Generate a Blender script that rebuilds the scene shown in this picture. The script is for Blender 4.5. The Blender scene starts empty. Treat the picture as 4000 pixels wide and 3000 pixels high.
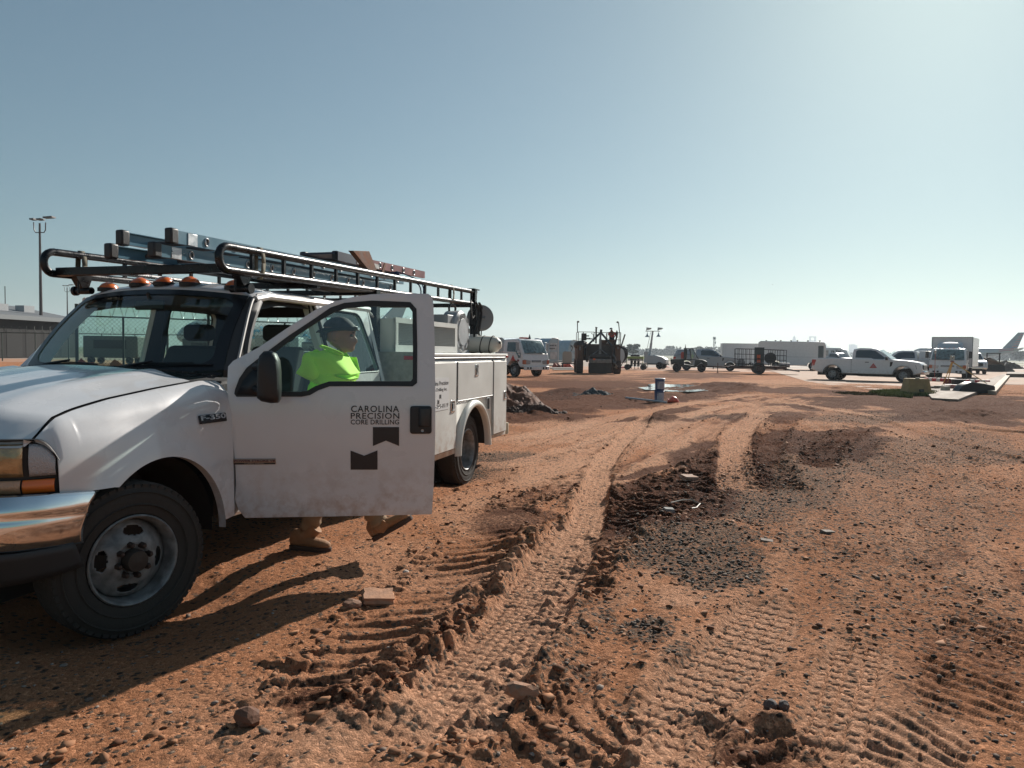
import bpy, bmesh, math, random
import numpy as np
from math import sin, cos, pi, radians, atan2, sqrt
from mathutils import Vector, Matrix
random.seed(7); RNG = np.random.default_rng(11)
scene = bpy.context.scene
COL = scene.collection

# ------------------------------------------------------------------ camera
CAM_H, FPX = 1.4, 2850.0
PITCH, ROLL = math.atan(124 / FPX), radians(0.77)
cam_d = bpy.data.cameras.new('camera'); cam = bpy.data.objects.new('camera', cam_d); COL.objects.link(cam)
cam_d.sensor_width = 36.0; cam_d.lens = 36.0 * FPX / 4000.0; cam_d.clip_end = 20000; cam_d.clip_start = 0.05
_F = np.array([0, cos(PITCH), -sin(PITCH)]); _U0 = np.array([0, sin(PITCH), cos(PITCH)]); _R0 = np.array([1., 0, 0])
_R = _R0 * cos(ROLL) + _U0 * sin(ROLL); _U = -_R0 * sin(ROLL) + _U0 * cos(ROLL)
cam.matrix_world = Matrix(((_R[0], _U[0], -_F[0], 0), (_R[1], _U[1], -_F[1], 0), (_R[2], _U[2], -_F[2], CAM_H), (0, 0, 0, 1)))
scene.camera = cam

# ------------------------------------------------------------------ light
SUN_EL, SUN_AZ = radians(28.5), radians(31.0)      # azimuth measured from +Y towards +X
world = bpy.data.worlds.new('World'); scene.world = world; world.use_nodes = True
wn = world.node_tree.nodes; wl = world.node_tree.links
bg = wn['Background']
sky = wn.new('ShaderNodeTexSky'); sky.sky_type = 'NISHITA'; sky.sun_disc = False
sky.sun_elevation = SUN_EL; sky.sun_rotation = SUN_AZ
sky.air_density = 1.0; sky.dust_density = 0.7; sky.ozone_density = 3.0; sky.altitude = 200
hs = wn.new('ShaderNodeHueSaturation'); hs.inputs['Saturation'].default_value = 0.95
gm = wn.new('ShaderNodeGamma'); gm.inputs[1].default_value = 0.74      # milky summer haze: a flatter sky
tn = wn.new('ShaderNodeMix'); tn.data_type = 'RGBA'; tn.blend_type = 'MULTIPLY'; tn.inputs[0].default_value = 1; tn.inputs[7].default_value = (.84, 1.04, .98, 1)
wl.new(sky.outputs[0], gm.inputs[0]); wl.new(gm.outputs[0], tn.inputs[6]); wl.new(tn.outputs[2], hs.inputs['Color']); wl.new(hs.outputs[0], bg.inputs['Color'])
bg.inputs['Strength'].default_value = 0.068
sd = bpy.data.lights.new('sun', 'SUN'); sun = bpy.data.objects.new('sun', sd); COL.objects.link(sun)
sd.energy = 4.2; sd.angle = radians(0.6); sd.color = (1.0, 0.93, 0.84)
_sdir = Vector((sin(SUN_AZ) * cos(SUN_EL), cos(SUN_AZ) * cos(SUN_EL), sin(SUN_EL)))
sun.rotation_euler = _sdir.to_track_quat('Z', 'Y').to_euler()
sun.location = (30, 50, 40)
vs = scene.view_settings; vs.view_transform = 'Standard'; vs.look = 'None'; vs.gamma = 1.0; vs.use_curve_mapping = False
vs.exposure = 0.70
scene.cycles.max_bounces = 8; scene.cycles.transparent_max_bounces = 16; scene.cycles.volume_bounces = 0
scene.cycles.caustics_reflective = False; scene.cycles.caustics_refractive = False
scene.cycles.sample_clamp_indirect = 6.0
scene.cycles.use_denoising = True

# ------------------------------------------------------------------ pixel helpers (photo pixels, 4000 x 3000)
def _ray(px, py): return _F + _R * (px - 2000) / FPX - _U * (py - 1500) / FPX
_C = np.array([0, 0, CAM_H])
def gpt(px, py, z=0.0):
    d = _ray(px, py); t = (z - CAM_H) / d[2]; return _C + d * t
def apt(px, py, Y):
    """point on the pixel's ray at depth y = Y"""
    d = _ray(px, py); return _C + d * (Y / d[1])

# ------------------------------------------------------------------ materials
MATS = {}
def mat(name, col=(.5, .5, .5), rough=.5, metal=0., bump=0., bscale=60., var=0., vscale=6., dirt=0., dirtcol=(.30, .16, .09), spec=.5, coat=0., emit=None, trans=0.):
    if name in MATS: return MATS[name]
    m = bpy.data.materials.new(name); m.use_nodes = True; n = m.node_tree.nodes; l = m.node_tree.links
    b = n['Principled BSDF']
    b.inputs['Base Color'].default_value = (*col, 1); b.inputs['Roughness'].default_value = rough; b.inputs['Metallic'].default_value = metal
    b.inputs['Specular IOR Level'].default_value = spec; b.inputs['Coat Weight'].default_value = coat; b.inputs['Coat Roughness'].default_value = .08
    tc = n.new('ShaderNodeTexCoord'); cur = None
    if var > 0:
        t = n.new('ShaderNodeTexNoise'); t.inputs['Scale'].default_value = vscale; t.inputs['Detail'].default_value = 6
        l.new(tc.outputs['Object'], t.inputs['Vector'])
        r = n.new('ShaderNodeMapRange'); r.inputs[1].default_value = .3; r.inputs[2].default_value = .7; r.inputs[3].default_value = 1 - var; r.inputs[4].default_value = 1 + var * .5
        l.new(t.outputs['Fac'], r.inputs[0])
        mx = n.new('ShaderNodeMix'); mx.data_type = 'RGBA'; mx.blend_type = 'MULTIPLY'; mx.inputs[0].default_value = 1
        mx.inputs[6].default_value = (*col, 1); l.new(r.outputs[0], mx.inputs[7]); cur = mx.outputs[2]
        l.new(cur, b.inputs['Base Color'])
        rr = n.new('ShaderNodeMapRange'); rr.inputs[1].default_value = .3; rr.inputs[2].default_value = .7; rr.inputs[3].default_value = max(0.02, rough - .12); rr.inputs[4].default_value = min(1, rough + .15)
        l.new(t.outputs['Fac'], rr.inputs[0]); l.new(rr.outputs[0], b.inputs['Roughness'])
    if dirt > 0:
        # road dirt: more of it low on the thing, broken by noise
        sp = n.new('ShaderNodeSeparateXYZ'); l.new(tc.outputs['Object'], sp.inputs[0])
        g = n.new('ShaderNodeMapRange'); g.inputs[1].default_value = .72; g.inputs[2].default_value = .28; g.inputs[3].default_value = 0.03; g.inputs[4].default_value = 1.0
        l.new(sp.outputs['Z'], g.inputs[0])
        t2 = n.new('ShaderNodeTexNoise'); t2.inputs['Scale'].default_value = 9; t2.inputs['Detail'].default_value = 8; t2.inputs['Roughness'].default_value = .65
        l.new(tc.outputs['Object'], t2.inputs['Vector'])
        t3 = n.new('ShaderNodeMapRange'); t3.inputs[1].default_value = .44; t3.inputs[2].default_value = .66
        l.new(t2.outputs['Fac'], t3.inputs[0])
        mu = n.new('ShaderNodeMath'); mu.operation = 'MULTIPLY'; l.new(g.outputs[0], mu.inputs[0]); l.new(t3.outputs[0], mu.inputs[1])
        mu2 = n.new('ShaderNodeMath'); mu2.operation = 'MULTIPLY'; mu2.inputs[1].default_value = dirt; l.new(mu.outputs[0], mu2.inputs[0])
        mx2 = n.new('ShaderNodeMix'); mx2.data_type = 'RGBA'; l.new(mu2.outputs[0], mx2.inputs[0])
        if cur: l.new(cur, mx2.inputs[6])
        else: mx2.inputs[6].default_value = (*col, 1)
        mx2.inputs[7].default_value = (*dirtcol, 1); l.new(mx2.outputs[2], b.inputs['Base Color'])
    if bump > 0:
        t4 = n.new('ShaderNodeTexNoise'); t4.inputs['Scale'].default_value = bscale; t4.inputs['Detail'].default_value = 5
        l.new(tc.outputs['Object'], t4.inputs['Vector'])
        bp = n.new('ShaderNodeBump'); bp.inputs['Strength'].default_value = bump; bp.inputs['Distance'].default_value = .01
        l.new(t4.outputs['Fac'], bp.inputs['Height']); l.new(bp.outputs[0], b.inputs['Normal'])
    if emit: b.inputs['Emission Color'].default_value = (*emit, 1); b.inputs['Emission Strength'].default_value = 1
    MATS[name] = m; return m

def glass(name, tint=(.55, .68, .62), gloss=1.0, rough=.02, body=0.0, bodycol=(.3, .3, .3)):
    """thin pane: tinted see-through plus a mirror coat that grows at grazing angles, optional dusty film"""
    if name in MATS: return MATS[name]
    m = bpy.data.materials.new(name); m.use_nodes = True; n = m.node_tree.nodes; l = m.node_tree.links
    for x in list(n): n.remove(x)
    o = n.new('ShaderNodeOutputMaterial'); tr = n.new('ShaderNodeBsdfTransparent'); tr.inputs[0].default_value = (*tint, 1)
    gl = n.new('ShaderNodeBsdfGlossy'); gl.inputs['Roughness'].default_value = rough; gl.inputs[0].default_value = (gloss, gloss, gloss, 1)
    lw = n.new('ShaderNodeLayerWeight'); lw.inputs[0].default_value = .5; pw = n.new('ShaderNodeMath'); pw.operation = 'POWER'; pw.inputs[1].default_value = 4.5; l.new(lw.outputs['Facing'], pw.inputs[0])
    fr = n.new('ShaderNodeMath'); fr.operation = 'MULTIPLY_ADD'; fr.inputs[1].default_value = .85; fr.inputs[2].default_value = .07; l.new(pw.outputs[0], fr.inputs[0])
    mx = n.new('ShaderNodeMixShader'); l.new(fr.outputs[0], mx.inputs[0]); l.new(tr.outputs[0], mx.inputs[1]); l.new(gl.outputs[0], mx.inputs[2])
    if body > 0:
        df = n.new('ShaderNodeBsdfDiffuse'); df.inputs[0].default_value = (*bodycol, 1)
        tn = n.new('ShaderNodeTexNoise'); tn.inputs['Scale'].default_value = 5; tn.inputs['Detail'].default_value = 6
        tc = n.new('ShaderNodeTexCoord'); l.new(tc.outputs['Object'], tn.inputs[0])
        mr = n.new('ShaderNodeMapRange'); mr.inputs[1].default_value = .3; mr.inputs[2].default_value = .7; mr.inputs[3].default_value = body * .5; mr.inputs[4].default_value = body * 1.4
        l.new(tn.outputs['Fac'], mr.inputs[0])
        m2 = n.new('ShaderNodeMixShader'); l.new(mr.outputs[0], m2.inputs[0])
        l.new(mx.outputs[0], m2.inputs[1]); l.new(df.outputs[0], m2.inputs[2]); l.new(m2.outputs[0], o.inputs[0])
    else: l.new(mx.outputs[0], o.inputs[0])
    MATS[name] = m; return m

WHITE = mat('truck_white', (.64, .64, .65), .30, var=.03, vscale=3, dirt=.7, coat=.9)
WHITE2 = mat('body_white', (.60, .60, .57), .42, var=.08, vscale=3, dirt=.8)
FARWHITE = mat('vehicle_white', (.72, .72, .72), .35, var=.05, dirt=.7, coat=.3)
SILVER = mat('vehicle_silver', (.33, .35, .38), .35, .35, dirt=.5, coat=.4)
BLACKP = mat('black_plastic', (.012, .012, .014), .45, bump=.15, bscale=300)
RUBBER = mat('rubber', (.020, .019, .018), .75, var=.3, vscale=8, bump=.2, bscale=90)
TYRE = mat('tyre_rubber', (.036, .029, .024), .8, var=.35, vscale=5, bump=.25, bscale=60, dirt=.0)
STEEL = mat('steel_black', (.035, .035, .037), .32, .85, var=.3, vscale=20, bump=.1, bscale=80)
GALV = mat('galvanised', (.45, .46, .47), .4, .8, var=.2)
CHROME = mat('chrome', (.72, .73, .75), .06, 1.0, var=.05)
RIMM = mat('rim_metal', (.27, .265, .26), .55, .35, var=.5, vscale=18, bump=.1)
RUST = mat('rusty_steel', (.20, .085, .045), .8, .2, var=.5, vscale=14, bump=.3)
AMBER = mat('amber_lens', (.75, .16, .02), .2, coat=.6)
REDL = mat('red_lens', (.45, .02, .02), .2, coat=.6)
DARKINT = mat('interior_dark', (.025, .027, .03), .75, bump=.1, bscale=200)
GREYINT = mat('interior_grey', (.12, .125, .13), .8)
DECAL = mat('decal_black', (.012, .013, .018), .4)
GLASS_C = glass('clear_glass', (.70, .86, .81))
GLASS_W = glass('windscreen_glass', (.80, .93, .86), body=.05, bodycol=(.10, .115, .12))
GLASS_D = glass('privacy_glass', (.22, .27, .27))
ORANGE = mat('safety_orange', (.85, .14, .03), .6)
WHITEPL = mat('white_plastic', (.62, .61, .58), .5, var=.06)
GREYPL = mat('grey_plastic', (.36, .37, .38), .5, var=.06)

# ------------------------------------------------------------------ mesh building
class MB:
    def __init__(s): s.v = []; s.f = []; s.mi = []; s.m = 0
    def add(s, vs, fs):
        k = len(s.v); s.v.extend([tuple(p) for p in vs]); s.f.extend([tuple(i + k for i in f) for f in fs]); s.mi.extend([s.m] * len(fs)); return s
    def box(s, c, d, rot=None):
        x, y, z = d[0] / 2, d[1] / 2, d[2] / 2
        vs = [Vector((a * x, b * y, e * z)) for a in (-1, 1) for b in (-1, 1) for e in (-1, 1)]
        if rot is not None: vs = [rot @ v for v in vs]
        c = Vector(c)
        return s.add([v + c for v in vs], [(0, 1, 3, 2), (4, 6, 7, 5), (0, 4, 5, 1), (2, 3, 7, 6), (0, 2, 6, 4), (1, 5, 7, 3)])
    def bx(s, x0, x1, y0, y1, z0, z1): return s.box(((x0 + x1) / 2, (y0 + y1) / 2, (z0 + z1) / 2), (abs(x1 - x0), abs(y1 - y0), abs(z1 - z0)))
    def tube(s, pts, r, n=10, cap=True, closed=False):
        P = [Vector(p) for p in pts]; N = len(P); rs = r if isinstance(r, (list, tuple)) else [r] * N
        vs = []; up = None
        for i, p in enumerate(P):
            if closed: d = (P[(i + 1) % N] - P[i - 1])
            else: d = (P[min(i + 1, N - 1)] - P[max(i - 1, 0)])
            d = d.normalized() if d.length > 1e-9 else Vector((0, 0, 1))
            if up is None:
                up = Vector((0, 0, 1)) if abs(d.z) < .9 else Vector((1, 0, 0))
            a = d.cross(up); a = a.normalized() if a.length > 1e-6 else d.orthogonal().normalized(); b = a.cross(d).normalized(); up = b
            for j in range(n):
                t = 2 * pi * j / n; vs.append(p + a * cos(t) * rs[i] + b * sin(t) * rs[i])
        fs = []
        M = N if closed else N - 1
        for i in range(M):
            for j in range(n):
                i2 = (i + 1) % N; fs.append((i * n + j, i * n + (j + 1) % n, i2 * n + (j + 1) % n, i2 * n + j))
        if cap and not closed: fs.append(tuple(range(n))[::-1]); fs.append(tuple((N - 1) * n + j for j in range(n)))
        return s.add(vs, fs)
    def cyl(s, p0, p1, r, n=16, r1=None): return s.tube([p0, p1], [r, r if r1 is None else r1], n)
    def lathe(s, prof, o=(0, 0, 0), axis='z', n=24, a0=0, a1=2 * pi):
        """prof: (radius, along)"""
        o = Vector(o); vs = []; full = abs(a1 - a0 - 2 * pi) < 1e-6; k = n if full else n + 1
        for (r, h) in prof:
            for j in range(k):
                t = a0 + (a1 - a0) * j / n; c, d = r * cos(t), r * sin(t)
                vs.append(o + (Vector((c, d, h)) if axis == 'z' else Vector((h, c, d)) if axis == 'x' else Vector((d, h, c))))
        fs = []
        for i in range(len(prof) - 1):
            for j in range(n):
                j2 = (j + 1) % k; fs.append((i * k + j, i * k + j2, (i + 1) * k + j2, (i + 1) * k + j))
        return s.add(vs, fs)
    def prism(s, poly, w0, w1=None, plane='xz'):
        """poly of 2-D points extruded; plane xz extrudes along y (w0..w1, numbers or functions of the point)"""
        if w1 is None: w1 = w0; neg = True
        else: neg = False
        f0 = w0 if callable(w0) else (lambda a, b: w0); f1 = w1 if callable(w1) else (lambda a, b: w1)
        n = len(poly); vs = []
        for side in (0, 1):
            for (a, b) in poly:
                w = (f0(a, b) * (-1 if neg else 1)) if side == 0 else f1(a, b)
                vs.append((a, w, b) if plane == 'xz' else (w, a, b) if plane == 'yz' else (a, b, w))
        fs = [tuple(range(n)), tuple(range(n, 2 * n))[::-1]] + [(i, (i + 1) % n + 0, (i + 1) % n + n, i + n)[::-1] for i in range(n)]
        return s.add(vs, fs)
    def grid(s, fn, nu, nv):
        vs = [fn(i / nu, j / nv) for i in range(nu + 1) for j in range(nv + 1)]
        fs = [(i * (nv + 1) + j, (i + 1) * (nv + 1) + j, (i + 1) * (nv + 1) + j + 1, i * (nv + 1) + j + 1) for i in range(nu) for j in range(nv)]
        return s.add(vs, fs)
    def loft(s, rings, cap=True, closed=True):
        n = len(rings[0]); vs = [p for r in rings for p in r]; fs = []
        for i in range(len(rings) - 1):
            for j in range(n if closed else n - 1):
                j2 = (j + 1) % n; fs.append((i * n + j, i * n + j2, (i + 1) * n + j2, (i + 1) * n + j))
        if cap: fs.append(tuple(range(n))[::-1]); fs.append(tuple((len(rings) - 1) * n + j for j in range(n)))
        return s.add(vs, fs)
    def ell(s, c, r, nu=12, nv=8):
        c = Vector(c); r = r if isinstance(r, (tuple, list)) else (r, r, r)
        rings = []
        for i in range(nv + 1):
            ph = -pi / 2 + pi * i / nv; cr = max(cos(ph), 1e-3)
            rings.append([c + Vector((r[0] * cr * cos(2 * pi * j / nu), r[1] * cr * sin(2 * pi * j / nu), r[2] * sin(ph))) for j in range(nu)])
        return s.loft(rings)
    def ring(s, outer, inner):
        n = len(outer); return s.add(list(outer) + list(inner), [(i, (i + 1) % n, n + (i + 1) % n, n + i) for i in range(n)])
    def build(s, name, m, parent=None, smooth=40, bevel=0, seg=2, solid=0, sub=0, loc=None, rotz=None, off=-1):
        me = bpy.data.meshes.new(name); me.from_pydata([tuple(p) for p in s.v], [], s.f); 
        ms = m if isinstance(m, (list, tuple)) else [m]
        for x in ms: me.materials.append(x)
        if len(ms) > 1: me.polygons.foreach_set('material_index', s.mi)
        me.update()
        bm = bmesh.new(); bm.from_mesh(me); bmesh.ops.recalc_face_normals(bm, faces=bm.faces); bm.to_mesh(me); bm.free()
        if smooth:
            me.polygons.foreach_set('use_smooth', [True] * len(me.polygons)); me.set_sharp_from_angle(angle=radians(smooth))
        o = bpy.data.objects.new(name, me); COL.objects.link(o)
        if parent is not None: o.parent = parent
        if loc is not None: o.location = loc
        if rotz is not None: o.rotation_euler[2] = rotz
        if solid: md = o.modifiers.new('solid', 'SOLIDIFY'); md.thickness = solid; md.offset = off
        if bevel: md = o.modifiers.new('bevel', 'BEVEL'); md.width = bevel; md.segments = seg; md.limit_method = 'ANGLE'; md.angle_limit = radians(35)
        if sub: md = o.modifiers.new('sub', 'SUBSURF'); md.levels = sub; md.render_levels = sub
        return o
def tag(o, label=None, cat=None, group=None, kind=None):
    if label: o['label'] = label
    if cat: o['category'] = cat
    if group: o['group'] = group
    if kind: o['kind'] = kind
    return o
def thing(name, label, cat, loc=(0, 0, 0), rotz=0, group=None):
    o = bpy.data.objects.new(name, None); COL.objects.link(o); o.location = loc; o.rotation_euler = (0, 0, rotz); o.empty_display_size = .3
    return tag(o, label, cat, group)
def dup(root, loc, rotz=0, label=None, group=None, scale=None):
    def cp(o, par):
        c = o.copy(); COL.objects.link(c); c.parent = par
        for ch in list(o.children): cp(ch, c)
        return c
    r = cp(root, None); r.location = loc; r.rotation_euler[2] = rotz
    if scale: r.scale = (scale,) * 3
    if label: r['label'] = label
    if group: r['group'] = group
    return r
def text_obj(name, body, m, parent, size, loc, rot, align='LEFT', sx=1.0, extr=.0008, bold=0.0, spacing=1.0):
    cu = bpy.data.curves.new(name, 'FONT'); cu.body = body; cu.size = size; cu.align_x = align; cu.extrude = extr; cu.offset = bold; cu.space_character = spacing
    cu.resolution_u = 3
    t = bpy.data.objects.new(name + '_tmp', cu); COL.objects.link(t)
    dg = bpy.context.evaluated_depsgraph_get(); me = bpy.data.meshes.new_from_object(t.evaluated_get(dg)); me.name = name
    COL.objects.unlink(t); bpy.data.objects.remove(t)
    me.materials.clear(); me.materials.append(m)
    o = bpy.data.objects.new(name, me); COL.objects.link(o); o.parent = parent; o.location = loc; o.rotation_euler = rot; o.scale = (sx, 1, 1)
    return o
def arc(c, r, a0, a1, n, plane='xz', w=0):
    out = []
    for i in range(n + 1):
        t = a0 + (a1 - a0) * i / n; a, b = c[0] + r * cos(t), c[1] + r * sin(t)
        out.append((a, b) if plane == '2d' else (a, w, b))
    return out
def smoothstep(a, b, x): t = np.clip((x - a) / (b - a), 0, 1); return t * t * (3 - 2 * t)
# ================================================================== ground
def _hash(ix, iy, seed):
    h = (ix.astype(np.int64) * 374761393 + iy.astype(np.int64) * 668265263 + seed * 1442695041) & 0xffffffff
    h = ((h ^ (h >> 13)) * 1274126177) & 0xffffffff
    return ((h ^ (h >> 16)) & 0xffff) / 65535.0
def vnoise(x, y, seed=0):
    ix = np.floor(x); iy = np.floor(y); fx = x - ix; fy = y - iy; fx = fx * fx * (3 - 2 * fx); fy = fy * fy * (3 - 2 * fy)
    a = _hash(ix, iy, seed); b = _hash(ix + 1, iy, seed); c = _hash(ix, iy + 1, seed); d = _hash(ix + 1, iy + 1, seed)
    return (a + (b - a) * fx) * (1 - fy) + (c + (d - c) * fx) * fy
def fbm(x, y, f, oct=4, seed=0, gain=.5):
    s = 0; a = 1; t = 0
    for i in range(oct):
        s = s + a * vnoise(x * f + 17.3 * i, y * f + 9.1 * i, seed + i); t += a; a *= gain; f *= 2.03
    return s / t
def worley(x, y, f, seed=0):
    """cells of broken soil: random value of the nearest cell and the gap to the next one"""
    X = x * f; Y = y * f; ix = np.floor(X); iy = np.floor(Y); d1 = np.full(len(x), 9.); d2 = d1.copy(); v = np.zeros(len(x))
    for a in (-1, 0, 1):
        for b in (-1, 0, 1):
            cx = ix + a; cy = iy + b; hx = _hash(cx, cy, seed); hy = _hash(cx, cy, seed + 50); d = np.sqrt((cx + hx - X) ** 2 + (cy + hy - Y) ** 2); m = d < d1
            d2 = np.where(m, d1, np.minimum(d2, d)); v = np.where(m, _hash(cx, cy, seed + 99), v); d1 = np.where(m, d, d1)
    return v, d2 - d1
WHEELS = [(-2.01, 3.91, .62, .09), (-3.68, 4.49, .6, .09), (-.66, 8.33, .62, .09), (-2.45, 8.87, .62, .09)]      # the tyres have settled into the soft clay
def base_z(x, y):
    """large form of the site: the ground near the truck lies a little lower than the yard behind"""
    z = -.02 + .02 * smoothstep(8.5, 20., y)
    for wx, wy, r, d in WHEELS: z = z - d * np.exp(-(((x - wx) / r) ** 2 + ((y - wy) / r) ** 2) ** 2)
    return z
def gnd(px, py):
    z = -.02
    for _ in range(8):
        p = gpt(px, py, z); z = float(base_z(p[0], p[1]))
    return p
S = 1.8083                                            # overview pixels -> photo pixels
def g2(x, y): p = gnd(x * S, y * S); return (p[0], p[1])
def catmull(P, k=6):
    P = [np.array(p, float) for p in P]; P = [2 * P[0] - P[1]] + P + [2 * P[-1] - P[-2]]; out = []
    for i in range(1, len(P) - 2):
        for j in range(k):
            t = j / k; p0, p1, p2, p3 = P[i - 1:i + 3]
            out.append(.5 * (2 * p1 + (p2 - p0) * t + (2 * p0 - 5 * p1 + 4 * p2 - p3) * t * t + (3 * p1 - p0 - 3 * p2 + p3) * t ** 3))
    out.append(P[-2]); return np.array(out)
def poly_dist(x, y, P, R):
    """signed distance and arc length to a polyline, only within R"""
    lo = P.min(0) - R; hi = P.max(0) + R
    idx = np.nonzero((x > lo[0]) & (x < hi[0]) & (y > lo[1]) & (y < hi[1]))[0]
    xx = x[idx]; yy = y[idx]; best = np.full(len(idx), 1e9); sd = np.zeros(len(idx)); ss = np.zeros(len(idx)); L = 0
    for a, b in zip(P[:-1], P[1:]):
        d = b - a; l = math.hypot(*d)
        if l < 1e-6: continue
        u = d / l; rx = xx - a[0]; ry = yy - a[1]; t = np.clip(rx * u[0] + ry * u[1], 0, l)
        dx = rx - t * u[0]; dy = ry - t * u[1]; D = dx * dx + dy * dy; m = D < best
        best[m] = D[m]; sd[m] = (np.sign(u[0] * ry - u[1] * rx) * np.sqrt(D))[m]; ss[m] = (L + t)[m]; L += l
    k = best < R * R
    return idx[k], sd[k], ss[k]

# tracks: overview-pixel polyline, half width (m), depth, kind, pitch, lug depth, side ridge, dark, pale
TRK = [
 # big lugged machine prints left of it
 ([(640, 1600), (730, 1480), (830, 1380), (930, 1290), (1010, 1200), (1060, 1130)], .30, .02, 'lug', .17, .034, .030, .22, .0),
 ([(820, 1640), (900, 1540), (990, 1430), (1080, 1330), (1150, 1260)], .24, .018, 'lug', .155, .034, .035, .22, .0),
 ([(1060, 1120), (1160, 1070), (1250, 1060), (1340, 1100)], .22, .012, 'lug', .15, .03, .02, .5, .0),
 ([(1180, 1290), (1260, 1200), (1330, 1120), (1420, 1060), (1560, 1000)], .26, .02, 'lug', .15, .032, .03, .5, .0),
 ([(1340, 1130), (1450, 1080), (1530, 1030), (1580, 970)], .30, .02, 'lug', .16, .035, .03, .75, .0),
 ([(1600, 1060), (1590, 990), (1600, 930), (1650, 890)], .24, .03, 'tread', .07, .012, .04, .2, .7),
 ([(1690, 1060), (1660, 1000), (1665, 950), (1710, 900)], .22, .02, 'lug', .12, .025, .03, .4, .0),
 ([(1760, 1010), (1800, 960), (1850, 930)], .24, .02, 'lug', .12, .025, .03, .7, .0),
 # right foreground tyre prints, pale and flat
 ([(1380, 1700), (1470, 1560), (1560, 1450), (1640, 1350), (1690, 1290)], .17, .022, 'zig', .085, .019, .004, -.1, 1.0),
 ([(1790, 1740), (1800, 1600), (1830, 1500), (1850, 1420), (1870, 1360)], .13, .018, 'zig', .07, .020, .004, -.1, .8),
 ([(1940, 1720), (1980, 1600), (2040, 1520)], .16, .012, 'lug', .085, .016, .006, .1, .8),
 ([(2140, 1620), (2110, 1500), (2120, 1400), (2180, 1320)], .22, .012, 'lug', .1, .014, .012, .3, .0),
 ([(1130, 1760), (1200, 1600), (1300, 1530), (1420, 1500)], .25, .012, 'lug', .15, .02, .03, .2, .0),
 ([(1400, 1620), (1560, 1600), (1720, 1640), (1900, 1680)], .18, .02, 'lug', .13, .025, .03, .5, .0),
 # haul road wheel lines
 ([(1010, 1010), (1120, 1000), (1250, 965), (1400, 920), (1560, 880), (1700, 870), (1900, 900)], .22, .02, 'smooth', .1, .0, .015, .0, .6),
 ([(1000, 950), (1150, 940), (1300, 905), (1450, 880), (1620, 855), (1800, 850)], .3, .015, 'smooth', .1, .0, .015, .0, .6),
 ([(960, 1100), (1080, 1060), (1200, 1010), (1330, 960), (1500, 905), (1640, 880)], .3, .018, 'smooth', .1, .0, .02, .0, .5),
 ([(1700, 875), (1850, 905), (2000, 950), (2212, 1010)], .3, .02, 'smooth', .1, .0, .02, .3, .2),
 # narrow pale tyre track climbing through the middle of the picture
 ([(940, 1640), (1060, 1480), (1150, 1350), (1225, 1230), (1265, 1130), (1290, 1050), (1320, 980), (1400, 900)], .14, .05, 'tread', .055, .012, .020, -.5, 1.2),
 ([(820, 1660), (980, 1470), (1090, 1340), (1180, 1230), (1235, 1130)], .12, .04, 'tread', .055, .012, .018, -.4, .9),
]
# blobs of surface character: overview pixel centre, radii in pixels (rx, ry), amount
WET = [(1200, 873, 190, 20, 1.), (1330, 862, 260, 18, 1.), (1100, 905, 120, 10, .7), (1290, 905, 130, 9, .8), (1560, 842, 130, 12, .9), (1450, 885, 90, 8, .8),
       (1250, 820, 180, 12, .5), (1480, 812, 140, 8, .6), (1560, 1010, 110, 50, 1.), (1470, 1075, 130, 50, .95), (1330, 1135, 120, 40, .7), (1700, 955, 90, 30, .8), (1800, 960, 130, 35, .75),
       (1620, 905, 120, 12, .4), (2000, 868, 330, 20, .9), (2130, 890, 230, 32, .95), (1700, 845, 160, 9, .8), (1250, 830, 200, 14, .7), (1850, 862, 120, 6, .6), (1100, 1130, 110, 30, .55), (1210, 1190, 80, 40, .45), (2180, 1440, 100, 90, .15), (1560, 1640, 160, 40, .3),
       (1950, 1200, 200, 30, .25), (1700, 895, 80, 8, .5), (1420, 905, 80, 6, .7), (870, 1590, 160, 60, .3), (690, 1530, 90, 50, .35)]
GRV = [(1500, 1180, 170, 70, .95), (1420, 1140, 110, 40, .8), (1560, 1240, 110, 40, 1.), (1400, 1370, 60, 30, .85), (1640, 1060, 220, 60, .8), (1800, 1000, 220, 45, .6), (1480, 1420, 50, 22, .7),
       (1900, 1120, 300, 140, .28), (2000, 1300, 260, 100, .2), (1080, 988, 110, 12, 1.), (960, 1030, 90, 20, .8), (1000, 1010, 90, 14, .9), (1450, 840, 160, 7, .5), (1230, 852, 70, 8, .9), (1160, 862, 110, 5, .7), (1560, 900, 130, 6, .6),
       (1000, 1440, 90, 30, .35), (1130, 1520, 60, 24, .3), (1200, 1450, 90, 60, .3), (1290, 1340, 60, 60, .3), (2050, 980, 200, 50, .5), (1860, 905, 120, 14, .6)]
PALE = [(1300, 935, 260, 30, .7), (1150, 1010, 200, 40, .8), (1800, 880, 200, 20, .5), (1050, 1120, 120, 40, .6), (820, 1230, 160, 60, .5), (1500, 1290, 90, 40, .7), (1700, 1500, 200, 160, .45), (1950, 1550, 160, 120, .5),
        (1400, 810, 200, 14, .6), (1700, 830, 260, 10, .6), (600, 1560, 300, 90, .3), (1600, 1600, 80, 60, .4)]
def blobs(x, y, B, seed):
    px, py = project(x, y); nx = (fbm(x, y, .9, 4, seed) - .5); ny = (fbm(x, y, 1.3, 4, seed + 5) - .5); out = np.zeros_like(x)
    for (cx, cy, rx, ry, a) in B:
        d = ((px - cx + nx * rx * 1.2) / rx) ** 2 + ((py - cy + ny * ry * 1.2) / ry) ** 2
        out = np.maximum(out, a * smoothstep(1.35, .35, d) if False else a * (1 - smoothstep(.35, 1.35, d)))
    return out
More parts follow.
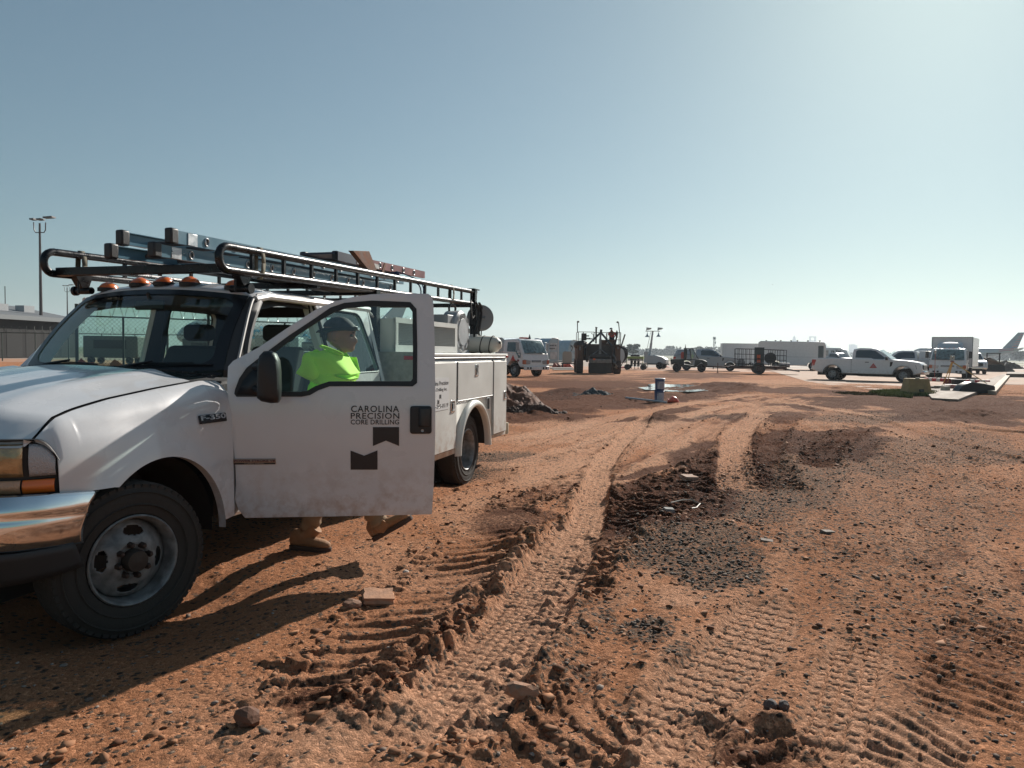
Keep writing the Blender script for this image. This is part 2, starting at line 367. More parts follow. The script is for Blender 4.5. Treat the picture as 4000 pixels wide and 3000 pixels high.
# broad ways worn by many wheels: polyline, half width (m), streak relief, dark amount, pale amount
WAYS = [([(930, 1150), (1080, 1080), (1230, 1000), (1400, 925), (1560, 880), (1740, 858), (1950, 880), (2212, 930)], 1.9, .050, .45, .65),
        ([(900, 1700), (1010, 1530), (1130, 1370), (1230, 1210), (1290, 1080), (1370, 980), (1520, 905), (1700, 868)], .95, .030, .25, .4),
        ([(1380, 1750), (1520, 1520), (1640, 1340), (1760, 1180), (1850, 1050), (1860, 960), (1760, 895), (1600, 858)], 1.6, .030, .18, .50),
        ([(1000, 880), (1200, 862), (1400, 850), (1600, 835), (1900, 838), (2212, 850)], 2.8, .085, .9, .35),
        ([(2212, 1250), (2050, 1130), (1900, 1010), (1760, 930), (1600, 890)], 1.6, .028, .28, .35),
        ([(1150, 1060), (1290, 1060), (1420, 1040), (1560, 985), (1700, 940), (1830, 930)], .8, .05, .9, .1)]
def project(x, y):
    z = base_z(x, y); dx, dy, dz = x, y, z - CAM_H
    f = dy * _F[1] + dz * _F[2]; f = np.maximum(f, .05)
    return (2000 + FPX * (dx * _R[0] + dy * _R[1] + dz * _R[2]) / f) / S, (1500 - FPX * (dx * _U[0] + dy * _U[1] + dz * _U[2]) / f) / S

def relief(x, y):
    """height and surface masks for arrays of points"""
    z = base_z(x, y).copy()
    wet = blobs(x, y, WET, 3); grv = blobs(x, y, GRV, 23); pale = blobs(x, y, PALE, 43)
    # calm patches where the truck stands
    tx, ty = -1.2, 6.2
    along = (x - tx) * .284 + (y - ty) * .959; across = (x - tx) * .959 - (y - ty) * .284
    calm = 1 - smoothstep(.7, 1.6, np.abs(across + .9) - .9) * 1.0
    calm = calm * (1 - smoothstep(4.2, 5.2, np.abs(along)))
    rough = .25 + .9 * np.clip(fbm(x, y, .55, 3, 61) * 2.2 - .8, 0, 1) + .5 * wet
    rough = rough * (1 - .75 * calm)
    far = 1 - smoothstep(33, 44, y); rough = rough * (.12 + .88 * far)
    z += (fbm(x, y, .35, 3, 1) - .5) * .07 * (1 - calm) * (.3 + .7 * far); z0 = z.copy()
    z += (fbm(x, y, 2.2, 3, 7) - .5) * .030 * (.3 + rough)
    c = fbm(x, y, 9., 3, 12, .6); z += np.maximum(c - .55, 0) * .075 * rough
    c2 = fbm(x, y, 26., 2, 15, .6); z += (c2 - .5) * .012 * (.35 + rough)
    churn = np.zeros_like(x)
    for q, (P, w, amp, wa, pa) in enumerate(WAYS):
        C = catmull([g2(*p) for p in P], 8); i, d, s = poly_dist(x, y, C, w * 1.3)
        if len(i) == 0: continue
        env = (1 - smoothstep(w * .55, w * 1.25, np.abs(d))) * (1 - calm[i] * .9); n = fbm(s * .45, d * 5.5, 1., 4, 200 + q, .55); n2_ = fbm(s * .30 + 9, d * 2.6, 1., 3, 220 + q)
        z[i] += ((n - .5) * amp * 1.7 + (n2_ - .5) * amp * 1.5) * env * (.35 + .65 * far[i])
        wet[i] = np.clip(wet[i] + wa * env * np.clip((.50 - n) * 7, 0, 1) * np.clip((.60 - n2_) * 5, 0, 1), 0, 1); pale[i] = np.clip(pale[i] + pa * env * np.clip((n - .48) * 7, 0, 1), 0, 1)
    for (P, w, dep, kind, pitch, lug, ridge, dk, pl) in TRK:
        C = catmull([g2(*p) for p in P]); R = w + .22
        i, d, s = poly_dist(x, y, C, R)
        if len(i) == 0: continue
        wob = (vnoise(s * 3, d * 3 + 7, 5) - .5) * .05; ad = np.abs(d + wob); ins = 1 - smoothstep(w - .02, w + .03, ad)
        n1 = vnoise(x[i] * 7, y[i] * 7, 9); n2 = fbm(x[i], y[i], 14., 2, 31)
        L = s[-1:] * 0
        fade = smoothstep(0, .35, s) * (1 - smoothstep(s.max() - .35, s.max(), s))
        k_ = (.35 if kind == 'lug' else .9) * ins * fade; z[i] = z0[i] + (z[i] - z0[i]) * (1 - k_)
        h = -dep * ins
        # pushed-up broken edge
        h += ridge * np.exp(-((ad - w - .05) / .055) ** 2) * (.15 + .85 * np.clip(n2 * 2 - .6, 0, 1))
        if kind == 'lug':
            ph = (s + d * .55 * (1 if w > .25 else -1) + (n1 - .5) * .03) / pitch; fr = ph - np.floor(ph)
            bar = smoothstep(.0, .12, fr) * (1 - smoothstep(.42, .62, fr))
            keep = .35 + .65 * smoothstep(.30, .5, vnoise(np.floor(ph) * 1.7, d * 2.2, 77))
            h += lug * ins * (bar - .4) * keep * (.6 + .8 * n2)
        elif kind == 'tread':
            ph = s / pitch; fr = np.abs(ph - np.floor(ph) - .5) * 2
            g = np.abs(np.abs(d) / w * 2.5 % 1 - .5) * 2
            h += lug * ins * (smoothstep(.25, .5, fr) * .6 + smoothstep(.2, .5, g) * .6 - .6)
        elif kind == 'zig':
            ph = (s + .35 * np.abs(((d / w * 2.0) % 1) - .5) * pitch * 2) / pitch; fr = ph - np.floor(ph)
            g = ((d / w * 2.0) % 1)
            h += -lug * ins * ((1 - smoothstep(.0, .26, fr)) * (ad < w * .95)) - lug * .6 * ins * (np.abs(g - .5) < .1) * smoothstep(.2, .3, fr)
        z[i] += h * fade * (1 - .9 * calm[i]) * (.4 + .6 * far[i])
        # loose broken soil beside and across the lug prints
        z[i] += np.maximum(n2 - .5, 0) * .035 * fade * (ridge > .015) * np.exp(-((ad - w) / .12) ** 2) * (1 - calm[i])
        churn[i] = np.maximum(churn[i], fade * np.clip((1.0 if ridge > .015 else .0) * np.exp(-((ad - w) / .13) ** 2) * (.3 + 1.1 * (n1 > .42)), 0, 1))
        wet[i] = np.clip(wet[i] + dk * fade * np.exp(-(ad / (w + .05)) ** 4) * .8, 0, 1)
        pale[i] = np.clip(pale[i] * (1 - ins * fade * .3) + pl * ins * fade, 0, 1.3)
        if pl > .5: churn[i] *= 1 - ins * fade; wet[i] *= 1 - .8 * ins * fade; grv[i] *= 1 - .8 * ins * fade
    # crust broken into angular crumbs where machines have churned it
    ch = np.clip(churn + np.clip(rough - .75, 0, 1) * .8, 0, 1); ch = np.maximum(ch, .22 * (fbm(x, y, 1.4, 2, 133) > .40) * (pale < .7)) * (1 - smoothstep(9, 16, y)); m = np.nonzero(ch > .03)[0]
    if len(m):
        wx = x[m] + (fbm(x[m], y[m], 12., 2, 5) - .5) * .05; wy = y[m] + (fbm(x[m], y[m], 12., 2, 6) - .5) * .05
        v, g = worley(wx, wy, 11., 3); v2, g2_ = worley(wx, wy, 25., 8)
        z[m] += ch[m] * (((v ** 2) * .032 - .005) * smoothstep(.02, .20, g) + (v2 - .4) * .014 * smoothstep(.05, .25, g2_))
    # lumps of wet spoil lying along the haul road
    px, py = project(x, y)
    for (cx, cy, rx, ry, hgt) in [(830, 905, 40, 9, .16), (1000, 897, 26, 10, .10), (905, 893, 22, 9, .14), (1260, 890, 40, 7, .10), (1090, 905, 60, 8, .12), (1160, 898, 40, 7, .12), (1230, 905, 40, 8, .10), (1430, 906, 45, 6, .13),
                                  (1560, 838, 60, 9, .16), (1610, 845, 30, 7, .18), (1225, 848, 40, 7, .14), (1290, 842, 50, 6, .07), (1500, 862, 60, 5, .10), (1680, 1010, 60, 20, .06), (1790, 968, 60, 18, .08), (1570, 1020, 70, 22, .05),
                                  (1600, 1165, 260, 40, .03), (860, 1540, 90, 50, .06), (1150, 1190, 70, 40, .05), (1350, 1010, 60, 8, .05), (2090, 900, 90, 10, .15)]:
        d = ((px - cx) / rx) ** 2 + ((py - cy) / ry) ** 2; m = d < 6
        k = np.zeros_like(x); k[m] = np.exp(-d[m] * 1.3) * (.35 + 1.3 * fbm(x[m], y[m], 5., 4, 88, .65)); z += hgt * k
        if hgt >= .07: wet = np.maximum(wet, np.minimum(1, k * 1.2))
    return z, np.clip(wet, 0, 1), np.clip(grv, 0, 1), np.clip(pale, 0, 1.3)

def make_ground():
    ys = []; y = 1.55
    while y < 62: ys.append(y); y += float(np.clip(y * .0024, .0095, 1) if y < 9 else y * .0024 + (y - 9) * .0009)
    ys = np.array(ys); nc = 660
    t = np.linspace(-1, 1, nc); tt = t * .86
    X = ys[:, None] * tt[None, :] * 1.0 + np.sign(t)[None, :] * np.abs(t)[None, :] ** 6 * 1.5
    Yg = np.repeat(ys[:, None], nc, 1)
    x = X.ravel(); yv = Yg.ravel(); z, wet, grv, pale = relief(x, yv)
    nr = len(ys); idx = np.arange(nr * nc).reshape(nr, nc)
    f = np.stack([idx[:-1, :-1], idx[:-1, 1:], idx[1:, 1:], idx[1:, :-1]], -1).reshape(-1, 4)
    me = bpy.data.meshes.new('ground'); me.vertices.add(len(x)); me.vertices.foreach_set('co', np.stack([x, yv, z], -1).astype(np.float32).ravel())
    me.loops.add(f.size); me.loops.foreach_set('vertex_index', f.ravel().astype(np.int32)); me.polygons.add(len(f)); me.polygons.foreach_set('loop_start', np.arange(0, f.size, 4, dtype=np.int32))
    me.polygons.foreach_set('use_smooth', np.ones(len(f), bool)); me.update(calc_edges=True)
    for nm, a in (('wet', wet), ('grv', grv), ('pale', pale)):
        at = me.attributes.new(nm, 'FLOAT', 'POINT'); at.data.foreach_set('value', a.astype(np.float32))
    o = bpy.data.objects.new('ground', me); COL.objects.link(o); tag(o, kind='structure'); print('ground quads', len(f)); return o, nr, nc, ys
def ground_material():
    m = bpy.data.materials.new('clay_ground'); m.use_nodes = True; n = m.node_tree.nodes; l = m.node_tree.links; b = n['Principled BSDF']
    def N(t, **k):
        x = n.new(t)
        for a, v in k.items(): setattr(x, a, v)
        return x
    def mixc(f, a, c, bt='MIX'):
        x = N('ShaderNodeMix', data_type='RGBA', blend_type=bt)
        for s, v in ((0, f), (6, a), (7, c)):
            if isinstance(v, (tuple, float, int)): x.inputs[s].default_value = v if s == 0 else (*v, 1)
            else: l.new(v, x.inputs[s])
        return x.outputs[2]
    def rng(v, a, b_, c=0., d=1.):
        x = N('ShaderNodeMapRange'); x.inputs[1].default_value = a; x.inputs[2].default_value = b_; x.inputs[3].default_value = c; x.inputs[4].default_value = d; l.new(v, x.inputs[0]); return x.outputs[0]
    def mul(a, c):
        x = N('ShaderNodeMath', operation='MULTIPLY')
        for i, v in ((0, a), (1, c)):
            if isinstance(v, float): x.inputs[i].default_value = v
            else: l.new(v, x.inputs[i])
        return x.outputs[0]
    tc = N('ShaderNodeTexCoord')
    def noise(sc, det=6, ro=.6, vec=None):
        x = N('ShaderNodeTexNoise'); x.inputs['Scale'].default_value = sc; x.inputs['Detail'].default_value = det; x.inputs['Roughness'].default_value = ro; l.new(vec or tc.outputs['Object'], x.inputs['Vector']); return x.outputs['Fac']
    A = {k: (lambda a: a.outputs['Fac'])(N('ShaderNodeAttribute', attribute_name=k)) for k in ('wet', 'grv', 'pale')}
    n1 = noise(.7, 8); n2 = noise(6, 8, .7); n3 = noise(38, 6, .7); n4 = noise(150, 3, .6)
    clay = mixc(rng(n1, .35, .65), (.58, .265, .14), (.48, .205, .10))
    clay = mixc(mul(rng(n2, .48, .74), .45), clay, (.26, .105, .055))
    clay = mixc(mul(rng(n3, .5, .72), .45), clay, (.60, .33, .19))
    pf = mul(A['pale'], .75); clay = mixc(pf, clay, (.68, .375, .235))
    # gravel speckle
    vo = N('ShaderNodeTexVoronoi'); vo.inputs['Scale'].default_value = 42; l.new(tc.outputs['Object'], vo.inputs['Vector'])
    sp = N('ShaderNodeSeparateColor'); l.new(vo.outputs['Color'], sp.inputs[0])
    stone = mixc(sp.outputs[0], (.060, .045, .036), (.24, .175, .13))
    gsel = N('ShaderNodeMath', operation='ADD'); l.new(A['grv'], gsel.inputs[0]); l.new(rng(sp.outputs[1], 0., 1., -.62, .30), gsel.inputs[1])
    gs = rng(gsel.outputs[0], .02, .22); gs = mul(gs, rng(vo.outputs['Distance'], .75, .45))
    col = mixc(mul(A['grv'], .65), clay, (.27, .13, .076))
    col = mixc(gs, col, stone)
    ww = N('ShaderNodeMath', operation='ADD'); l.new(A['wet'], ww.inputs[0]); l.new(rng(n3, .32, .68, -.34, .26), ww.inputs[1]); wsel = rng(ww.outputs[0], .18, .58)
    col = mixc(mul(wsel, .88), col, (.095, .036, .021))
    col = mixc(mul(rng(n4, .55, .7), .35), col, (.10, .045, .025))
    l.new(col, b.inputs['Base Color'])
    b.inputs['Roughness'].default_value = .95; b.inputs['Specular IOR Level'].default_value = .06
    # fine relief: crumbs, small stones, dry cracks
    h1 = rng(noise(55, 5, .75), .45, .75); h2 = noise(230, 3, .6)
    st = rng(vo.outputs['Distance'], .6, .1)
    cr = N('ShaderNodeTexVoronoi', feature='DISTANCE_TO_EDGE'); cr.inputs['Scale'].default_value = 9; l.new(tc.outputs['Object'], cr.inputs['Vector'])
    crk = rng(cr.outputs['Distance'], 0., .03)
    a1 = N('ShaderNodeMath', operation='MULTIPLY_ADD'); l.new(h1, a1.inputs[0]); a1.inputs[1].default_value = .9; l.new(mul(h2, .25), a1.inputs[2])
    a2 = N('ShaderNodeMath', operation='MULTIPLY_ADD'); l.new(mul(st, gs), a2.inputs[0]); a2.inputs[1].default_value = .9; l.new(a1.outputs[0], a2.inputs[2])
    a3 = N('ShaderNodeMath', operation='MULTIPLY_ADD'); l.new(crk, a3.inputs[0]); a3.inputs[1].default_value = .12; l.new(a2.outputs[0], a3.inputs[2])
    bp = N('ShaderNodeBump'); bp.inputs['Strength'].default_value = 1.0; bp.inputs['Distance'].default_value = .018; l.new(a3.outputs[0], bp.inputs['Height']); l.new(bp.outputs[0], b.inputs['Normal'])
    return m
ground, _nr, _nc, _ys = make_ground(); CLAY = ground_material(); ground.data.materials.append(CLAY)

# --- scattered stones and clods (nobody could count them)
_ICO = None
def ico():
    global _ICO
    if _ICO is None:
        bm = bmesh.new(); bmesh.ops.create_icosphere(bm, subdivisions=1, radius=1); bm.verts.ensure_lookup_table()
        _ICO = (np.array([v.co[:] for v in bm.verts]), np.array([[v.index for v in f.verts] for f in bm.faces])); bm.free()
    return _ICO
def scatter(name, m, x, y, size, flat=.6, jit=.32, seed=1, sink=.25):
    r = np.random.default_rng(seed); V, F = ico(); n = len(x); z, _, _, _ = relief(x, y)
    J = V[None] * (1 + r.uniform(-jit, jit, (n, len(V), 1))); sc = np.stack([size * r.uniform(.7, 1.35, n), size * r.uniform(.7, 1.2, n), size * flat * r.uniform(.6, 1.2, n)], -1)
    J = J * sc[:, None, :]; a = r.uniform(0, 2 * pi, n); tl = r.uniform(-.5, .5, n)
    X = J[..., 0]; Z = J[..., 2]; J[..., 0], J[..., 2] = X * np.cos(tl)[:, None] - Z * np.sin(tl)[:, None], X * np.sin(tl)[:, None] + Z * np.cos(tl)[:, None]
    X = J[..., 0].copy(); Y = J[..., 1].copy(); J[..., 0] = X * np.cos(a)[:, None] - Y * np.sin(a)[:, None] + x[:, None]; J[..., 1] = X * np.sin(a)[:, None] + Y * np.cos(a)[:, None] + y[:, None]
    J[..., 2] += (z + size * flat * (1 - 2 * sink) * .5)[:, None]
    f = (F[None] + (np.arange(n) * len(V))[:, None, None]).reshape(-1, 3)
    me = bpy.data.meshes.new(name); me.vertices.add(n * len(V)); me.vertices.foreach_set('co', J.astype(np.float32).ravel()); me.loops.add(f.size); me.loops.foreach_set('vertex_index', f.ravel().astype(np.int32))
    me.polygons.add(len(f)); me.polygons.foreach_set('loop_start', np.arange(0, f.size, 3, dtype=np.int32)); me.update(calc_edges=True)
    me.materials.append(m); at = me.attributes.new('rnd', 'FLOAT', 'POINT'); at.data.foreach_set('value', np.repeat(r.uniform(0, 1, n), len(V)).astype(np.float32))
    o = bpy.data.objects.new(name, me); COL.objects.link(o); tag(o, kind='stuff'); return o
def rnd_mat(name, c0, c1, rough=.85):
    m = bpy.data.materials.new(name); m.use_nodes = True; n = m.node_tree.nodes; l = m.node_tree.links; b = n['Principled BSDF']; b.inputs['Roughness'].default_value = rough; b.inputs['Specular IOR Level'].default_value = .2
    a = n.new('ShaderNodeAttribute'); a.attribute_name = 'rnd'; r = n.new('ShaderNodeValToRGB'); r.color_ramp.elements[0].color = (*c0, 1); r.color_ramp.elements[1].color = (*c1, 1)
    l.new(a.outputs['Fac'], r.inputs[0]); t = n.new('ShaderNodeTexNoise'); t.inputs['Scale'].default_value = 60; mx = n.new('ShaderNodeMix'); mx.data_type = 'RGBA'; mx.blend_type = 'MULTIPLY'; mx.inputs[0].default_value = .5
    l.new(r.outputs[0], mx.inputs[6]); l.new(t.outputs['Fac'], mx.inputs[7]); l.new(mx.outputs[2], b.inputs['Base Color'])
    return m
def frustum_points(n, ymin, ymax, seed, power=1.0):
    r = np.random.default_rng(seed); u = r.uniform(0, 1, n); y = ymin * (ymax / ymin) ** (u ** power); x = y * r.uniform(-.74, .74, n); return x, y, r
def place_stones():
    # grey road stone where the gravel lies
    x, y, r = frustum_points(190000, 1.8, 26, 5, .85); g = blobs(x, y, GRV, 23); px, py = project(x, y)
    g = np.maximum(g, .09 * (px > 1250) * (.3 + 1.2 * fbm(x, y, .8, 3, 91))); keep = r.uniform(0, 1, len(x)) < g ** 1.5 * .48
    _p = relief(x, y)[3]; keep &= _p < .8; keep &= ~(blobs(x, y, [(1560, 1470, 110, 150, 1.), (1830, 1520, 60, 160, .8), (1150, 1380, 60, 130, .8)], 3) > .55)
    x, y = x[keep], y[keep]; print('gravel', len(x)); x = x[:32000]; y = y[:32000]
    scatter('gravel', rnd_mat('gravel_stone', (.050, .040, .034), (.24, .18, .14)), x, y, r.gamma(3., .0026, len(x)).clip(.003, .016) * (1 + .02 * y), .6, seed=2)
    # clods broken out of the clay, thick along the lug prints
    xs = []; ys2 = []
    rr = np.random.default_rng(9)
    for (P, w, dep, kind, pitch, lug, ridge, dk, pl) in TRK:
        if ridge < .015: continue
        C = catmull([g2(*p) for p in P], 12); seg = np.hypot(*(C[1:] - C[:-1]).T); L = seg.sum(); n = int(min(L * 85, 500) * (1 if kind == 'lug' else .4)); 
        t = rr.uniform(0, len(C) - 1.001, n); i = t.astype(int); f = (t - i)[:, None]; p = C[i] * (1 - f) + C[i + 1] * f; d = C[np.minimum(i + 1, len(C) - 1)] - C[i]; d = d / np.hypot(d[:, 0], d[:, 1])[:, None]
        off = np.sign(rr.uniform(-1, 1, n)) * (w + rr.normal(0.02, .07, n)); xs.append(p[:, 0] - d[:, 1] * off); ys2.append(p[:, 1] + d[:, 0] * off)
    x = np.concatenate(xs); y = np.concatenate(ys2); x2, y2, r2 = frustum_points(9000, 1.8, 16, 15, .9); k = (fbm(x2, y2, 1.1, 3, 70) + .25 * r2.uniform(0, 1, 9000)) > .70; x = np.concatenate([x, x2[k]]); y = np.concatenate([y, y2[k]])
    along = (x + 1.2) * .284 + (y - 6.2) * .959; across = (x + 1.2) * .959 - (y - 6.2) * .284; ok = ~((across < .35) & (across > -2.6) & (np.abs(along) < 4.5)) & (y > 1.7)
    ok &= relief(x, y)[3] < .85; x, y = x[ok], y[ok]; s = rr.gamma(1.6, .0050, len(x)) + .004; print('clods', len(x))
    scatter('clay_clods', rnd_mat('clay_clod', (.13, .05, .025), (.50, .25, .135)), x, y, np.minimum(s, .026), .5, .5, seed=3, sink=.3)
    x, y, r = frustum_points(3200, 1.7, 14, 25, .8); _k = relief(x, y)[3] < .8; x, y = x[_k], y[_k]; s = r.gamma(1.4, .0028, len(x)) + .0025
    scatter('small_stones', rnd_mat('mixed_stone', (.10, .055, .035), (.45, .36, .30)), x, y, np.minimum(s, .022), .5, seed=4)
place_stones()
# ================================================================== the white service truck
TA = radians(16.5); TF = np.array([-sin(TA), -cos(TA), 0]); TL = np.array([cos(TA), -sin(TA), 0]); TO = np.array([-2.959, 3.883, 0])
TROT = atan2(TF[1], TF[0])
def _loc(q): d = q - TO; return (float(d @ TF), float(d @ TL), float(d[2]))
def uy(px, py, y):
    d = _ray(px, py); t = ((TO + TL * y - _C) @ TL) / (d @ TL); return _loc(_C + d * t)
GZ = -.11                                              # the ground under the truck, in its own frame
truck = thing('service_truck', 'white service body work truck with open driver door, roof rack and orange marker lights', 'work truck', tuple(TO), TROT)
TR = truck
def side_y(z):                                         # cab side in section: tumblehome above the belt
    return .975 - max(0, z - 1.12) * .33
# ---- fenders -------------------------------------------------------
SEAM = [(100, 1707), (130, 1672), (176, 1630), (255, 1601), (407, 1556), (600, 1514), (759, 1485)]
SEAMP = [uy(a, b, .80) for a, b in SEAM]
sx = np.array([p[0] for p in SEAMP][::-1]); sz = np.array([p[2] for p in SEAMP][::-1])
def seam_z(x): return float(np.interp(x, sx, sz)) if x <= sx[-1] else float(sz[-1] - (x - sx[-1]) * .6)
ARC_C, ARC_R = (-.385, .30), .50
LC = catmull([(.50, .0), (.50, .50), (.475, .66), (.405, .79), (.335, .86), (.215, .935)], 8)     # plan line of the headlight tops, centre to rear corner
def nose_x(y): return float(np.interp(y, LC[:, 1], LC[:, 0]))
def seam_y(x): return .80 + .055 * float(smoothstep(-.05, .33, x))
def outer_y(x): return .97 - .035 * max(0, (x + .15) / .365) ** 2 if x < .215 else float(np.interp(-x, -LC[::-1, 0], LC[::-1, 1])) if False else .97 - .035 * max(0, (x + .15) / .365) ** 2 if x < .215 else max(seam_y(x) + .002, .935 - (x - .215) * .62)
def fender_y(x, z):
    zt = seam_z(x); t = min(1, max(0, (zt - z) / .26)); ys_ = seam_y(x); y = ys_ + (outer_y(x) - ys_) * sqrt(1 - (1 - t) ** 2)
    # soft flare round the wheel opening
    d = sqrt((x - ARC_C[0]) ** 2 + (z - ARC_C[1]) ** 2); y += .030 * math.exp(-((d - ARC_R) / .09) ** 2) if z > .2 else 0
    y -= .012 * math.exp(-((z - 1.0) / .03) ** 2) * (x < .1) * .5
    return y
def fender(sgn):
    xs = list(np.linspace(-1.0, -.90, 5)) + [ARC_C[0] + ARC_R * cos(t) for t in np.linspace(pi, 0.12, 40)] + [.13, .16, .19, .215, .216, .25, .28, .31, .33]
    nz = 14; rows = []
    for x in xs:
        u = (x - ARC_C[0]) / ARC_R
        if u <= -.999: zl = .35
        elif u < .985: zl = ARC_C[1] + ARC_R * sqrt(1 - u * u)
        else: zl = .70
        if x > .12: zl = .70
        if x > .2155: zl = float(np.interp(x, [.215, .26, .33], [.885, .948, .970]))
        if x < -.88: zl = .35
        if -.07 < x <= .12: zl = .695
        zt = seam_z(x) - .004
        rows.append([(x, sgn * fender_y(x, zt - (zt - zl) * (j / nz) ** 1.25), zt - (zt - zl) * (j / nz) ** 1.25) for j in range(nz + 1)])
    m = MB(); m.add([p for r in rows for p in r], [(i * (nz + 1) + j, (i + 1) * (nz + 1) + j, (i + 1) * (nz + 1) + j + 1, i * (nz + 1) + j + 1) for i in range(len(xs) - 1) for j in range(nz)])
    # rolled lip
    lip = [(ARC_C[0] + ARC_R * cos(t), ARC_C[1] + ARC_R * sin(t)) for t in np.linspace(pi, .90, 30)]
    m.grid(lambda u, v: (lambda q: (q[0], sgn * (fender_y(*q) - .05 * v), q[1]))(lip[min(29, int(round(u * 29)))]), 29, 1)
    # front edge beside the headlight down to the bumper
    o = m.build('fender', WHITE, TR, smooth=60); return o
fl = fender(1); fr_ = fender(-1)
def wheel_well(sgn):
    m = MB(); m.grid(lambda u, v: (ARC_C[0] + (ARC_R + .0) * cos(pi * (1 - u) + .05), sgn * (.90 - .45 * v), ARC_C[1] + (ARC_R + .0) * sin(pi * (1 - u) + .05)), 20, 2)
    m.bx(-1.0, .3, sgn * .40, sgn * .45, .1, 1.0); m.bx(-1.0, -.89, sgn * .45, sgn * .90, .36, .6); m.build('wheel_well', RUBBER, TR)
wheel_well(1); wheel_well(-1)
# ---- bonnet --------------------------------------------------------
def hood_pt(u, v):
    # u: 0 cowl .. 1 front, v: 0 centre .. 1 seam
    yy = .85 * v; xf = nose_x(yy) - .006; x0 = -.82 + .10 * (1 - v * v); xe = x0 + (xf - x0) * u; xs1 = -.82 + (nose_x(.85) + .814) * u; yy = (seam_y(xs1) - .003) * v
    zt = seam_z(xs1); crown = .085 * (1 - v ** 2.4) + .022 * math.exp(-((v - .72) / .10) ** 2)
    z = zt + crown * (1 - .75 * u ** 3)
    return (xe, yy, z)
m = MB()
for s in (1, -1): m.grid(lambda u, v, s=s: (lambda p: (p[0], s * p[1], p[2]))(hood_pt(u, v)), 26, 22)
hood = m.build('bonnet', WHITE, TR, smooth=70)
m = MB()                                                # engine bay filler under the shut lines, radiator support
for s in (1, -1):
    m.grid(lambda u, v, s=s: (lambda x: (x, s * (seam_y(x) + .02 * (v - .5)), seam_z(x) - .010 - .006 * v))(-.80 + u * 1.12), 20, 1)
m.bx(-.95, .2, -.44, .44, .25, .85); m.bx(.20, .38, -.66, .66, .45, .86); m.build('engine_bay', BLACKP, TR)
# ---- front: grille, headlights, bumper -----------------------------
def front_x(y): return nose_x(abs(y))
m = MB()
for k in range(7):
    z = .73 + k * .034; m.grid(lambda u, v, z=z: ((front_x((u - .5) * 1.08) - .02 - .03 * v), (u - .5) * 1.08, z + .008 * v), 12, 1)
    m.grid(lambda u, v, z=z: ((front_x((u - .5) * 1.08) - .02), (u - .5) * 1.08, z + .014 * v), 12, 1)
gr = m.build('grille', CHROME, TR, solid=.004)
m = MB(); m.grid(lambda u, v: (front_x((u - .5) * 1.1) - .06, (u - .5) * 1.1, .70 + .26 * v), 10, 1); m.build('grille_back', BLACKP, gr)
def headlight(s):
    def surf(t, z, off=0):   # t 0 inner .. 1 rear end round the corner
        q = .50 + .435 * t; p_ = LC[LC[:, 1] >= .0]; d_ = np.r_[0, np.cumsum(np.hypot(*(LC[1:] - LC[:-1]).T))]; i0 = float(np.interp(.52, LC[:, 1], d_)); dd = i0 + (d_[-1] - i0) * t
        x = float(np.interp(dd, d_, LC[:, 0])); y = float(np.interp(dd, d_, LC[:, 1]))
        return (x - off, s * (y - off * .6), z)
    top = lambda t: .985 - .02 * t - .10 * max(0, (t - .80) / .20) ** 2.2
    m = MB(); m.grid(lambda u, v: surf(u, .71 + (top(u) - .71) * v, .030), 26, 6)
    m.grid(lambda u, v: (lambda p, q: (p[0] * (1 - v) + q[0] * v, p[1] * (1 - v) + q[1] * v, p[2]))(surf(u, top(u), .035), surf(u, top(u), .0)), 26, 1)
    h = m.build('headlight', BLACKP, TR)
    lens_m = mat('headlight_lens', (.42, .29, .15), .10, .45, var=.45, vscale=12, bump=.25, bscale=40, coat=1.0)  # warm colour paints the sun's amber glow into the lens
    def patch(name, t0, t1, zf0, zf1, m_, off):
        m = MB(); m.grid(lambda u, v: surf(t0 + (t1 - t0) * u, (zf0(t0 + (t1 - t0) * u)) * (1 - v) + zf1(t0 + (t1 - t0) * u) * v, off - .010 * sin(pi * v) * 1), 16, 8); return m.build(name, m_, h, solid=.004, off=0)
    z_lo = lambda t: .805 - .01 * t; z_hi = lambda t: top(t) - .022
    patch('main_lens', .02, .72, z_lo, z_hi, lens_m, .016)
    for k in range(5):                                   # fluted reflector, tinted like the lens for the sun's glow
        m = MB(); m.grid(lambda u, v, k=k: surf(.06 + .12 * k + .10 * u, .83 + .11 * v, .018 - .012 * sin(pi * u) * sin(pi * v)), 6, 6); m.build('reflector_facet', mat('reflector', (.42, .30, .17), .18, .6), h)
    patch('corner_lens', .765, .965, z_lo, z_hi, mat('corner_lens_clear', (.40, .40, .42), .2, .3, bump=.6, bscale=160, coat=.5), .014)
    patch('turn_signal', .02, .70, lambda t: .730 - .015 * t, lambda t: .790 - .012 * t, mat('signal_lens', (.55, .30, .17), .18, .1, bump=.5, bscale=140, coat=.8), .016)
    patch('amber_reflector', .715, .955, lambda t: .730 - .015 * t, lambda t: .790 - .012 * t, AMBER, .014)
headlight(1); headlight(-1)
BP = catmull([(.64, .0), (.63, .40), (.585, .68), (.50, .86), (.36, .945), (.21, .978), (.068, .985)], 6); BT = np.linspace(0, 1, len(BP))
def bump_pt(t, z, s, off=0):
    x = float(np.interp(t, BT, BP[:, 0])); y = float(np.interp(t, BT, BP[:, 1]))
    return (x - off, s * (y - off * .3), z)
def btop(t): return .735 - .045 * max(0, (t - .45) / .55) ** 1.3
def bbot(t): return .47 - .02 * t
m = MB()
for s in (1, -1):
    m.grid(lambda u, v, s=s: bump_pt(u * (1 - .11 * (1 - v)), bbot(u) + (btop(u) - bbot(u)) * v, s, .045 * (abs(2 * v - 1.0)) ** 3 + .010 * math.exp(-((v - .62) / .06) ** 2)), 40, 16)
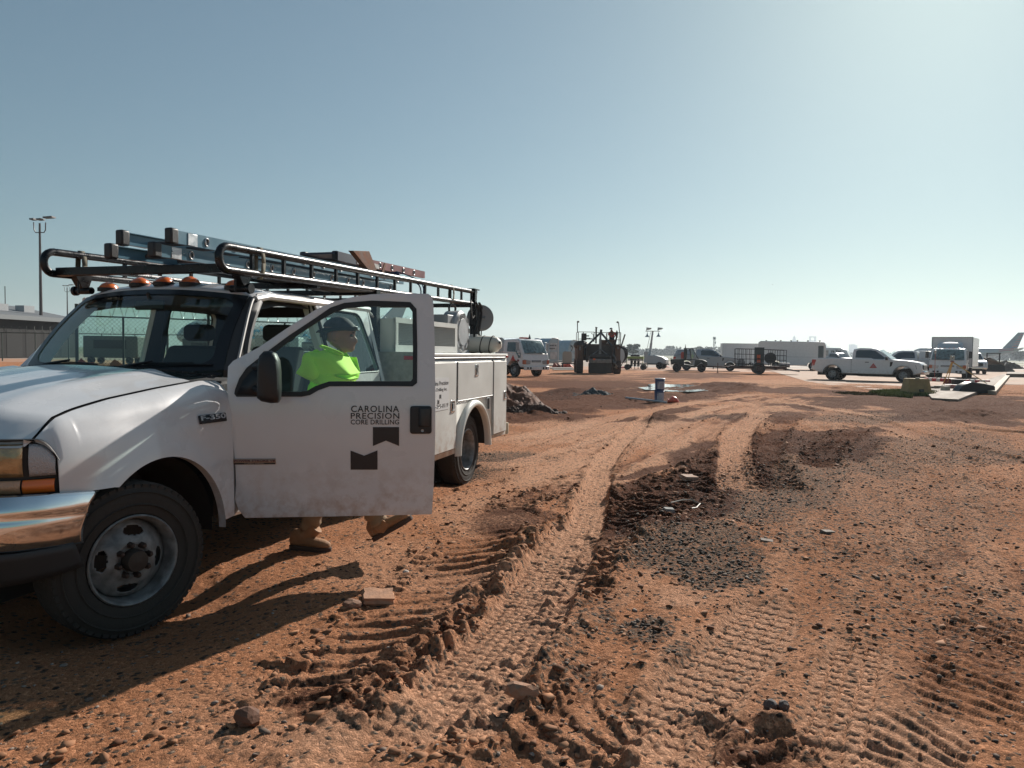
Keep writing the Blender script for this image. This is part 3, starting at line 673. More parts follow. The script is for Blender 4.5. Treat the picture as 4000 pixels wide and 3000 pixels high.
bumper = m.build('bumper', CHROME, TR, smooth=60, solid=.02)
m = MB()
for s in (1, -1):
    m.grid(lambda u, v, s=s: bump_pt(u * .86, bbot(u * .95) + .01 - (.20 - .07 * u) * v, s, .015 + .07 * v), 30, 4)
m.build('valance', mat('valance_black', (.03, .03, .032), .6), bumper, solid=.01)
# ---- windscreen, cowl, roof ----------------------------------------
def ws_pt(u, v):                                        # u 0..1 across (left side of truck at u=1), v 0 bottom .. 1 top
    s = 2 * u - 1; b = Vector((-.90 - .20 * abs(s) ** 2.2, .82 * s, 1.225 + .035 * s * s)); t = Vector((-1.405 - .10 * abs(s) ** 2.4, .715 * s, 1.810 - .045 * s * s))
    p = b.lerp(t, v); p.x += .03 * sin(pi * v); p.z += .012 * sin(pi * v); return tuple(p)
def ws_round(u, v):                                      # rounded corners
    return ws_pt(u, v)
m = MB(); m.grid(lambda u, v: ws_pt(.015 + .97 * u, .015 + .965 * v), 24, 12); ws = m.build('windscreen', GLASS_W, TR, smooth=80)
m = MB()
def strip(u0, u1, v0, v1, nu, nv, off=.004):
    def f(u, v):
        p = Vector(ws_pt(u0 + (u1 - u0) * u, v0 + (v1 - v0) * v)); return (p.x + off, p.y, p.z + off)
    m.grid(f, nu, nv)
strip(0, 1, 0, .07, 24, 1); strip(0, 1, .93, 1, 24, 1); strip(0, .045, .06, .94, 1, 12); strip(.955, 1, .06, .94, 1, 12)
for (cu, cv, du, dv) in ((.045, .93, 1, -1), (.955, .93, -1, -1), (.045, .07, 1, 1), (.955, .07, -1, 1)):   # corner fillets
    pts = [(cu, cv)] + [(cu + du * .07 * (1 - sin(t)), cv + dv * .10 * (1 - cos(t))) for t in np.linspace(0, pi / 2, 6)]
    vs = []
    for (a, b) in pts:
        p = Vector(ws_pt(a, b)); vs.append((p.x + .0045, p.y, p.z + .0045))
    m.add(vs, [(0, i, i + 1) for i in range(1, 6)])
m.build('windscreen_seal', mat('black_frit', (.01, .01, .012), .35), ws)
m = MB(); m.grid(lambda u, v: (lambda s, p: (p[0] + .012 + (1 - v) * (.155 - .03 * s * s), p[1] * (1 + .04 * (1 - v)), (p[2] - .012) * v + (1 - v) * (seam_z(-.8) + .012 + .055 * (1 - abs(s) ** 2.4))))(2 * u - 1, ws_pt(u, .0)), 24, 4)
cowl = m.build('cowl', BLACKP, TR)
m = MB()
for k in range(46):
    s = -1 + 2 * (k + .5) / 46; p = ws_pt((s + 1) / 2, 0); m.box((p[0] + .125 - .025 * s * s, p[1] * 1.03, seam_z(-.8) + .026 + .055 * (1 - abs(s) ** 2.4)), (.05, .008, .012))
m.build('cowl_louvre', BLACKP, cowl)['kind'] = 'stuff'
def wiper(u0, u1):
    m = MB(); a = Vector(ws_pt(u0, -.06)) + Vector((.05, 0, .02)); b = Vector(ws_pt((u0 + u1) / 2, .085)) + Vector((.03, 0, .03)); c0 = Vector(ws_pt(u0 * .75 + u1 * .25 - .0, .045)) + Vector((.012, 0, .012))
    m.tube([a, a.lerp(b, .3) + Vector((.01, 0, .03)), b], [.014, .012, .006], 8); m.cyl(a - Vector((0, 0, .02)), a + Vector((0, 0, .025)), .022, 12)
    p = [Vector(ws_pt(u0 + .02 + (u1 - u0) * t, .055 + .012 * sin(pi * t))) + Vector((.012, 0, .014)) for t in np.linspace(0, 1.15, 12)]
    m.tube(p, .007, 6); m.tube([q + Vector((.008, 0, .012)) for q in p[2:-2]], .005, 6); m.build('wiper', BLACKP, TR)
wiper(.60, .90); wiper(.20, .50)
ZR = lambda y: 1.875 - .05 * (abs(y) / .72) ** 2.2
def roof_pt(u, v):
    s = 2 * u - 1; a = abs(s); y = .755 * s; z = ZR(y) - .055 * max(0, (a - .86) / .14) ** 2
    x = -1.405 - .10 * a ** 2.4 - .005 - v * 1.80; z -= .055 * max(0, 1 - v * 9) ** 2; z -= .05 * max(0, (v - .93) / .07) ** 2
    return (x, y, z)
m = MB(); m.grid(roof_pt, 30, 40); roof = m.build('roof', WHITE, TR, smooth=70, solid=.02)
m = MB(); m.grid(lambda u, v: (lambda p: (p[0] - .03, p[1] * .95, p[2] - .045))(roof_pt(u, v * .97)), 8, 6); m.build('headliner', GREYINT, TR)
for i, y in enumerate((-.56, -.22, 0, .22, .56)):
    m = MB(); x = -1.50 - .10 * (abs(y) / .72) ** 2.4; z = ZR(y) - .018
    prof = []
    for (dx, w, h) in ((.070, .010, .004), (.060, .036, .018), (.035, .052, .040), (.0, .056, .050), (-.04, .050, .040), (-.075, .030, .020), (-.09, .006, .006)):
        prof.append([(x + dx, y + w * cos(t), z + .012 + h * sin(t)) for t in np.linspace(0, pi, 11)])
    m.loft(prof, cap=True, closed=False); ml = m.build('marker_light', AMBER, TR, smooth=50)
    m = MB(); m.prism([(x + .085 * cos(t), y + .064 * sin(t)) for t in np.linspace(0, 2 * pi, 21)[:-1]], z - .012, z + .014, plane='xy'); m.build('lamp_base', BLACKP, ml)
# ---- cab sides ------------------------------------------------------
def sidep(x, z, s, inset=0): return (x, s * (side_y(z) - inset), z)
def ringpanel(name, outer, inner, s, m_, thick=.03, parent=TR, inset=0, bevel=.004):
    m = MB(); n = len(outer)
    O = [sidep(*p, s, inset) for p in outer]; I = [sidep(*p, s, inset) for p in inner]; O2 = [sidep(*p, s, inset + thick) for p in outer]; I2 = [sidep(*p, s, inset + thick) for p in inner]
    m.add(O + I + O2 + I2, [(i, (i + 1) % n, n + (i + 1) % n, n + i) for i in range(n)] + [(2 * n + i, 3 * n + i, 3 * n + (i + 1) % n, 2 * n + (i + 1) % n) for i in range(n)]
          + [(n + i, n + (i + 1) % n, 3 * n + (i + 1) % n, 3 * n + i) for i in range(n)] + [(i, 2 * n + i, 2 * n + (i + 1) % n, (i + 1) % n) for i in range(n)])
    return m.build(name, m_, parent, smooth=35, bevel=bevel)
def rpoly(pts, r=.05, n=4):
    """round the corners of a 2-D polygon"""
    out = []; N = len(pts)
    for i in range(N):
        p0, p1, p2 = Vector(pts[i - 1]), Vector(pts[i]), Vector(pts[(i + 1) % N]); rr = r[i] if isinstance(r, (list, tuple)) else r
        a = p1 + (p0 - p1).normalized() * rr; b = p1 + (p2 - p1).normalized() * rr
        for k in range(n + 1): t = k / n; out.append(tuple(a * (1 - t) ** 2 + p1 * 2 * t * (1 - t) + b * t * t))
    return out
XB, XC = -2.30, -3.20                                  # rear edge of the driver's doorway, back of the cab
def pane(name, pts, s, inset, m_, parent):
    m = MB(); n = len(pts); m.add([sidep(*p, s, inset) for p in pts], [tuple(range(n))]); return m.build(name, m_, parent, smooth=0)
WIN_D = [(-1.16, 1.225), (-1.50, 1.66), (-1.60, 1.735), (-2.20, 1.765), (-2.235, 1.20)]
for s in (1, -1):
    # A pillar with windscreen edge
    A0 = ws_pt((s + 1) / 2, 0); A1 = ws_pt((s + 1) / 2, 1.0)
    m = MB(); k = 14
    rr = []
    for i in range(k + 1):
        t = i / k; p = Vector(ws_pt((s + 1) / 2, t)); q = Vector((p.x - .085 + .01 * t, s * (side_y(p.z - .02) + .004), p.z - .035)); inn = Vector((p.x - .07, p.y - s * .06, p.z - .05))
        rr.append([tuple(p + Vector((.0, 0, 0))), tuple(p + Vector((-.01, s * .022, -.002))), tuple(q + Vector((.025, s * .003, .012))), tuple(q), tuple(inn)])
    m.loft(rr, cap=True, closed=True); m.build('a_pillar', mat('dirty_seal', (.035, .032, .032), .5) if s > 0 else WHITE, TR, smooth=50)
    m = MB(); m.tube([(x, s * .752, ZR(.75) - .045 - (.03 if x > -1.56 else 0)) for x in np.linspace(-1.52, XC, 12)], .026, 8); m.build('drip_rail', WHITE, TR)
    m = MB(); m.bx(-1.02, XC, s * .93, s * .87, .33, .42); m.build('rocker_panel', mat('rocker', (.22, .20, .19), .6, dirt=1.), TR)
    # rear access panel with quarter window
    out = [(XB, .42), (XC, .42), (XC, 1.10), (XC + .07, 1.80), (XB + .0, 1.80)]
    o4 = rpoly([(XB, .36), (XC, .36), (XC + .06, 1.80), (XB + .02, 1.815)], [.01, .01, .07, .02]); i4 = rpoly([(XB - .15, 1.205), (XC + .14, 1.21), (XC + .215, 1.725), (XB - .07, 1.735)], [.03, .05, .09, .05])
    rp = ringpanel('rear_cab_panel', o4, i4, s, WHITE, .05)
    ringpanel('inner_trim', o4, i4, s, DARKINT, .01, parent=rp, inset=.054, bevel=0)
    g4 = [(x, z) for x, z in i4]; pane('quarter_window', g4, s, .018, GLASS_C, rp)
    m = MB(); m.tube([sidep(x, z, s, .006) for x, z in i4], .009, 6, closed=True); m.build('window_seal', BLACKP, rp)
# driver doorway: frame lip, weather strip (the door stands open)
fr = [(-1.05, .38), (-1.05, .95), (-1.10, 1.20), (-1.46, 1.655), (-1.56, 1.735), (-1.66, 1.765), (-2.22, 1.775), (-2.29, 1.70), (-2.31, 1.2), (-2.31, .38)]
m = MB(); m.tube([sidep(x, z, 1, .025) for x, z in catmull(fr, 5)], .016, 8); m.build('weather_strip', RUBBER, TR)
m = MB(); m.tube([sidep(x + (.035 if x > -1.7 else 0), z + .022, 1, .012) for x, z in catmull(fr[2:8], 5)], .010, 6); m.build('gutter', mat('gutter', (.30, .28, .27), .5), TR)
m = MB(); m.bx(-1.02, -1.10, .80, .965, .36, 1.12); m.build('hinge_pillar', mat('jamb_white', (.42, .42, .41), .5, dirt=.8), TR)
m = MB(); m.loft([[sidep(XB + .0, z, 1, .03), sidep(XB - .12, z, 1, .03), sidep(XB - .12, z, 1, .12), sidep(XB + .03, z, 1, .12)] for z in np.linspace(.42, 1.76, 8)]); m.build('door_jamb', mat('jamb_white', (.42, .42, .41), .5, dirt=.8), TR)
# passenger door, closed
od = rpoly([(-1.02, .36), (XB + .01, .36), (XB + .01, 1.80), (-1.60, 1.80), (-1.10, 1.22), (-1.02, 1.12)], [.03, .01, .03, .10, .05, .03]); idr = rpoly([(-1.20, 1.205), (-2.23, 1.205), (-2.21, 1.745), (-1.63, 1.745), (-1.30, 1.35), (-1.19, 1.22)], [.01, .03, .05, .06, .02, .01])
pd = ringpanel('passenger_door', od, idr, -1, WHITE, .05); ringpanel('inner_trim', od, idr, -1, DARKINT, .01, parent=pd, inset=.054, bevel=0); pane('door_glass', idr, -1, .02, GLASS_C, pd)
# back wall of the cab with its window
m = MB(); o5 = rpoly([(-.86, .40), (.86, .40), (.93, 1.10), (.74, 1.80), (-.74, 1.80), (-.93, 1.10)], .05); i5 = rpoly([(-.62, 1.28), (0, 1.28), (.62, 1.28), (.55, 1.70), (0, 1.70), (-.55, 1.70)], [.05, .001, .05, .05, .001, .05])
m.ring([(XC, a, b) for a, b in o5], [(XC, a, b) for a, b in i5]); cb = m.build('cab_back', WHITE, TR, solid=.03)
m = MB(); m.ring([(XC + .035, a * .98, b) for a, b in o5], [(XC + .035, a, b) for a, b in i5]); m.build('inner_trim', DARKINT, cb)
m = MB(); m.add([(XC, a, b) for a, b in i5], [tuple(range(len(i5)))]); m.build('rear_window', GLASS_C, cb, smooth=0)
# ---- interior -------------------------------------------------------
m = MB(); m.bx(-1.0, XC, -.86, .86, .40, .44); m.bx(-.98, -1.02, -.86, .86, .44, 1.15); m.build('cab_floor', DARKINT, TR)
m = MB(); m.loft([[(-.97, y, 1.13), (-1.10, y, 1.185), (-1.35, y, 1.20), (-1.46, y, 1.14), (-1.44, y, .95), (-1.25, y, .80), (-.97, y, .80)] for y in np.linspace(-.80, .80, 10)]); dash = m.build('dashboard', DARKINT, TR, bevel=.02)
m = MB(); m.tube([(-1.50 - .10 * cos(t) * .5, .38 + .19 * sin(t), 1.12 + .17 * cos(t)) for t in np.linspace(0, 2 * pi, 25)[:-1]], .014, 8, closed=True); m.cyl((-1.32, .38, 1.0), (-1.50, .38, 1.12), .03)
for a in (pi / 2, -pi / 2, pi): m.tube([(-1.50, .38, 1.12), (-1.50 - .05 * cos(a), .38 + .19 * sin(a), 1.12 + .17 * cos(a))], .012, 6)
m.build('steering_wheel', BLACKP, TR)
def seat(y, w, name='seat'):
    r = MB(); r.loft([[(x, y + sx_ * w / 2, z) for (x, z) in ((-1.75, .78), (-1.75, .92), (-2.2, .88), (-2.3, .76))] for sx_ in (-1, -.9, .9, 1)])
    r.loft([[(-2.14 - (z - .85) * .28 + dx, y + sx_ * w / 2 * (1 - .25 * max(0, z - 1.2) * 2), z) for (dx, z) in ((.06, .85), (.07, 1.2), (.03, 1.42), (-.05, 1.42), (-.09, 1.2), (-.10, .85))] for sx_ in (-1, -.85, .85, 1)])
    return r.build(name, mat('seat_cloth', (.05, .052, .055), .9), TR, bevel=.03)
seat(.40, .5); seat(-.38, .62)
for y in (.40, -.38): m = MB(); m.loft([[(-2.32 + dx * f, y + .13 * f * sy, 1.46 + .14 * t) for dx, sy in ((.05, -1), (.05, 1), (-.05, 1), (-.05, -1))] for t, f in ((0, .8), (.2, 1), (.8, 1), (1, .8))]); m.build('headrest', mat('seat_cloth2', (.03, .032, .035), .9), TR, bevel=.02)
for k, (x, y, c, w) in enumerate([(-1.22, -.42, (.55, .07, .03), .30), (-1.20, -.12, (.60, .15, .03), .28)]):    # crumpled hi-vis gear on the dash
    m = MB(); m.grid(lambda u, v: (x + .16 * (u - .5), y + w * (v - .5), 1.195 + .10 * sin(pi * u) * sin(pi * v) * (1 + .5 * sin(9 * u + k) * cos(11 * v)) ), 10, 12)
    tag(m.build('safety_vest', mat('vest_%d' % k, c, .8), None), 'crumpled %s safety vest lying on the dashboard behind the windscreen' % (('red', 'orange')[k]), 'vest'); v = bpy.data.objects[-1] if False else None
for o in [o for o in COL.objects if o.name.startswith('safety_vest')]: o.location = TO; o.rotation_euler[2] = TROT
m = MB(); m.box((-1.36, 0, 1.70), (.02, .25, .07)); m.cyl((-1.36, 0, 1.72), (-1.34, 0, 1.79), .012); m.build('rear_view_mirror', BLACKP, TR, bevel=.01)
for y in (.42, -.42): m = MB(); m.box((-1.50, y, 1.72), (.16, .44, .02), Matrix.Rotation(.35, 3, 'Y')); m.build('sun_visor', GREYINT, TR, bevel=.008)
# ---- wheels ---------------------------------------------------------
def tyre_mesh(R=.405, w=.235, rim=.228):
    m = MB(); prof = [(rim, -w * .40), (rim + .015, -w * .47), (R - .09, -w * .52), (R - .035, -w * .49), (R - .008, -w * .40), (R, -w * .32), (R, w * .32), (R - .008, w * .40), (R - .035, w * .49), (R - .09, w * .52), (rim + .015, w * .47), (rim, w * .40)]
    m.lathe(prof, axis='y', n=56)
    # tread blocks
    for k in range(56):
        a = 2 * pi * k / 56
        for q, (y0, y1, da) in enumerate(((-w * .47, -w * .30, 0), (-w * .25, -w * .05, .5), (w * .05, w * .25, 0), (w * .30, w * .47, .5))):
            a2 = a + da * 2 * pi / 56; rr0 = R - .010 if abs(y0 + y1) / 2 < w * .3 else R - .022
            m.box((rr0 * sin(a2), (y0 + y1) / 2, rr0 * cos(a2)), (.031, y1 - y0, .022), Matrix.Rotation(a2, 3, 'Y'))
    for rr in (R - .05, R - .115):
        for sgn in (-1, 1): m.lathe([(rr - .006, sgn * w * .515), (rr, sgn * w * .54), (rr + .006, sgn * w * .515)], axis='y', n=48)
    return m
def rim_mesh(rim=.234, w=.235, kind='front', nholes=4):
    """steel 8-lug disc, outer face at +y"""
    m = MB(); n = 48
    f = w * .5
    m.lathe([(rim + .004, f * .98), (rim - .004, f * 1.02), (rim - .014, f * .95), (rim - .022, f * .60), (rim - .030, f * .1), (rim - .030, -f), (rim + .004, -f)], axis='y', n=n)
    if kind == 'front':   # convex disc bulging outward
        P = lambda r: .012 + .070 * (1 - ((r - .085) / (rim - .030 - .085)) ** 1.6) if r > .085 else .082
        r0, r1 = .085, rim - .032
        H = [k * 2 * pi / nholes - .12 for k in range(nholes)]
        na, nr_ = 180, 18; vs = []; fs = []
        for i in range(nr_ + 1):
            r = r0 + (r1 - r0) * i / nr_
            for j in range(na): a = 2 * pi * j / na; vs.append((r * sin(a), P(r) + 0.02, r * cos(a)))
        for i in range(nr_):
            for j in range(na):
                rm = r0 + (r1 - r0) * (i + .5) / nr_; am = 2 * pi * (j + .5) / na; hole = False
                for h in H:
                    da = (am - h + pi) % (2 * pi) - pi
                    if (da * .152 / .054) ** 2 + ((rm - .152) / .025) ** 2 < 1: hole = True
                if not hole: fs.append((i * na + j, i * na + (j + 1) % na, (i + 1) * na + (j + 1) % na, (i + 1) * na + j))
        m.add(vs, fs); m.lathe([(r0 + .001, P(r0) + .02), (r0 - .01, P(r0) + .006), (.05, P(r0) + .004)], axis='y', n=n)
    else:                 # deep dished outer dual
        m.lathe([(rim - .030, f * .1), (rim - .040, -f * .2), (rim - .055, -f * .7), (.11, -f * .8), (.10, -f * .72), (.055, -f * .7)], axis='y', n=n)
    return m
def wheel(name, x, y, z, steer, kind, s):
    w = bpy.data.objects.new(name, None); COL.objects.link(w); w.parent = TR; w.location = (x, y, z); w.rotation_euler[2] = steer + (pi if s < 0 else 0)
    t = tyre_mesh().build('tyre', TYRE, w, smooth=35); r = rim_mesh(kind=kind).build('rim', RIMM, w, smooth=40, solid=.003 if kind == 'front' else 0)
    yh = .108 if kind == 'front' else -.06
    m = MB(); m.lathe([(.058, yh - .02), (.058, yh + .025), (.052, yh + .045), (.0, yh + .050)], axis='y', n=24); m.build('hub', mat('hub_dark', (.07, .055, .045), .6, .5, var=.4, vscale=30), w)
    for k in range(8):
        a = 2 * pi * k / 8 + .2; m = MB(); m.lathe([(.018, yh - .015), (.017, yh + .010), (.010, yh + .026), (0, yh + .028)], (.0825 * sin(a), 0, .0825 * cos(a)) if kind == 'front' else (.0825 * sin(a), 0, .0825 * cos(a)), axis='y', n=6)
        m.build('lug_nut', mat('nut_dark', (.07, .045, .035), .6, .5), w)
    return w
wheel('front_wheel', -.19, .90, .295, radians(-18), 'front', 1); wheel('front_wheel', -.385, -.86, .285, radians(-18), 'front', -1)
for s in (1, -1): wheel('rear_wheel', -4.93, s * .99, .285, 0, 'rear', s); wheel('rear_wheel', -4.93, s * .68, .285, 0, 'rear', s)
m = MB(); m.cyl((-.385, -.85, .27), (-.385, .80, .27), .05); m.cyl((-4.93, -.95, .285), (-4.93, .95, .285), .06); m.ell((-4.93, 0, .285), (.2, .2, .2)); m.bx(.2, -6.1, .38, .46, .35, .52); m.bx(.2, -6.1, -.46, -.38, .35, .52)
m.bx(-2.0, -3.2, .50, .80, .16, .40); m.build('chassis', mat('chassis', (.02, .019, .018), .8), TR)
# ---- open driver's door --------------------------------------------
HX, HY = -1.01, .975
h0 = TO + TF * HX + TL * HY; DA = radians(8.3); DU = np.array([cos(DA), sin(DA), 0]); DN = np.array([sin(DA), -cos(DA), 0])
def du(px, py):
    d = _ray(px, py); t = ((h0 - _C) @ DN) / (d @ DN); q = _C + d * t - h0; return (float(q @ DU), float(q[2]))
dr = bpy.data.objects.new('driver_door', None); COL.objects.link(dr); dr.parent = TR; dr.location = (HX, HY, 0); dr.rotation_euler[2] = DA - TROT
# door frame coordinates: +x away from the hinge, -y towards the photographer (outer skin), z up
def dy(u, z): return -.0 - .018 * math.exp(-((z - .93) / .25) ** 2) + .10 * max(0, z - 1.13) ** 1.3 + .03 * max(0, .55 - z)
OUT = [(956, 2024), (1300, 2018), (1687, 2010), (1694, 1900), (1700, 1700), (1700, 1500), (1698, 1300), (1694, 1190), (1690, 1158), (1674, 1145), (1560, 1143), (1447, 1147), (1374, 1158), (1302, 1176), (1230, 1208), (1120, 1280), (1010, 1356), (909, 1410), (890, 1432), (888, 1500), (893, 1580), (905, 1660), (914, 1740), (921, 1830), (923, 1890), (917, 1950), (930, 1990)]
GL_O = [(917, 1537), (925, 1549), (1050, 1549), (1180, 1549), (1212, 1543), (1245, 1524), (1288, 1509), (1450, 1508), (1612, 1509), (1629, 1496), (1630, 1350), (1627, 1205), (1603, 1178), (1451, 1172), (1343, 1181), (1288, 1200), (1234, 1238), (1125, 1311), (1040, 1375), (963, 1436), (935, 1478), (920, 1520)]
GL_I = [(935, 1525), (940, 1530), (1050, 1530), (1175, 1530), (1200, 1526), (1232, 1508), (1285, 1490), (1450, 1489), (1605, 1489), (1612, 1480), (1613, 1350), (1611, 1215), (1598, 1198), (1450, 1194), (1350, 1202), (1300, 1219), (1250, 1248), (1140, 1322), (1060, 1383), (985, 1446), (955, 1485), (940, 1512)]
def resample(pts, n):
    P = np.array(pts + [pts[0]], float); d = np.r_[0, np.cumsum(np.hypot(*(P[1:] - P[:-1]).T))]; t = np.linspace(0, d[-1], n + 1)[:-1]
    return [(float(np.interp(q, d, P[:, 0])), float(np.interp(q, d, P[:, 1]))) for q in t]
dO = [du(*p) for p in OUT]; gO = [du(*p) for p in GL_O]; gI = [du(*p) for p in GL_I]
def plate(m, outer, holes, yf, thick, step=.06):
    """trimmed sheet: outline with holes filled by triangulation with interior points, curved by yf"""
    bm = bmesh.new(); loops = []
    for L in [outer] + holes:
        vs = [bm.verts.new((a, 0, b)) for a, b in L]; es = [bm.edges.new((vs[i], vs[(i + 1) % len(vs)])) for i in range(len(vs))]; loops += es
    bmesh.ops.triangle_fill(bm, edges=loops, use_beauty=True)
    for ax in ((1, 0, 0), (0, 0, 1)):
        lo = min(v.co.dot(Vector(ax)) for v in bm.verts); hi = max(v.co.dot(Vector(ax)) for v in bm.verts); k = lo + step
        while k < hi - step * .5:
            bmesh.ops.bisect_plane(bm, geom=bm.verts[:] + bm.edges[:] + bm.faces[:], plane_co=Vector(ax) * k, plane_no=Vector(ax)); k += step
    bm.verts.ensure_lookup_table(); bm.verts.index_update(); vs = [(v.co.x, yf(v.co.x, v.co.z), v.co.z) for v in bm.verts]; fs = [tuple(v.index for v in f.verts) for f in bm.faces]; bm.free(); m.add(vs, fs)
m = MB(); plate(m, dO, [gO], dy, .03); skin = m.build('door_skin', WHITE, dr, smooth=30, solid=.035, bevel=.006, off=-1)
m = MB(); ins = [(u * .97 + .015, z) for u, z in dO if z < 1.2]; plate(m, rpoly([(.03, .40), (1.14, .37), (1.15, 1.10), (.08, 1.12)], .04), [], lambda u, z: dy(u, z) + .085, .02, .2); m.build('door_trim', GREYINT, dr, solid=.03)
m = MB(); N_ = len(gO); y_ = lambda p, o: (p[0], dy(*p) + o, p[1])
m.add([y_(p, -.004) for p in gO] + [y_(p, -.002) for p in gI] + [y_(p, .03) for p in gI], [(i, (i + 1) % N_, N_ + (i + 1) % N_, N_ + i) for i in range(N_)] + [(N_ + i, N_ + (i + 1) % N_, 2 * N_ + (i + 1) % N_, 2 * N_ + i) for i in range(N_)])
m.build('window_seal', mat('seal_black', (.010, .011, .013), .5), dr, smooth=30)
m = MB(); plate(m, gI, [], lambda u, z: dy(u, z) + .012, 0, .3); m.build('door_window', GLASS_C, dr, smooth=0)
sail = [du(*p) for p in [(917, 1535), (930, 1549), (1100, 1549), (1100, 1528), (1070, 1380), (985, 1446), (963, 1440), (935, 1480)]]
sail = [du(*p) for p in [(925, 1540), (1015, 1545), (1018, 1420), (985, 1447), (950, 1487)]]
m = MB(); plate(m, sail, [], lambda u, z: dy(u, z) - .006, 0, .3); m.build('mirror_sail', BLACKP, dr, solid=.012)
# mirror
mt = [du(*p) for p in [(1003, 1560), (1003, 1480), (1004, 1420), (1012, 1385), (1030, 1366), (1056, 1364), (1078, 1376), (1092, 1405), (1097, 1450), (1098, 1520), (1096, 1565), (1088, 1579), (1060, 1581), (1020, 1573)]]
cxm = sum(p[0] for p in mt) / len(mt); czm = sum(p[1] for p in mt) / len(mt)
K = .90                                                # it stands proud of the door, nearer the camera
mm = [((p[0] - cxm) * K, (p[1] - czm) * K) for p in mt]; mbase = Vector((cxm - .0, -.23, czm + .0))
off = ((TO + TF * HX + TL * HY) - _C); 
cw = h0 + DU * cxm + np.array([0, 0, czm]); cw2 = _C + (cw - _C) * .952; q = cw2 - h0; mbase = Vector((float(q @ DU), -float(q @ DN), float(q[2])))
m = MB(); m.loft([[(mbase.x + a * f, mbase.y + yy, mbase.z + b * f) for a, b in mm] for yy, f in ((-.05, .80), (-.035, .95), (-.01, 1.0), (.045, 1.0), (.06, .96))]); mir = m.build('door_mirror', BLACKP, dr, smooth=45)
m = MB(); m.add([(mbase.x + a * .88, mbase.y + .063, mbase.z + b * .90) for a, b in mm], [tuple(range(len(mm)))]); m.build('mirror_glass', CHROME, mir, smooth=0)
pz = mbase.z
m = MB()
for dz in (.07, -.10): m.tube([(.12, -.01, pz + dz * .8), (.16, -.07, pz + dz * .9), (mbase.x, mbase.y + .0, pz + dz)], [.022, .018, .02], 8)
m.build('mirror_arm', BLACKP, mir)
# handle, decals, badges
def drect(x0, y0, x1, y1): a = du(x0, y1); b = du(x1, y0); return a[0], b[0], a[1], b[1]
u0, u1, z0, z1 = drect(1601, 1585, 1686, 1693)
m = MB(); plate(m, rpoly([(u0, z0), (u1, z0), (u1, z1), (u0, z1)], .02), [], lambda u, z: dy(u, z) - .005, 0, .3); hd = m.build('door_handle', BLACKP, dr, solid=.012, off=0, bevel=.004)
m = MB(); plate(m, rpoly([(u0 + .055, z0 + .045), (u1 - .012, z0 + .045), (u1 - .012, z1 - .012), (u0 + .055, z1 - .012)], .008), [], lambda u, z: dy(u, z) - .012, 0, .3); m.build('handle_paddle', mat('paddle', (.022, .022, .024), .35), hd, solid=.010, off=0)
m = MB(); m.lathe([(.009, 0), (.009, .006), (.005, .008), (0, .008)], axis='y', n=16, o=(u0 + .08, dy(u0, z0) - .022, z0 + .022)); m.build('lock', GALV, hd)
def dtext(body, x0, x1, ybase, ytop, bold=.0, sp=1.0, col=DECAL):
    a = du(x0, ybase); b = du(x1, ytop); t = text_obj('lettering', body, col, dr, 1.0, (0, 0, 0), (pi / 2, 0, 0), spacing=sp, bold=bold, extr=.0)
    xs_ = [v.co.x for v in t.data.vertices]; ys_ = [v.co.y for v in t.data.vertices]; w = max(xs_) - min(xs_); h = max(ys_) - min(ys_); sx_ = (b[0] - a[0]) / w; sy_ = (b[1] - a[1]) / h
    for v in t.data.vertices: v.co = (a[0] + (v.co.x - min(xs_)) * sx_, a[1] + (v.co.y - min(ys_)) * sy_, 0)
    for v in t.data.vertices: X, Z = v.co.x, v.co.y; v.co = (X, Z, -dy(X, Z) + .0035)
    return t
dtext('CAROLINA', 1372, 1559, 1609, 1584, .012, 1.12); dtext('PRECISION', 1371, 1560, 1635, 1612, .012, 1.12); dtext('CORE DRILLING', 1371, 1559, 1657, 1638, .012, 1.05)
for pts in ([(1457, 1741), (1457, 1667), (1559, 1667), (1559, 1741), (1508, 1720)], [(1370, 1834), (1370, 1759), (1423, 1779), (1475, 1758), (1475, 1834)]):
    P = [du(*p) for p in pts]; m = MB(); plate(m, P, [], lambda u, z: dy(u, z) - .0035, 0, .5); m.build('emblem', DECAL, dr, smooth=0)
u0, u1, z0, z1 = drect(914, 1790, 1079, 1814)
m = MB(); plate(m, rpoly([(u0, z0), (u1, z0), (u1, z1), (u0, z1)], .006), [], lambda u, z: dy(u, z) - .004, 0, .5); m.build('badge', mat('badge_tan', (.40, .26, .19), .35, .3), dr, solid=.003, off=0)
m = MB(); m.bx(u0 + .004, u1 - .004, dy(u0, z0) - .0072, dy(u0, z0) - .0068, z0 + .001, z0 + .010); m.build('badge_line', DECAL, dr)
t1 = dtext('POWER STROKE V8', 917, 1076, 1803.5, 1794, .03, 1.0, mat('badge_red', (.10, .015, .015), .5)); t2 = dtext('TURBO DIESEL', 955, 1035, 1812, 1806.5, .02, 1.0, mat('badge_tan2', (.42, .30, .24), .5))
for t in (t1, t2):
    for v in t.data.vertices: v.co.z += .0055
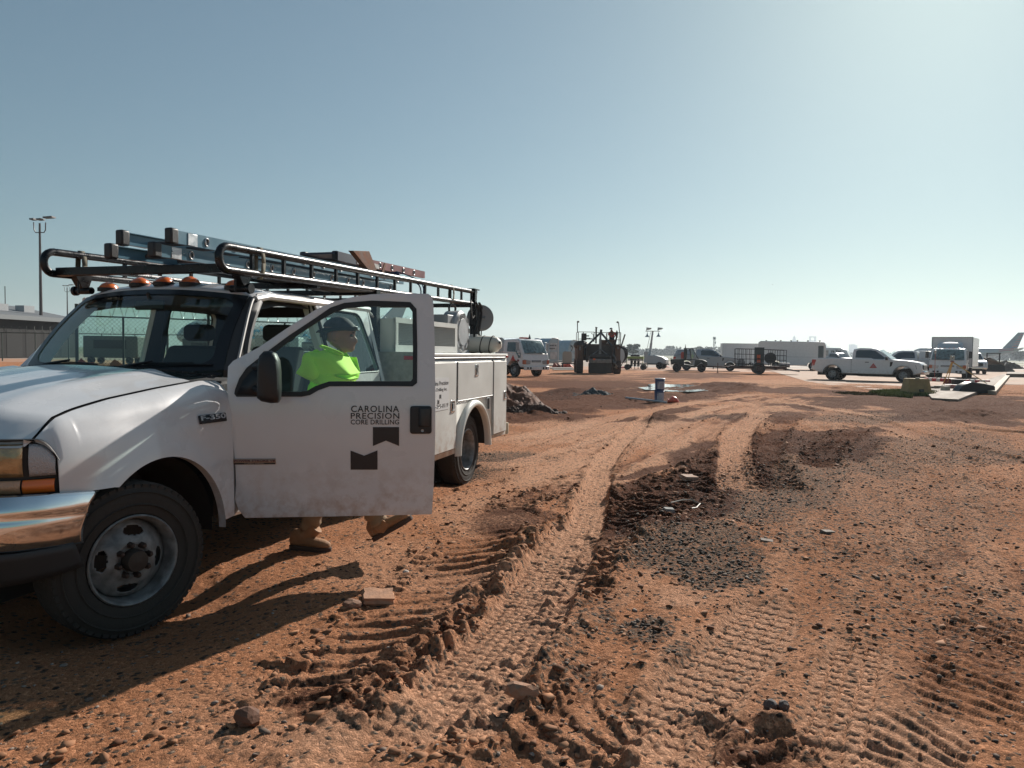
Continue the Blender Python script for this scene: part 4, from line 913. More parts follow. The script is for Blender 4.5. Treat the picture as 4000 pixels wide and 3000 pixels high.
# fender badge
def ftext(parent, body, x0, x1, yb, yt, m_, lift):
    a = uy(x0, yb, .985); b = uy(x1, yt, .985); t = text_obj('lettering', body, m_, parent, 1.0, (0, 0, 0), (0, 0, 0), bold=.03, extr=0)
    xs_ = [v.co.x for v in t.data.vertices]; ys_ = [v.co.y for v in t.data.vertices]; w = max(xs_) - min(xs_); h = max(ys_) - min(ys_)
    for v in t.data.vertices:
        X = a[0] + (v.co.x - min(xs_)) / w * (b[0] - a[0]); Z = a[2] + (v.co.y - min(ys_)) / h * (b[2] - a[2]); v.co = (X, fender_y(X, Z) + lift, Z)
    return t
a = uy(787, 1658, .985); b = uy(889, 1612, .985)
m = MB(); plate(m, rpoly([(a[0], a[2]), (b[0], a[2]), (b[0], b[2]), (a[0], b[2])], .008), [], lambda x, z: fender_y(x, z) + .008, 0, .03); fb = m.build('badge', DECAL, TR, solid=.008, off=0)
chr2 = mat('badge_silver', (.5, .5, .52), .3, .6); ftext(fb, 'F-350', 790, 886, 1644, 1613, chr2, .016); ftext(fb, 'SUPER DUTY', 830, 886, 1653, 1645, chr2, .016)
# ---- service body ----------------------------------------------------
BX0, BX1, BY, BZ0, BZ1 = -3.40, -6.19, 1.17, .315, 1.345
RAC = (-4.92, .30); RAR = .50
def body_side(s):
    def zl(x):
        u = (x - RAC[0]) / RAR; return max(BZ0 + (0.0 if x > RAC[0] else .02), RAC[1] + RAR * sqrt(1 - u * u)) if abs(u) < 1 else (BZ0 if x > RAC[0] else BZ0 + .02)
    xs = [BX0] + [RAC[0] + RAR * cos(t) for t in np.linspace(0.0, pi, 30)] + [BX1]
    xs = sorted(set(xs + list(np.linspace(BX0, RAC[0] + RAR, 4)) + list(np.linspace(RAC[0] - RAR, BX1, 4))), reverse=True)
    m = MB(); rows = [[(x, s * BY, zl(x)), (x, s * BY, BZ1)] for x in xs]; n = len(xs)
    m.add([p for r in rows for p in r], [(2 * i, 2 * i + 2, 2 * i + 3, 2 * i + 1) for i in range(n - 1)])
    yi = s * .74
    m.bx(BX0, BX1, yi, yi - s * .02, .55, BZ1); m.bx(BX0, BX0 - .01, yi, s * (BY - .002), BZ0, BZ1 - .004); m.bx(BX1, BX1 + .01, yi, s * (BY - .002), BZ0 + .02, BZ1 - .004); m.bx(BX0 - .012, RAC[0] + RAR + .02, yi, s * (BY - .003), BZ0 + .002, BZ0 + .012); m.bx(RAC[0] - RAR - .02, BX1 + .012, yi, s * (BY - .003), BZ0 + .022, BZ0 + .032)
    b = m.build('side_box', WHITE2, TR, solid=.004)
    m = MB(); m.grid(lambda u, v: (RAC[0] + (RAR - .004) * cos(pi * u), s * (BY - .01 - .55 * v), RAC[1] + (RAR - .004) * sin(pi * u)), 20, 1); m.bx(RAC[0] + RAR, RAC[0] - RAR, s * .50, s * .52, .2, .85); m.build('wheel_well', RUBBER, b)
    # white rolled wheel-arch flare
    m = MB(); rings = []
    for t in np.linspace(-.03, pi + .03, 34):
        cx, cz = RAC[0] + (RAR - .01) * cos(t), RAC[1] + (RAR - .01) * sin(t); dx, dz = cos(t), sin(t)
        rings.append([(cx + dx * a, s * (BY + b_), cz + dz * a) for a, b_ in ((-.006, -.02), (-.010, .03), (.0, .052), (.025, .058), (.055, .040), (.072, .004), (.072, -.0))])
    m.loft(rings, closed=False); m.build('arch_flare', mat('flare_white', (.62, .61, .56), .35, coat=.4), b, smooth=60)
    # lid
    m = MB(); m.bx(BX0 + .0, BX1 - .015, s * .72, s * (BY + .018), BZ1 + .004, BZ1 + .034); m.build('lid', WHITE2, b, bevel=.008)
    m = MB(); m.tube([(BX0, s * (BY + .010), BZ1 - .012), (BX1, s * (BY + .010), BZ1 - .012)], .008, 6); m.build('drip_trim', GALV, b)
    def bdoor(x0, x1, z0, z1, latch=None, cut=False, lw=.055, lh=.095):
        P = rpoly([(x0, z0), (x1, z0), (x1, z1), (x0, z1)], .012)
        if cut: P = cut
        mm_ = MB(); mm_.prism(P, s * (BY + .002), s * (BY + .017)); d = mm_.build('compartment_door', WHITE2, b, bevel=.004)
        mm_ = MB(); mm_.tube([(p[0], s * (BY + .003), p[1]) for p in P], .007, 4, closed=True); mm_.build('door_gasket', RUBBER, d)
        if latch:
            lx, lz = latch; mm_ = MB(); mm_.prism(rpoly([(lx - lw / 2, lz - lh / 2), (lx + lw / 2, lz - lh / 2), (lx + lw / 2, lz + lh / 2), (lx - lw / 2, lz + lh / 2)], .012), s * (BY + .012), s * (BY + .024)); L = mm_.build('latch', CHROME, d, bevel=.003)
            mm_ = MB(); mm_.prism(rpoly([(lx - lw * .34, lz - lh * .36), (lx + lw * .34, lz - lh * .36), (lx + lw * .34, lz + lh * .40), (lx - lw * .34, lz + lh * .40)], .008), s * (BY + .0235), s * (BY + .026)); mm_.build('latch_cup', BLACKP, L)
            mm_ = MB(); mm_.box((lx, s * (BY + .029), lz - lh * .28), (lw * .6, .008, lh * .16)); mm_.box((lx, s * (BY + .028), lz + .002), (lw * .22, .008, lh * .42)); mm_.build('latch_paddle', GALV, L)
        return d
    bdoor(-3.46, -4.345, .375, 1.285, (-4.235, .825), lw=.11, lh=.13)
    bdoor(-4.395, -5.585, .875, 1.285, (-4.99, 1.19), lw=.10, lh=.14)
    bdoor(-5.635, -6.165, .385, 1.285, (-6.09, .845), lw=.10, lh=.115)
    m = MB(); m.bx(-5.60, -5.62, s * (BY + .001), s * (BY + .006), .36, 1.31); m.build('hinge_strip', mat('hinge_dirty', (.10, .075, .06), .6, .4), b)
    m = MB(); m.tube([(-5.60, s * (BY + .010), z) for z in np.linspace(.38, 1.30, 12)], .008, 6); m.tube([(x, s * (BY + .012), .872) for x in (-4.39, -5.59)], .007, 6); m.build('piano_hinge', GALV, b)
    # fuel filler recess
    m = MB(); P = rpoly([(-5.37, .70), (-5.49, .70), (-5.49, .86), (-5.37, .86)], .02); Q = rpoly([(-5.385, .715), (-5.475, .715), (-5.475, .845), (-5.385, .845)], .015)
    m.add([(a, s * (BY + .012), c) for a, c in P] + [(a, s * (BY + .014), c) for a, c in Q] + [(a, s * (BY - .03), c) for a, c in Q], [(i, (i + 1) % len(P), len(P) + (i + 1) % len(P), len(P) + i) for i in range(len(P))] + [(len(P) + i, len(P) + (i + 1) % len(P), 2 * len(P) + (i + 1) % len(P), 2 * len(P) + i) for i in range(len(P))]); fz = m.build('fuel_filler', GALV, b)
    m = MB(); m.prism(Q, s * (BY + .0005), s * (BY + .003)); m.build('filler_cup', BLACKP, fz)
    m = MB(); m.box((-5.1 if s < 0 else BX1 + .03, s * (BY + .02), BZ1 + .0), (.05, .02, .025)); m.build('side_marker', REDL, b, bevel=.004)
    return b
SB = body_side(1); body_side(-1)
# magnetic sign on the front compartment door
a0 = uy(1753, 1474, 1.187); b0 = uy(1753, 1597, 1.187)
sxa, sxb = -3.60, a0[0]
m = MB(); m.bx(sxa, sxb, BY + .0185, BY + .0205, b0[2], a0[2]); sg = m.build('door_sign', mat('sign_white', (.60, .60, .60), .5), SB)
def stext(body, x1, z0, z1, w, x0=None):
    t = text_obj('lettering', body, DECAL, sg, 1.0, (0, 0, 0), (0, 0, 0), extr=0, bold=.01)
    xs_ = [v.co.x for v in t.data.vertices]; ys_ = [v.co.y for v in t.data.vertices]; W = max(xs_) - min(xs_); Hh = max(ys_) - min(ys_)
    for v in t.data.vertices: v.co = (x1 + w - (v.co.x - min(xs_)) / W * w, BY + .0215, z0 + (v.co.y - min(ys_)) / Hh * (z1 - z0))
hz = a0[2] - b0[2]; stext('Carolina Precision', sxb + .02, b0[2] + hz * .775, b0[2] + hz * .91, .50); stext('Core Drilling Inc.', sxb + .05, b0[2] + hz * .565, b0[2] + hz * .70, .44); stext('704-245-0119', sxb + .02, b0[2] + hz * .07, b0[2] + hz * .20, .46)
for (xx, zz, fl) in ((sxb + .21, .42, 1), (sxb + .26, .28, -1)):
    zc = b0[2] + hz * zz; w = .05; h = hz * .07; P = [(xx, zc + h), (xx + w, zc + h), (xx + w, zc - h), (xx + w / 2, zc - h + .012), (xx, zc - h)] if fl > 0 else [(xx, zc - h), (xx + w, zc - h), (xx + w, zc + h), (xx + w / 2, zc + h - .012), (xx, zc + h)]
    m = MB(); m.add([(p, BY + .0215, q) for p, q in P], [tuple(range(5))]); m.build('emblem', DECAL, sg, smooth=0)
m = MB(); m.bx(BX0, BX1, -.74, .74, .55, .60); m.bx(BX0, BX0 - .03, -.74, .74, .60, 1.38); m.bx(BX1 + .03, BX1, -.74, .74, .60, 1.2); m.build('load_bed', WHITE2, TR)
m = MB(); m.bx(BX0 + .03, BX0 + .001, .55, 1.16, BZ0 + .1, 1.39); bh = m.build('bulkhead', mat('bulkhead_dirty', (.34, .34, .30), .6, var=.25, vscale=20), TR)
m = MB(); m.box((BX0 + .036, 1.08, 1.335), (.01, .09, .035)); m.build('side_reflector', REDL, bh)
m = MB(); m.bx(BX1 - .02, BX1 - .16, -1.1, 1.1, .30, .40); m.build('rear_bumper', STEEL, TR, bevel=.01); m = MB(); m.lathe([(.045, .30), (.05, .34), (.05, .44), (.045, .45), (0, .45)], (BX1 - .14, 1.12, .02), n=14); m.build('rubber_stop', mat('stop_tan', (.45, .38, .28), .8), TR)
# ---- rack -----------------------------------------------------------
RK = bpy.data.objects.new('ladder_rack', None); COL.objects.link(RK); RK.parent = TR
def railz(x): return 2.075 + (-1.2 - x) * .021
def rack_rail(s, y):
    x0, x1 = -1.19, -6.20; zt = lambda x: railz(x); zb = lambda x: railz(x) - .155
    top = [(x, y, zt(x)) for x in np.linspace(x1, x0 - .05, 16)]; lp = [(x0 - .05 + .0775 * sin(t), y, (zt(x0) + zb(x0)) / 2 + .0775 * cos(t)) for t in np.linspace(.25, pi - .25, 9)]; bot = [(x, y, zb(x)) for x in np.linspace(x0 - .05, x1, 16)]
    m = MB(); m.tube(top + lp + bot, .027, 12); r = m.build('side_rail', STEEL, RK, smooth=60)
    for x in list(np.linspace(x0 - .32, x1 + .15, 13)): m = MB(); m.bx(x - .012, x + .012, y - .012, y + .012, zb(x) + .02, zt(x) - .02); m.build('rail_bar', STEEL, r)
    return r
rack_rail(1, .735); rack_rail(-1, -.735)
m = MB(); m.bx(-1.24, -1.30, -.72, .72, 1.905, 1.965); m.build('cross_bar', STEEL, RK, bevel=.006)
for x in (-2.4, -3.36, -4.7, -6.10): m = MB(); m.bx(x - .025, x + .025, -.72, .72, railz(x) - .20, railz(x) - .15); m.build('cross_bar', STEEL, RK)
m = MB(); m.tube([(x, -.50, 1.955 + (-1.3 - x) * .012) for x in (-1.32, -3.3)], .018, 8); m.tube([(-1.32, .3, 1.94), (-3.3, .3, 1.955)], .015, 8); m.build('inner_rail', STEEL, RK)
for s in (1, -1):
    m = MB(); y = s * .70; m.loft([[(x, y - s * .03, z) for x, z in ((-1.36, 1.93), (-1.52, 1.93), (-1.50 + .02, 1.83), (-1.43, 1.83))], [(x, y + s * .03, z) for x, z in ((-1.36, 1.93), (-1.52, 1.93), (-1.50 + .02, 1.83), (-1.43, 1.83))]]); m.cyl((-1.45, y - s * .09, 1.815), (-1.45, y + s * .07, 1.815), .026); m.cyl((-1.45, y + s * .05, 1.815), (-1.45, y + s * .075, 1.815), .036); m.cyl((-1.40, y - s * .02, 1.79), (-1.40, y - s * .02, 1.90), .008)
    m.build('rack_foot', STEEL, RK)
    for x in (-3.36, -6.12):
        m = MB(); m.bx(x - .035, x + .035, s * .735 - .035, s * .735 + .035, 1.38, railz(x) - .15 if x > -4 else railz(x) + .02); m.build('rack_post', STEEL, RK)
    m = MB(); m.bx(-6.02, -6.22, s * .735 - .05, s * .735 + .05, railz(-6.12) + .025, railz(-6.12) + .037); m.build('end_plate', STEEL, RK)
for x, y in ((-1.62, .735), (-1.50, -.735), (-5.35, .735)):     # ratchet straps
    m = MB(); zt = railz(x) + .032; m.grid(lambda u, v: (x + .045 * v, y + (.034) * cos(u * 2 * pi) , zt - .11 + .115 * sin(u * 2 * pi)), 14, 1); tag(m.build('strap', mat('webbing', (.12, .11, .08), .9), RK, solid=.003))
# ---- ladders lying on the rack --------------------------------------
BLUEF = mat('blue_fibreglass', (.075, .19, .26), .38, var=.15, vscale=4, coat=.2); ALU = mat('aluminium', (.52, .53, .54), .35, .8, var=.15, vscale=20)
def T(o): o.location = tuple(TO); o.rotation_euler[2] = TROT; return o
def ladder(label, x0, x1, z0, z1, yc, w, depth, m_, nr_, rail_w=.03, foot=True):
    L = thing('extension_ladder', label, 'ladder', tuple(TO), TROT, None); q = lambda x: z0 + (z1 - z0) * (x - x0) / (x1 - x0)
    for s in (1, -1):
        m = MB(); y = yc + s * w / 2
        for (ya, yb, za, zb_) in ((0, .004, 0, depth), (0, -s * rail_w, 0, .005), (0, -s * rail_w, depth - .005, depth)):
            m.loft([[(x, y + ya, q(x) + za), (x, y + yb, q(x) + za), (x, y + yb, q(x) + zb_), (x, y + ya, q(x) + zb_)] for x in (x0, x1)])
        r = m.build('side_rail', m_, L, smooth=0)
        if foot:
            m = MB(); m.box((x0 + .015, y - s * .012, q(x0) + depth / 2), (.07, rail_w + .03, depth + .02)); m.build('end_cap', BLACKP, r, bevel=.012)
            m = MB(); m.box((x0 - .16, y + s * .004, q(x0) + depth / 2), (.09, .008, depth * .95)); m.build('bracket', ALU, r, bevel=.002)
        for k in range(nr_):
            x = x0 - .30 - k * .305
            if x < x1 + .05: break
            m = MB(); m.tube([(x + .020 * cos(t), y + s * .006, q(x) + depth / 2 + .026 * sin(t)) for t in np.linspace(0, 2 * pi, 17)[:-1]], .0055, 5, closed=True); m.build('rung_collar', ALU, r)
            m = MB(); m.cyl((x, y + s * .0045, q(x) + depth / 2), (x, y + s * .0065, q(x) + depth / 2), .017, 10); m.build('rung_end', BLACKP, r)
    for k in range(nr_):
        x = x0 - .30 - k * .305
        if x < x1 + .05: break
        m = MB(); m.tube([(x, yc - w / 2, q(x) + depth / 2), (x, yc + w / 2, q(x) + depth / 2)], .018, 10); m.build('rung', mat('rung_grip', (.10, .095, .095), .7, .4, bump=.4, bscale=120), L)
    return L
l1 = ladder('blue fibreglass ladder section, upper of the two, with aluminium brackets on the truck rack', -1.10, -4.60, 2.085, 2.140, .235, .42, .085, BLUEF, 12)
l2 = ladder('blue fibreglass ladder section underneath the upper blue one on the truck rack', -.99, -4.45, 1.985, 2.045, .225, .37, .080, BLUEF, 12)
l3 = ladder('dark red step ladder lying behind the blue ladders on the rack', -3.62, -5.78, 2.285, 2.33, .0, .38, .085, mat('red_fibreglass', (.20, .045, .045), .45, var=.25, vscale=8), 7)
m = MB(); m.bx(-3.58, -3.95, .19, .215, 2.285, 2.375); m.bx(-3.58, -3.95, -.215, -.19, 2.285, 2.375); m.bx(-3.56, -3.9, -.19, .19, 2.345, 2.365); m.build('top_cap', mat('navy_plastic', (.02, .03, .06), .5), l3)
m = MB(); m.bx(-4.0, -4.5, .197, .199, 2.30, 2.35); m.build('warning_sticker', mat('sticker', (.55, .53, .50), .6, var=.5, vscale=30), l3)
# rusty steel bracket stuck between the ladders
def cp_(px, py, y): return uy(px, py, y)
P = [uy(1379, 979, .42), (uy(1443, 981, .42)), uy(1475, 1062, .42), uy(1448, 1064, .42), uy(1428, 1040, .42)]
m = MB(); m.loft([[(p[0] , p[1], p[2]) for p in P], [(p[0] + .01, p[1] - .05, p[2]) for p in P]]); m.bx(P[1][0] - .0, P[1][0] - .02, .40, .30, P[1][2] - .25, P[1][2]); m.loft([[(x, y, z) for x, z in ((-4.02, 2.15), (-4.09, 2.15), (-4.17, 2.32), (-4.13, 2.32))] for y in (.44, .45)])
bo = T(m.build('steel_bracket', RUST, None, bevel=.003)); tag(bo, 'rusty steel angle bracket sticking up from the ladders on the truck rack', 'bracket')
m = MB(); m.tube(catmull([(-4.25, .45, 2.22), (-4.30, .62, 2.17), (-4.32, .76, 2.10), (-4.34, .77, 1.98), (-4.30, .74, 1.95)], 4), .008, 6); m.tube(catmull([(-4.28, .46, 2.24), (-4.24, .60, 2.22), (-4.40, .76, 2.12), (-4.36, .78, 1.90)], 4), .007, 6); m.ell((-4.28, .52, 2.22), (.03, .03, .03))
tag(T(m.build('rope', mat('navy_rope', (.02, .035, .10), .8), None)), 'navy rope tied round the ladders and rack rail', 'rope')
# wooden ramp/board under the ladders
m = MB(); m.bx(-2.1, -3.9, .35, .66, 1.945, 1.985); tag(T(m.build('plank', mat('old_board', (.20, .16, .12), .8, var=.3, bump=.3), None, bevel=.004)), 'weathered board lying under the blue ladders on the rack', 'board')
# ---- load on the service body ---------------------------------------
def expanded_mesh(m, fx, a0, a1, b0_, b1, cell=.035, wire=.0035):
    """diamond wire lattice; fx maps (a,b) to a point"""
    n = int((a1 - a0 + b1 - b0_) / cell)
    for k in range(n + 1):
        for sg_ in (1, -1):
            c = k * cell; pts = []
            p0a = a0 + max(0, c - (b1 - b0_)); p1a = a0 + min(c, a1 - a0)
            if p1a <= p0a: continue
            z0 = c - (p0a - a0); z1 = c - (p1a - a0)
            if sg_ > 0: A = (p0a, b0_ + z0); B = (p1a, b0_ + z1)
            else: A = (p0a, b1 - z0); B = (p1a, b1 - z1)
            m.tube([fx(*A), fx(*B)], wire, 4, cap=False)
CY = .93
cage = thing('mesh_sided_box', 'long white steel box with expanded metal mesh sides standing on the service body', 'tool box', tuple(TO), TROT)
for (xa, xb) in ((-3.40, -3.46), (-4.14, -4.20), (-4.96, -5.03)): m = MB(); m.bx(xa, xb, CY - .03, CY, 1.40, 1.70); m.build('corner_post', WHITE2, cage)
m = MB(); m.bx(-3.40, -5.03, CY - .03, CY + .001, 1.665, 1.715); m.build('top_rail', WHITE2, cage); m = MB(); m.bx(-3.40, -5.03, CY - .03, CY + .001, 1.384, 1.455); m.build('bottom_rail', WHITE2, cage)
m = MB(); expanded_mesh(m, lambda a, b: (a, CY - .012, b), -4.96, -3.46, 1.455, 1.665, .032, .0045); e = m.build('mesh_panel', mat('mesh_wire', (.40, .40, .38), .5, .3), cage); e['kind'] = 'stuff'
m = MB(); m.bx(-3.42, -5.01, CY - .50, CY - .47, 1.39, 1.70); m.bx(-3.42, -5.01, CY - .48, CY - .03, 1.69, 1.705); m.build('back_panel', WHITE2, cage); m = MB(); m.bx(-3.40, -3.42, CY - .48, CY, 1.39, 1.70); m.build('end_panel', WHITE2, cage)
m = MB(); m.bx(-3.6, -4.9, CY - .40, CY - .10, 1.39, 1.50); m.build('tools_inside', STEEL, cage)
drum = thing('hose_drum', 'large grey plastic drum with radial slots on the service body behind the mesh box', 'hose reel', tuple(TO), TROT)
dc = Vector((-5.42, .86, 1.635)); DR = .255
m = MB(); m.lathe([(0, 0), (.05, .004), (.09, .0), (DR * .62, .0), (DR * .66, -.012), (DR * .9, -.008), (DR, -.03), (DR + .004, -.06), (DR, -.20), (DR * .8, -.24), (0, -.25)], dc, axis='y', n=40); m.build('housing', GREYPL, drum, smooth=35)
for k in range(9):
    a = 2 * pi * k / 9; m = MB(); P = [(.66, -.17), (.90, -.24), (.90, .05), (.66, .10)]
    m.add([(dc.x + DR * r * sin(a + t), dc.y + .003, dc.z + DR * r * cos(a + t)) for r, t in P], [(0, 1, 2, 3)]); m.build('slot', BLACKP, drum, smooth=0)
m = MB(); m.bx(dc.x + .20, dc.x - .25, dc.y - .22, dc.y - .02, 1.384, 1.42); m.build('drum_base', GREYPL, drum); m = MB(); m.bx(-5.05, -5.30, .62, .80, 1.62, 1.83); m.build('motor_box', mat('grey_box', (.25, .26, .27), .5), drum, bevel=.01)
m = MB(); m.tube(catmull([(dc.x + .12, .72, dc.z + DR - .01), (dc.x + .12, .72, dc.z + DR + .05), (dc.x + .03, .72, dc.z + DR + .075), (dc.x - .08, .72, dc.z + DR + .05), (dc.x - .08, .72, dc.z + DR - .01)], 4), .014, 8); m.build('handle', BLACKP, drum)
reel = thing('cord_reel', 'grey round cord reel clamped to the rear post of the rack', 'cord reel', tuple(TO), TROT)
rc = Vector((-6.24, .80, 1.845)); 
for k, (d0, d1, rr) in enumerate(((.0, .012, .172), (-.085, -.073, .172), (-.073, 0, .10))):
    m = MB(); m.lathe([(0, d0), (rr - .03, d0), (rr, d0 + .002), (rr, d1), (rr - .03, d1 + .008), (rr - .06, d1 + .003), (0, d1 + .003)], axis='y', n=36); o = m.build(('flange', 'flange', 'spool')[k], mat('reel_grey', (.20, .21, .22), .45, .2) if k < 2 else RUBBER, reel, smooth=35); o.location = rc; o.rotation_euler[2] = radians(-52)
m = MB(); m.loft([[(-6.12, .772, 1.845 + q) for q in (-.09, .09)] + [(-6.12, .780, 1.845 + q) for q in (.09, -.09)], [(-6.30, .822, 1.845 + q) for q in (-.06, .06)] + [(-6.30, .830, 1.845 + q) for q in (.06, -.06)]]); m.cyl((-6.24, .80, 1.845), (-6.25, .86, 1.845), .02); m.build('arm', mat('reel_grey', (.20, .21, .22), .45, .2), reel)
m = MB(); m.tube(catmull([(-6.26, .80, 1.68), (-6.24, .80, 1.60), (-6.16, .79, 1.55), (-6.13, .78, 1.52)], 5), .008, 6); m.build('cord', RUBBER, reel)
hz_ = []
m = MB()
for k in range(5):
    ph = k * 1.3; cx = -6.02 + .05 * sin(ph); m.tube(catmull([(cx, .80 + .01 * k, 2.03), (cx - .10 - .02 * k, .81, 1.95), (cx - .02, .82, 1.80 - .05 * k), (cx + .06, .82, 1.68 - .04 * k), (cx - .04 + .05 * sin(ph), .81, 1.56), (cx - .12, .80, 1.48), (cx - .05, .80, 1.42)], 5), .011, 6)
for k in range(3): m.tube([(-6.06 + .075 * cos(t) + .02 * k, .82 + .012 * k, 1.58 + .09 * sin(t) - .03 * k) for t in np.linspace(0, 2 * pi, 17)[:-1]], .010, 6, closed=True)
m.tube(catmull([(-6.0, .74, 2.06), (-5.9, .78, 2.0), (-5.86, .80, 1.90), (-5.9, .80, 1.83), (-5.98, .80, 1.86)], 5), .011, 6); m.box((-6.04, .80, 1.66), (.06, .05, .16))
tag(T(m.build('hose_bundle', RUBBER, None)), 'black hoses and cables looped around the rear rack post', 'hoses')
tank = thing('water_tank', 'white plastic tank with black straps at the rear of the service body', 'tank', tuple(TO), TROT)
m = MB(); m.lathe([(0, -.40), (.07, -.39), (.125, -.34), (.145, -.26), (.15, -.1), (.15, .1), (.145, .24), (.125, .32), (.07, .37), (0, .385)], axis='x', n=28); o = m.build('tank_shell', mat('poly_tank', (.60, .56, .48), .5), tank, smooth=60); o.location = (-5.98, .86, 1.495); o.rotation_euler[2] = pi / 2; o.scale = (.80, .72, .72)
for x in (.92, 1.04): m = MB(); m.tube([(-5.98 + .112 * cos(t), x + .02 * sin(t), 1.495 + .112 * sin(t)) for t in np.linspace(0, 2 * pi, 25)[:-1]], .006, 6, closed=True); m.build('strap', BLACKP, tank)
m = MB(); m.cyl((-5.98, .80, 1.59), (-5.98, .80, 1.625), .05); m.build('filler_cap', WHITEPL, tank); m = MB(); m.lathe([(.016, 0), (.016, .02), (0, .022)], (-5.93, 1.155, 1.52), axis='y', n=10); m.build('bung', BLACKP, tank)
m = MB(); m.cyl((-5.55, .42, 1.58), (-6.05, .42, 1.58), .09, 20); m.cyl((-5.50, .42, 1.58), (-5.56, .42, 1.58), .06, 20); tag(T(m.build('air_cylinder', mat('cyl_grey', (.16, .19, .20), .4, .4), None)), 'dark grey cylinder lying behind the white tank', 'cylinder')
m = MB(); m.lathe([(.16, 1.39), (.17, 1.45), (.15, 1.60), (.08, 1.66), (0, 1.67)], (-5.75, .55, 0), n=24); m.box((-5.78, .55, 1.60), (.1, .2, .09)); tag(T(m.build('compressor', GREYPL, None)), 'grey rounded compressor beside the rack post', 'compressor')
for k, (x, y, h) in enumerate(((-3.62, .5, 1.62), (-3.75, .2, 1.75))):
    m = MB(); m.cyl((x, y, 1.0), (x, y, h), .10, 20); m.cyl((x, y, h), (x, y, h + .06), .05); tag(T(m.build('gas_bottle', mat('bottle_%d' % k, ((.05, .05, .055), (.25, .26, .27))[k], .5), None, bevel=.01)), ('short black gas bottle', 'tall grey gas bottle')[k] + ' standing in the bed behind the cab', 'gas bottle')
# ================================================================== people
def skinned(verts, edges, radii, sub=2, root=0):
    me = bpy.data.meshes.new('tmp'); me.from_pydata([tuple(v) for v in verts], edges, []); o = bpy.data.objects.new('tmp', me); COL.objects.link(o)
    md = o.modifiers.new('skin', 'SKIN'); md.use_smooth_shade = True
    for i, r in enumerate(radii):
        sv = me.skin_vertices[0].data[i]; sv.radius = r if isinstance(r, tuple) else (r, r); sv.use_root = (i == root)
    sb = o.modifiers.new('sub', 'SUBSURF'); sb.levels = sub; sb.render_levels = sub
    dg = bpy.context.evaluated_depsgraph_get(); out = bpy.data.meshes.new_from_object(o.evaluated_get(dg)); COL.objects.unlink(o); bpy.data.objects.remove(o)
    return out
def mesh_obj(name, me, m, parent, smooth=True):
    me.materials.clear(); me.materials.append(m); me.polygons.foreach_set('use_smooth', [smooth] * len(me.polygons)); o = bpy.data.objects.new(name, me); COL.objects.link(o); o.parent = parent; return o
def head_rings(base, fwd, side, up, H=.235, wscale=1.0, grow=0.0, z0=0, z1=1.01):
    LV = [(0, .082, .025, .028), (.05, .100, .0, .042), (.12, .108, -.03, .054), (.20, .106, -.06, .060), (.25, .112, -.070, .062), (.285, .106, -.078, .063), (.31, .112, -.085, .064), (.35, .106, -.092, .066), (.42, .102, -.100, .070), (.49, .094, -.105, .073), (.55, .098, -.108, .075), (.61, .106, -.110, .076), (.70, .105, -.112, .077), (.80, .094, -.104, .072), (.88, .074, -.088, .060), (.95, .045, -.058, .042), (1.0, .01, -.02, .015)]
    rings = []
    for (z, f, b, w) in LV:
        if z < z0 or z > z1: continue
        f += grow; b -= grow; w += grow; c = (f + b) / 2; a = (f - b) / 2; ring = []
        for k in range(32):
            t = 2 * pi * k / 32; ct, st = cos(t), sin(t); x = c + a * (abs(ct) ** .9) * (1 if ct > 0 else -1); y = w * wscale * (abs(st) ** .92) * (1 if st > 0 else -1)
            if grow == 0:
                nz = max(0, 1 - abs(z - .385) / .13) if z < .385 else max(0, 1 - (z - .385) / .20); x += .027 * nz ** .8 * math.exp(-(y / .013) ** 2) * (ct > 0)
                x -= .010 * math.exp(-((z - .50) / .045) ** 2) * math.exp(-((abs(y) - .032) / .014) ** 2) * (ct > 0)
                x += .004 * (math.exp(-((z - .245) / .02) ** 2) + math.exp(-((z - .315) / .02) ** 2)) * math.exp(-(y / .022) ** 2) * (ct > 0)
            ring.append(base + fwd * x + side * y + up * (z * H + (grow if z > .9 else 0)))
        rings.append(ring)
    return rings
SKIN = mat('skin', (.27, .13, .08), .5, var=.12, vscale=20); HIVIS = mat('hivis_shirt', (.50, .88, .05), .75, bump=.2, bscale=200); PANTS = mat('tan_trousers', (.26, .175, .105), .9, var=.15, vscale=12, bump=.2); BOOT = mat('tan_boot', (.30, .155, .075), .8, var=.3, vscale=14, bump=.3); SOLE = mat('boot_sole', (.06, .035, .025), .9); CAPM = mat('skull_cap', (.045, .045, .055), .8, var=.95, vscale=16)
HMAT = bpy.data.materials['hivis_shirt']; _b = HMAT.node_tree.nodes['Principled BSDF']; _b.inputs['Subsurface Weight'].default_value = 0.0
YP = 5.06
def W(px, py, dy=0.0): q = apt(px, py, YP); v = Vector(q); sc = (YP + dy) / YP; return Vector((v.x, v.y + dy, v.z))
per = thing('person', 'man in neon yellow green t-shirt and patterned skull cap walking behind the open truck door', 'person', (0, 0, 0), 0)
per.location = (W(1250, 1665).x, YP, 0); PO = Vector(per.location)
def L_(v): return v - PO
hipc = W(1262, 1655); chest = W(1292, 1470); neckb = W(1292, 1392); 
sR = W(1246, 1414, -.15); sL = W(1308, 1412, .165); eR = W(1180, 1545, -.20); wR = W(1215, 1670, -.20); eL = W(1380, 1560, .22); wL = W(1470, 1640, .18)
hR = W(1258, 1680, -.09); hL = W(1262, 1680, .09); kR = W(1415, 1880, -.09); aR = W(1497, 2050, -.09); kL = W(1275, 1890, .07); aL = W(1182, 2092, .07)
J = [hipc, W(1275, 1560), chest, neckb, W(1306, 1362), W(1328, 1325), sR, eR, wR, sL, eL, wL, hR, kR, aR, hL, kL, aL]
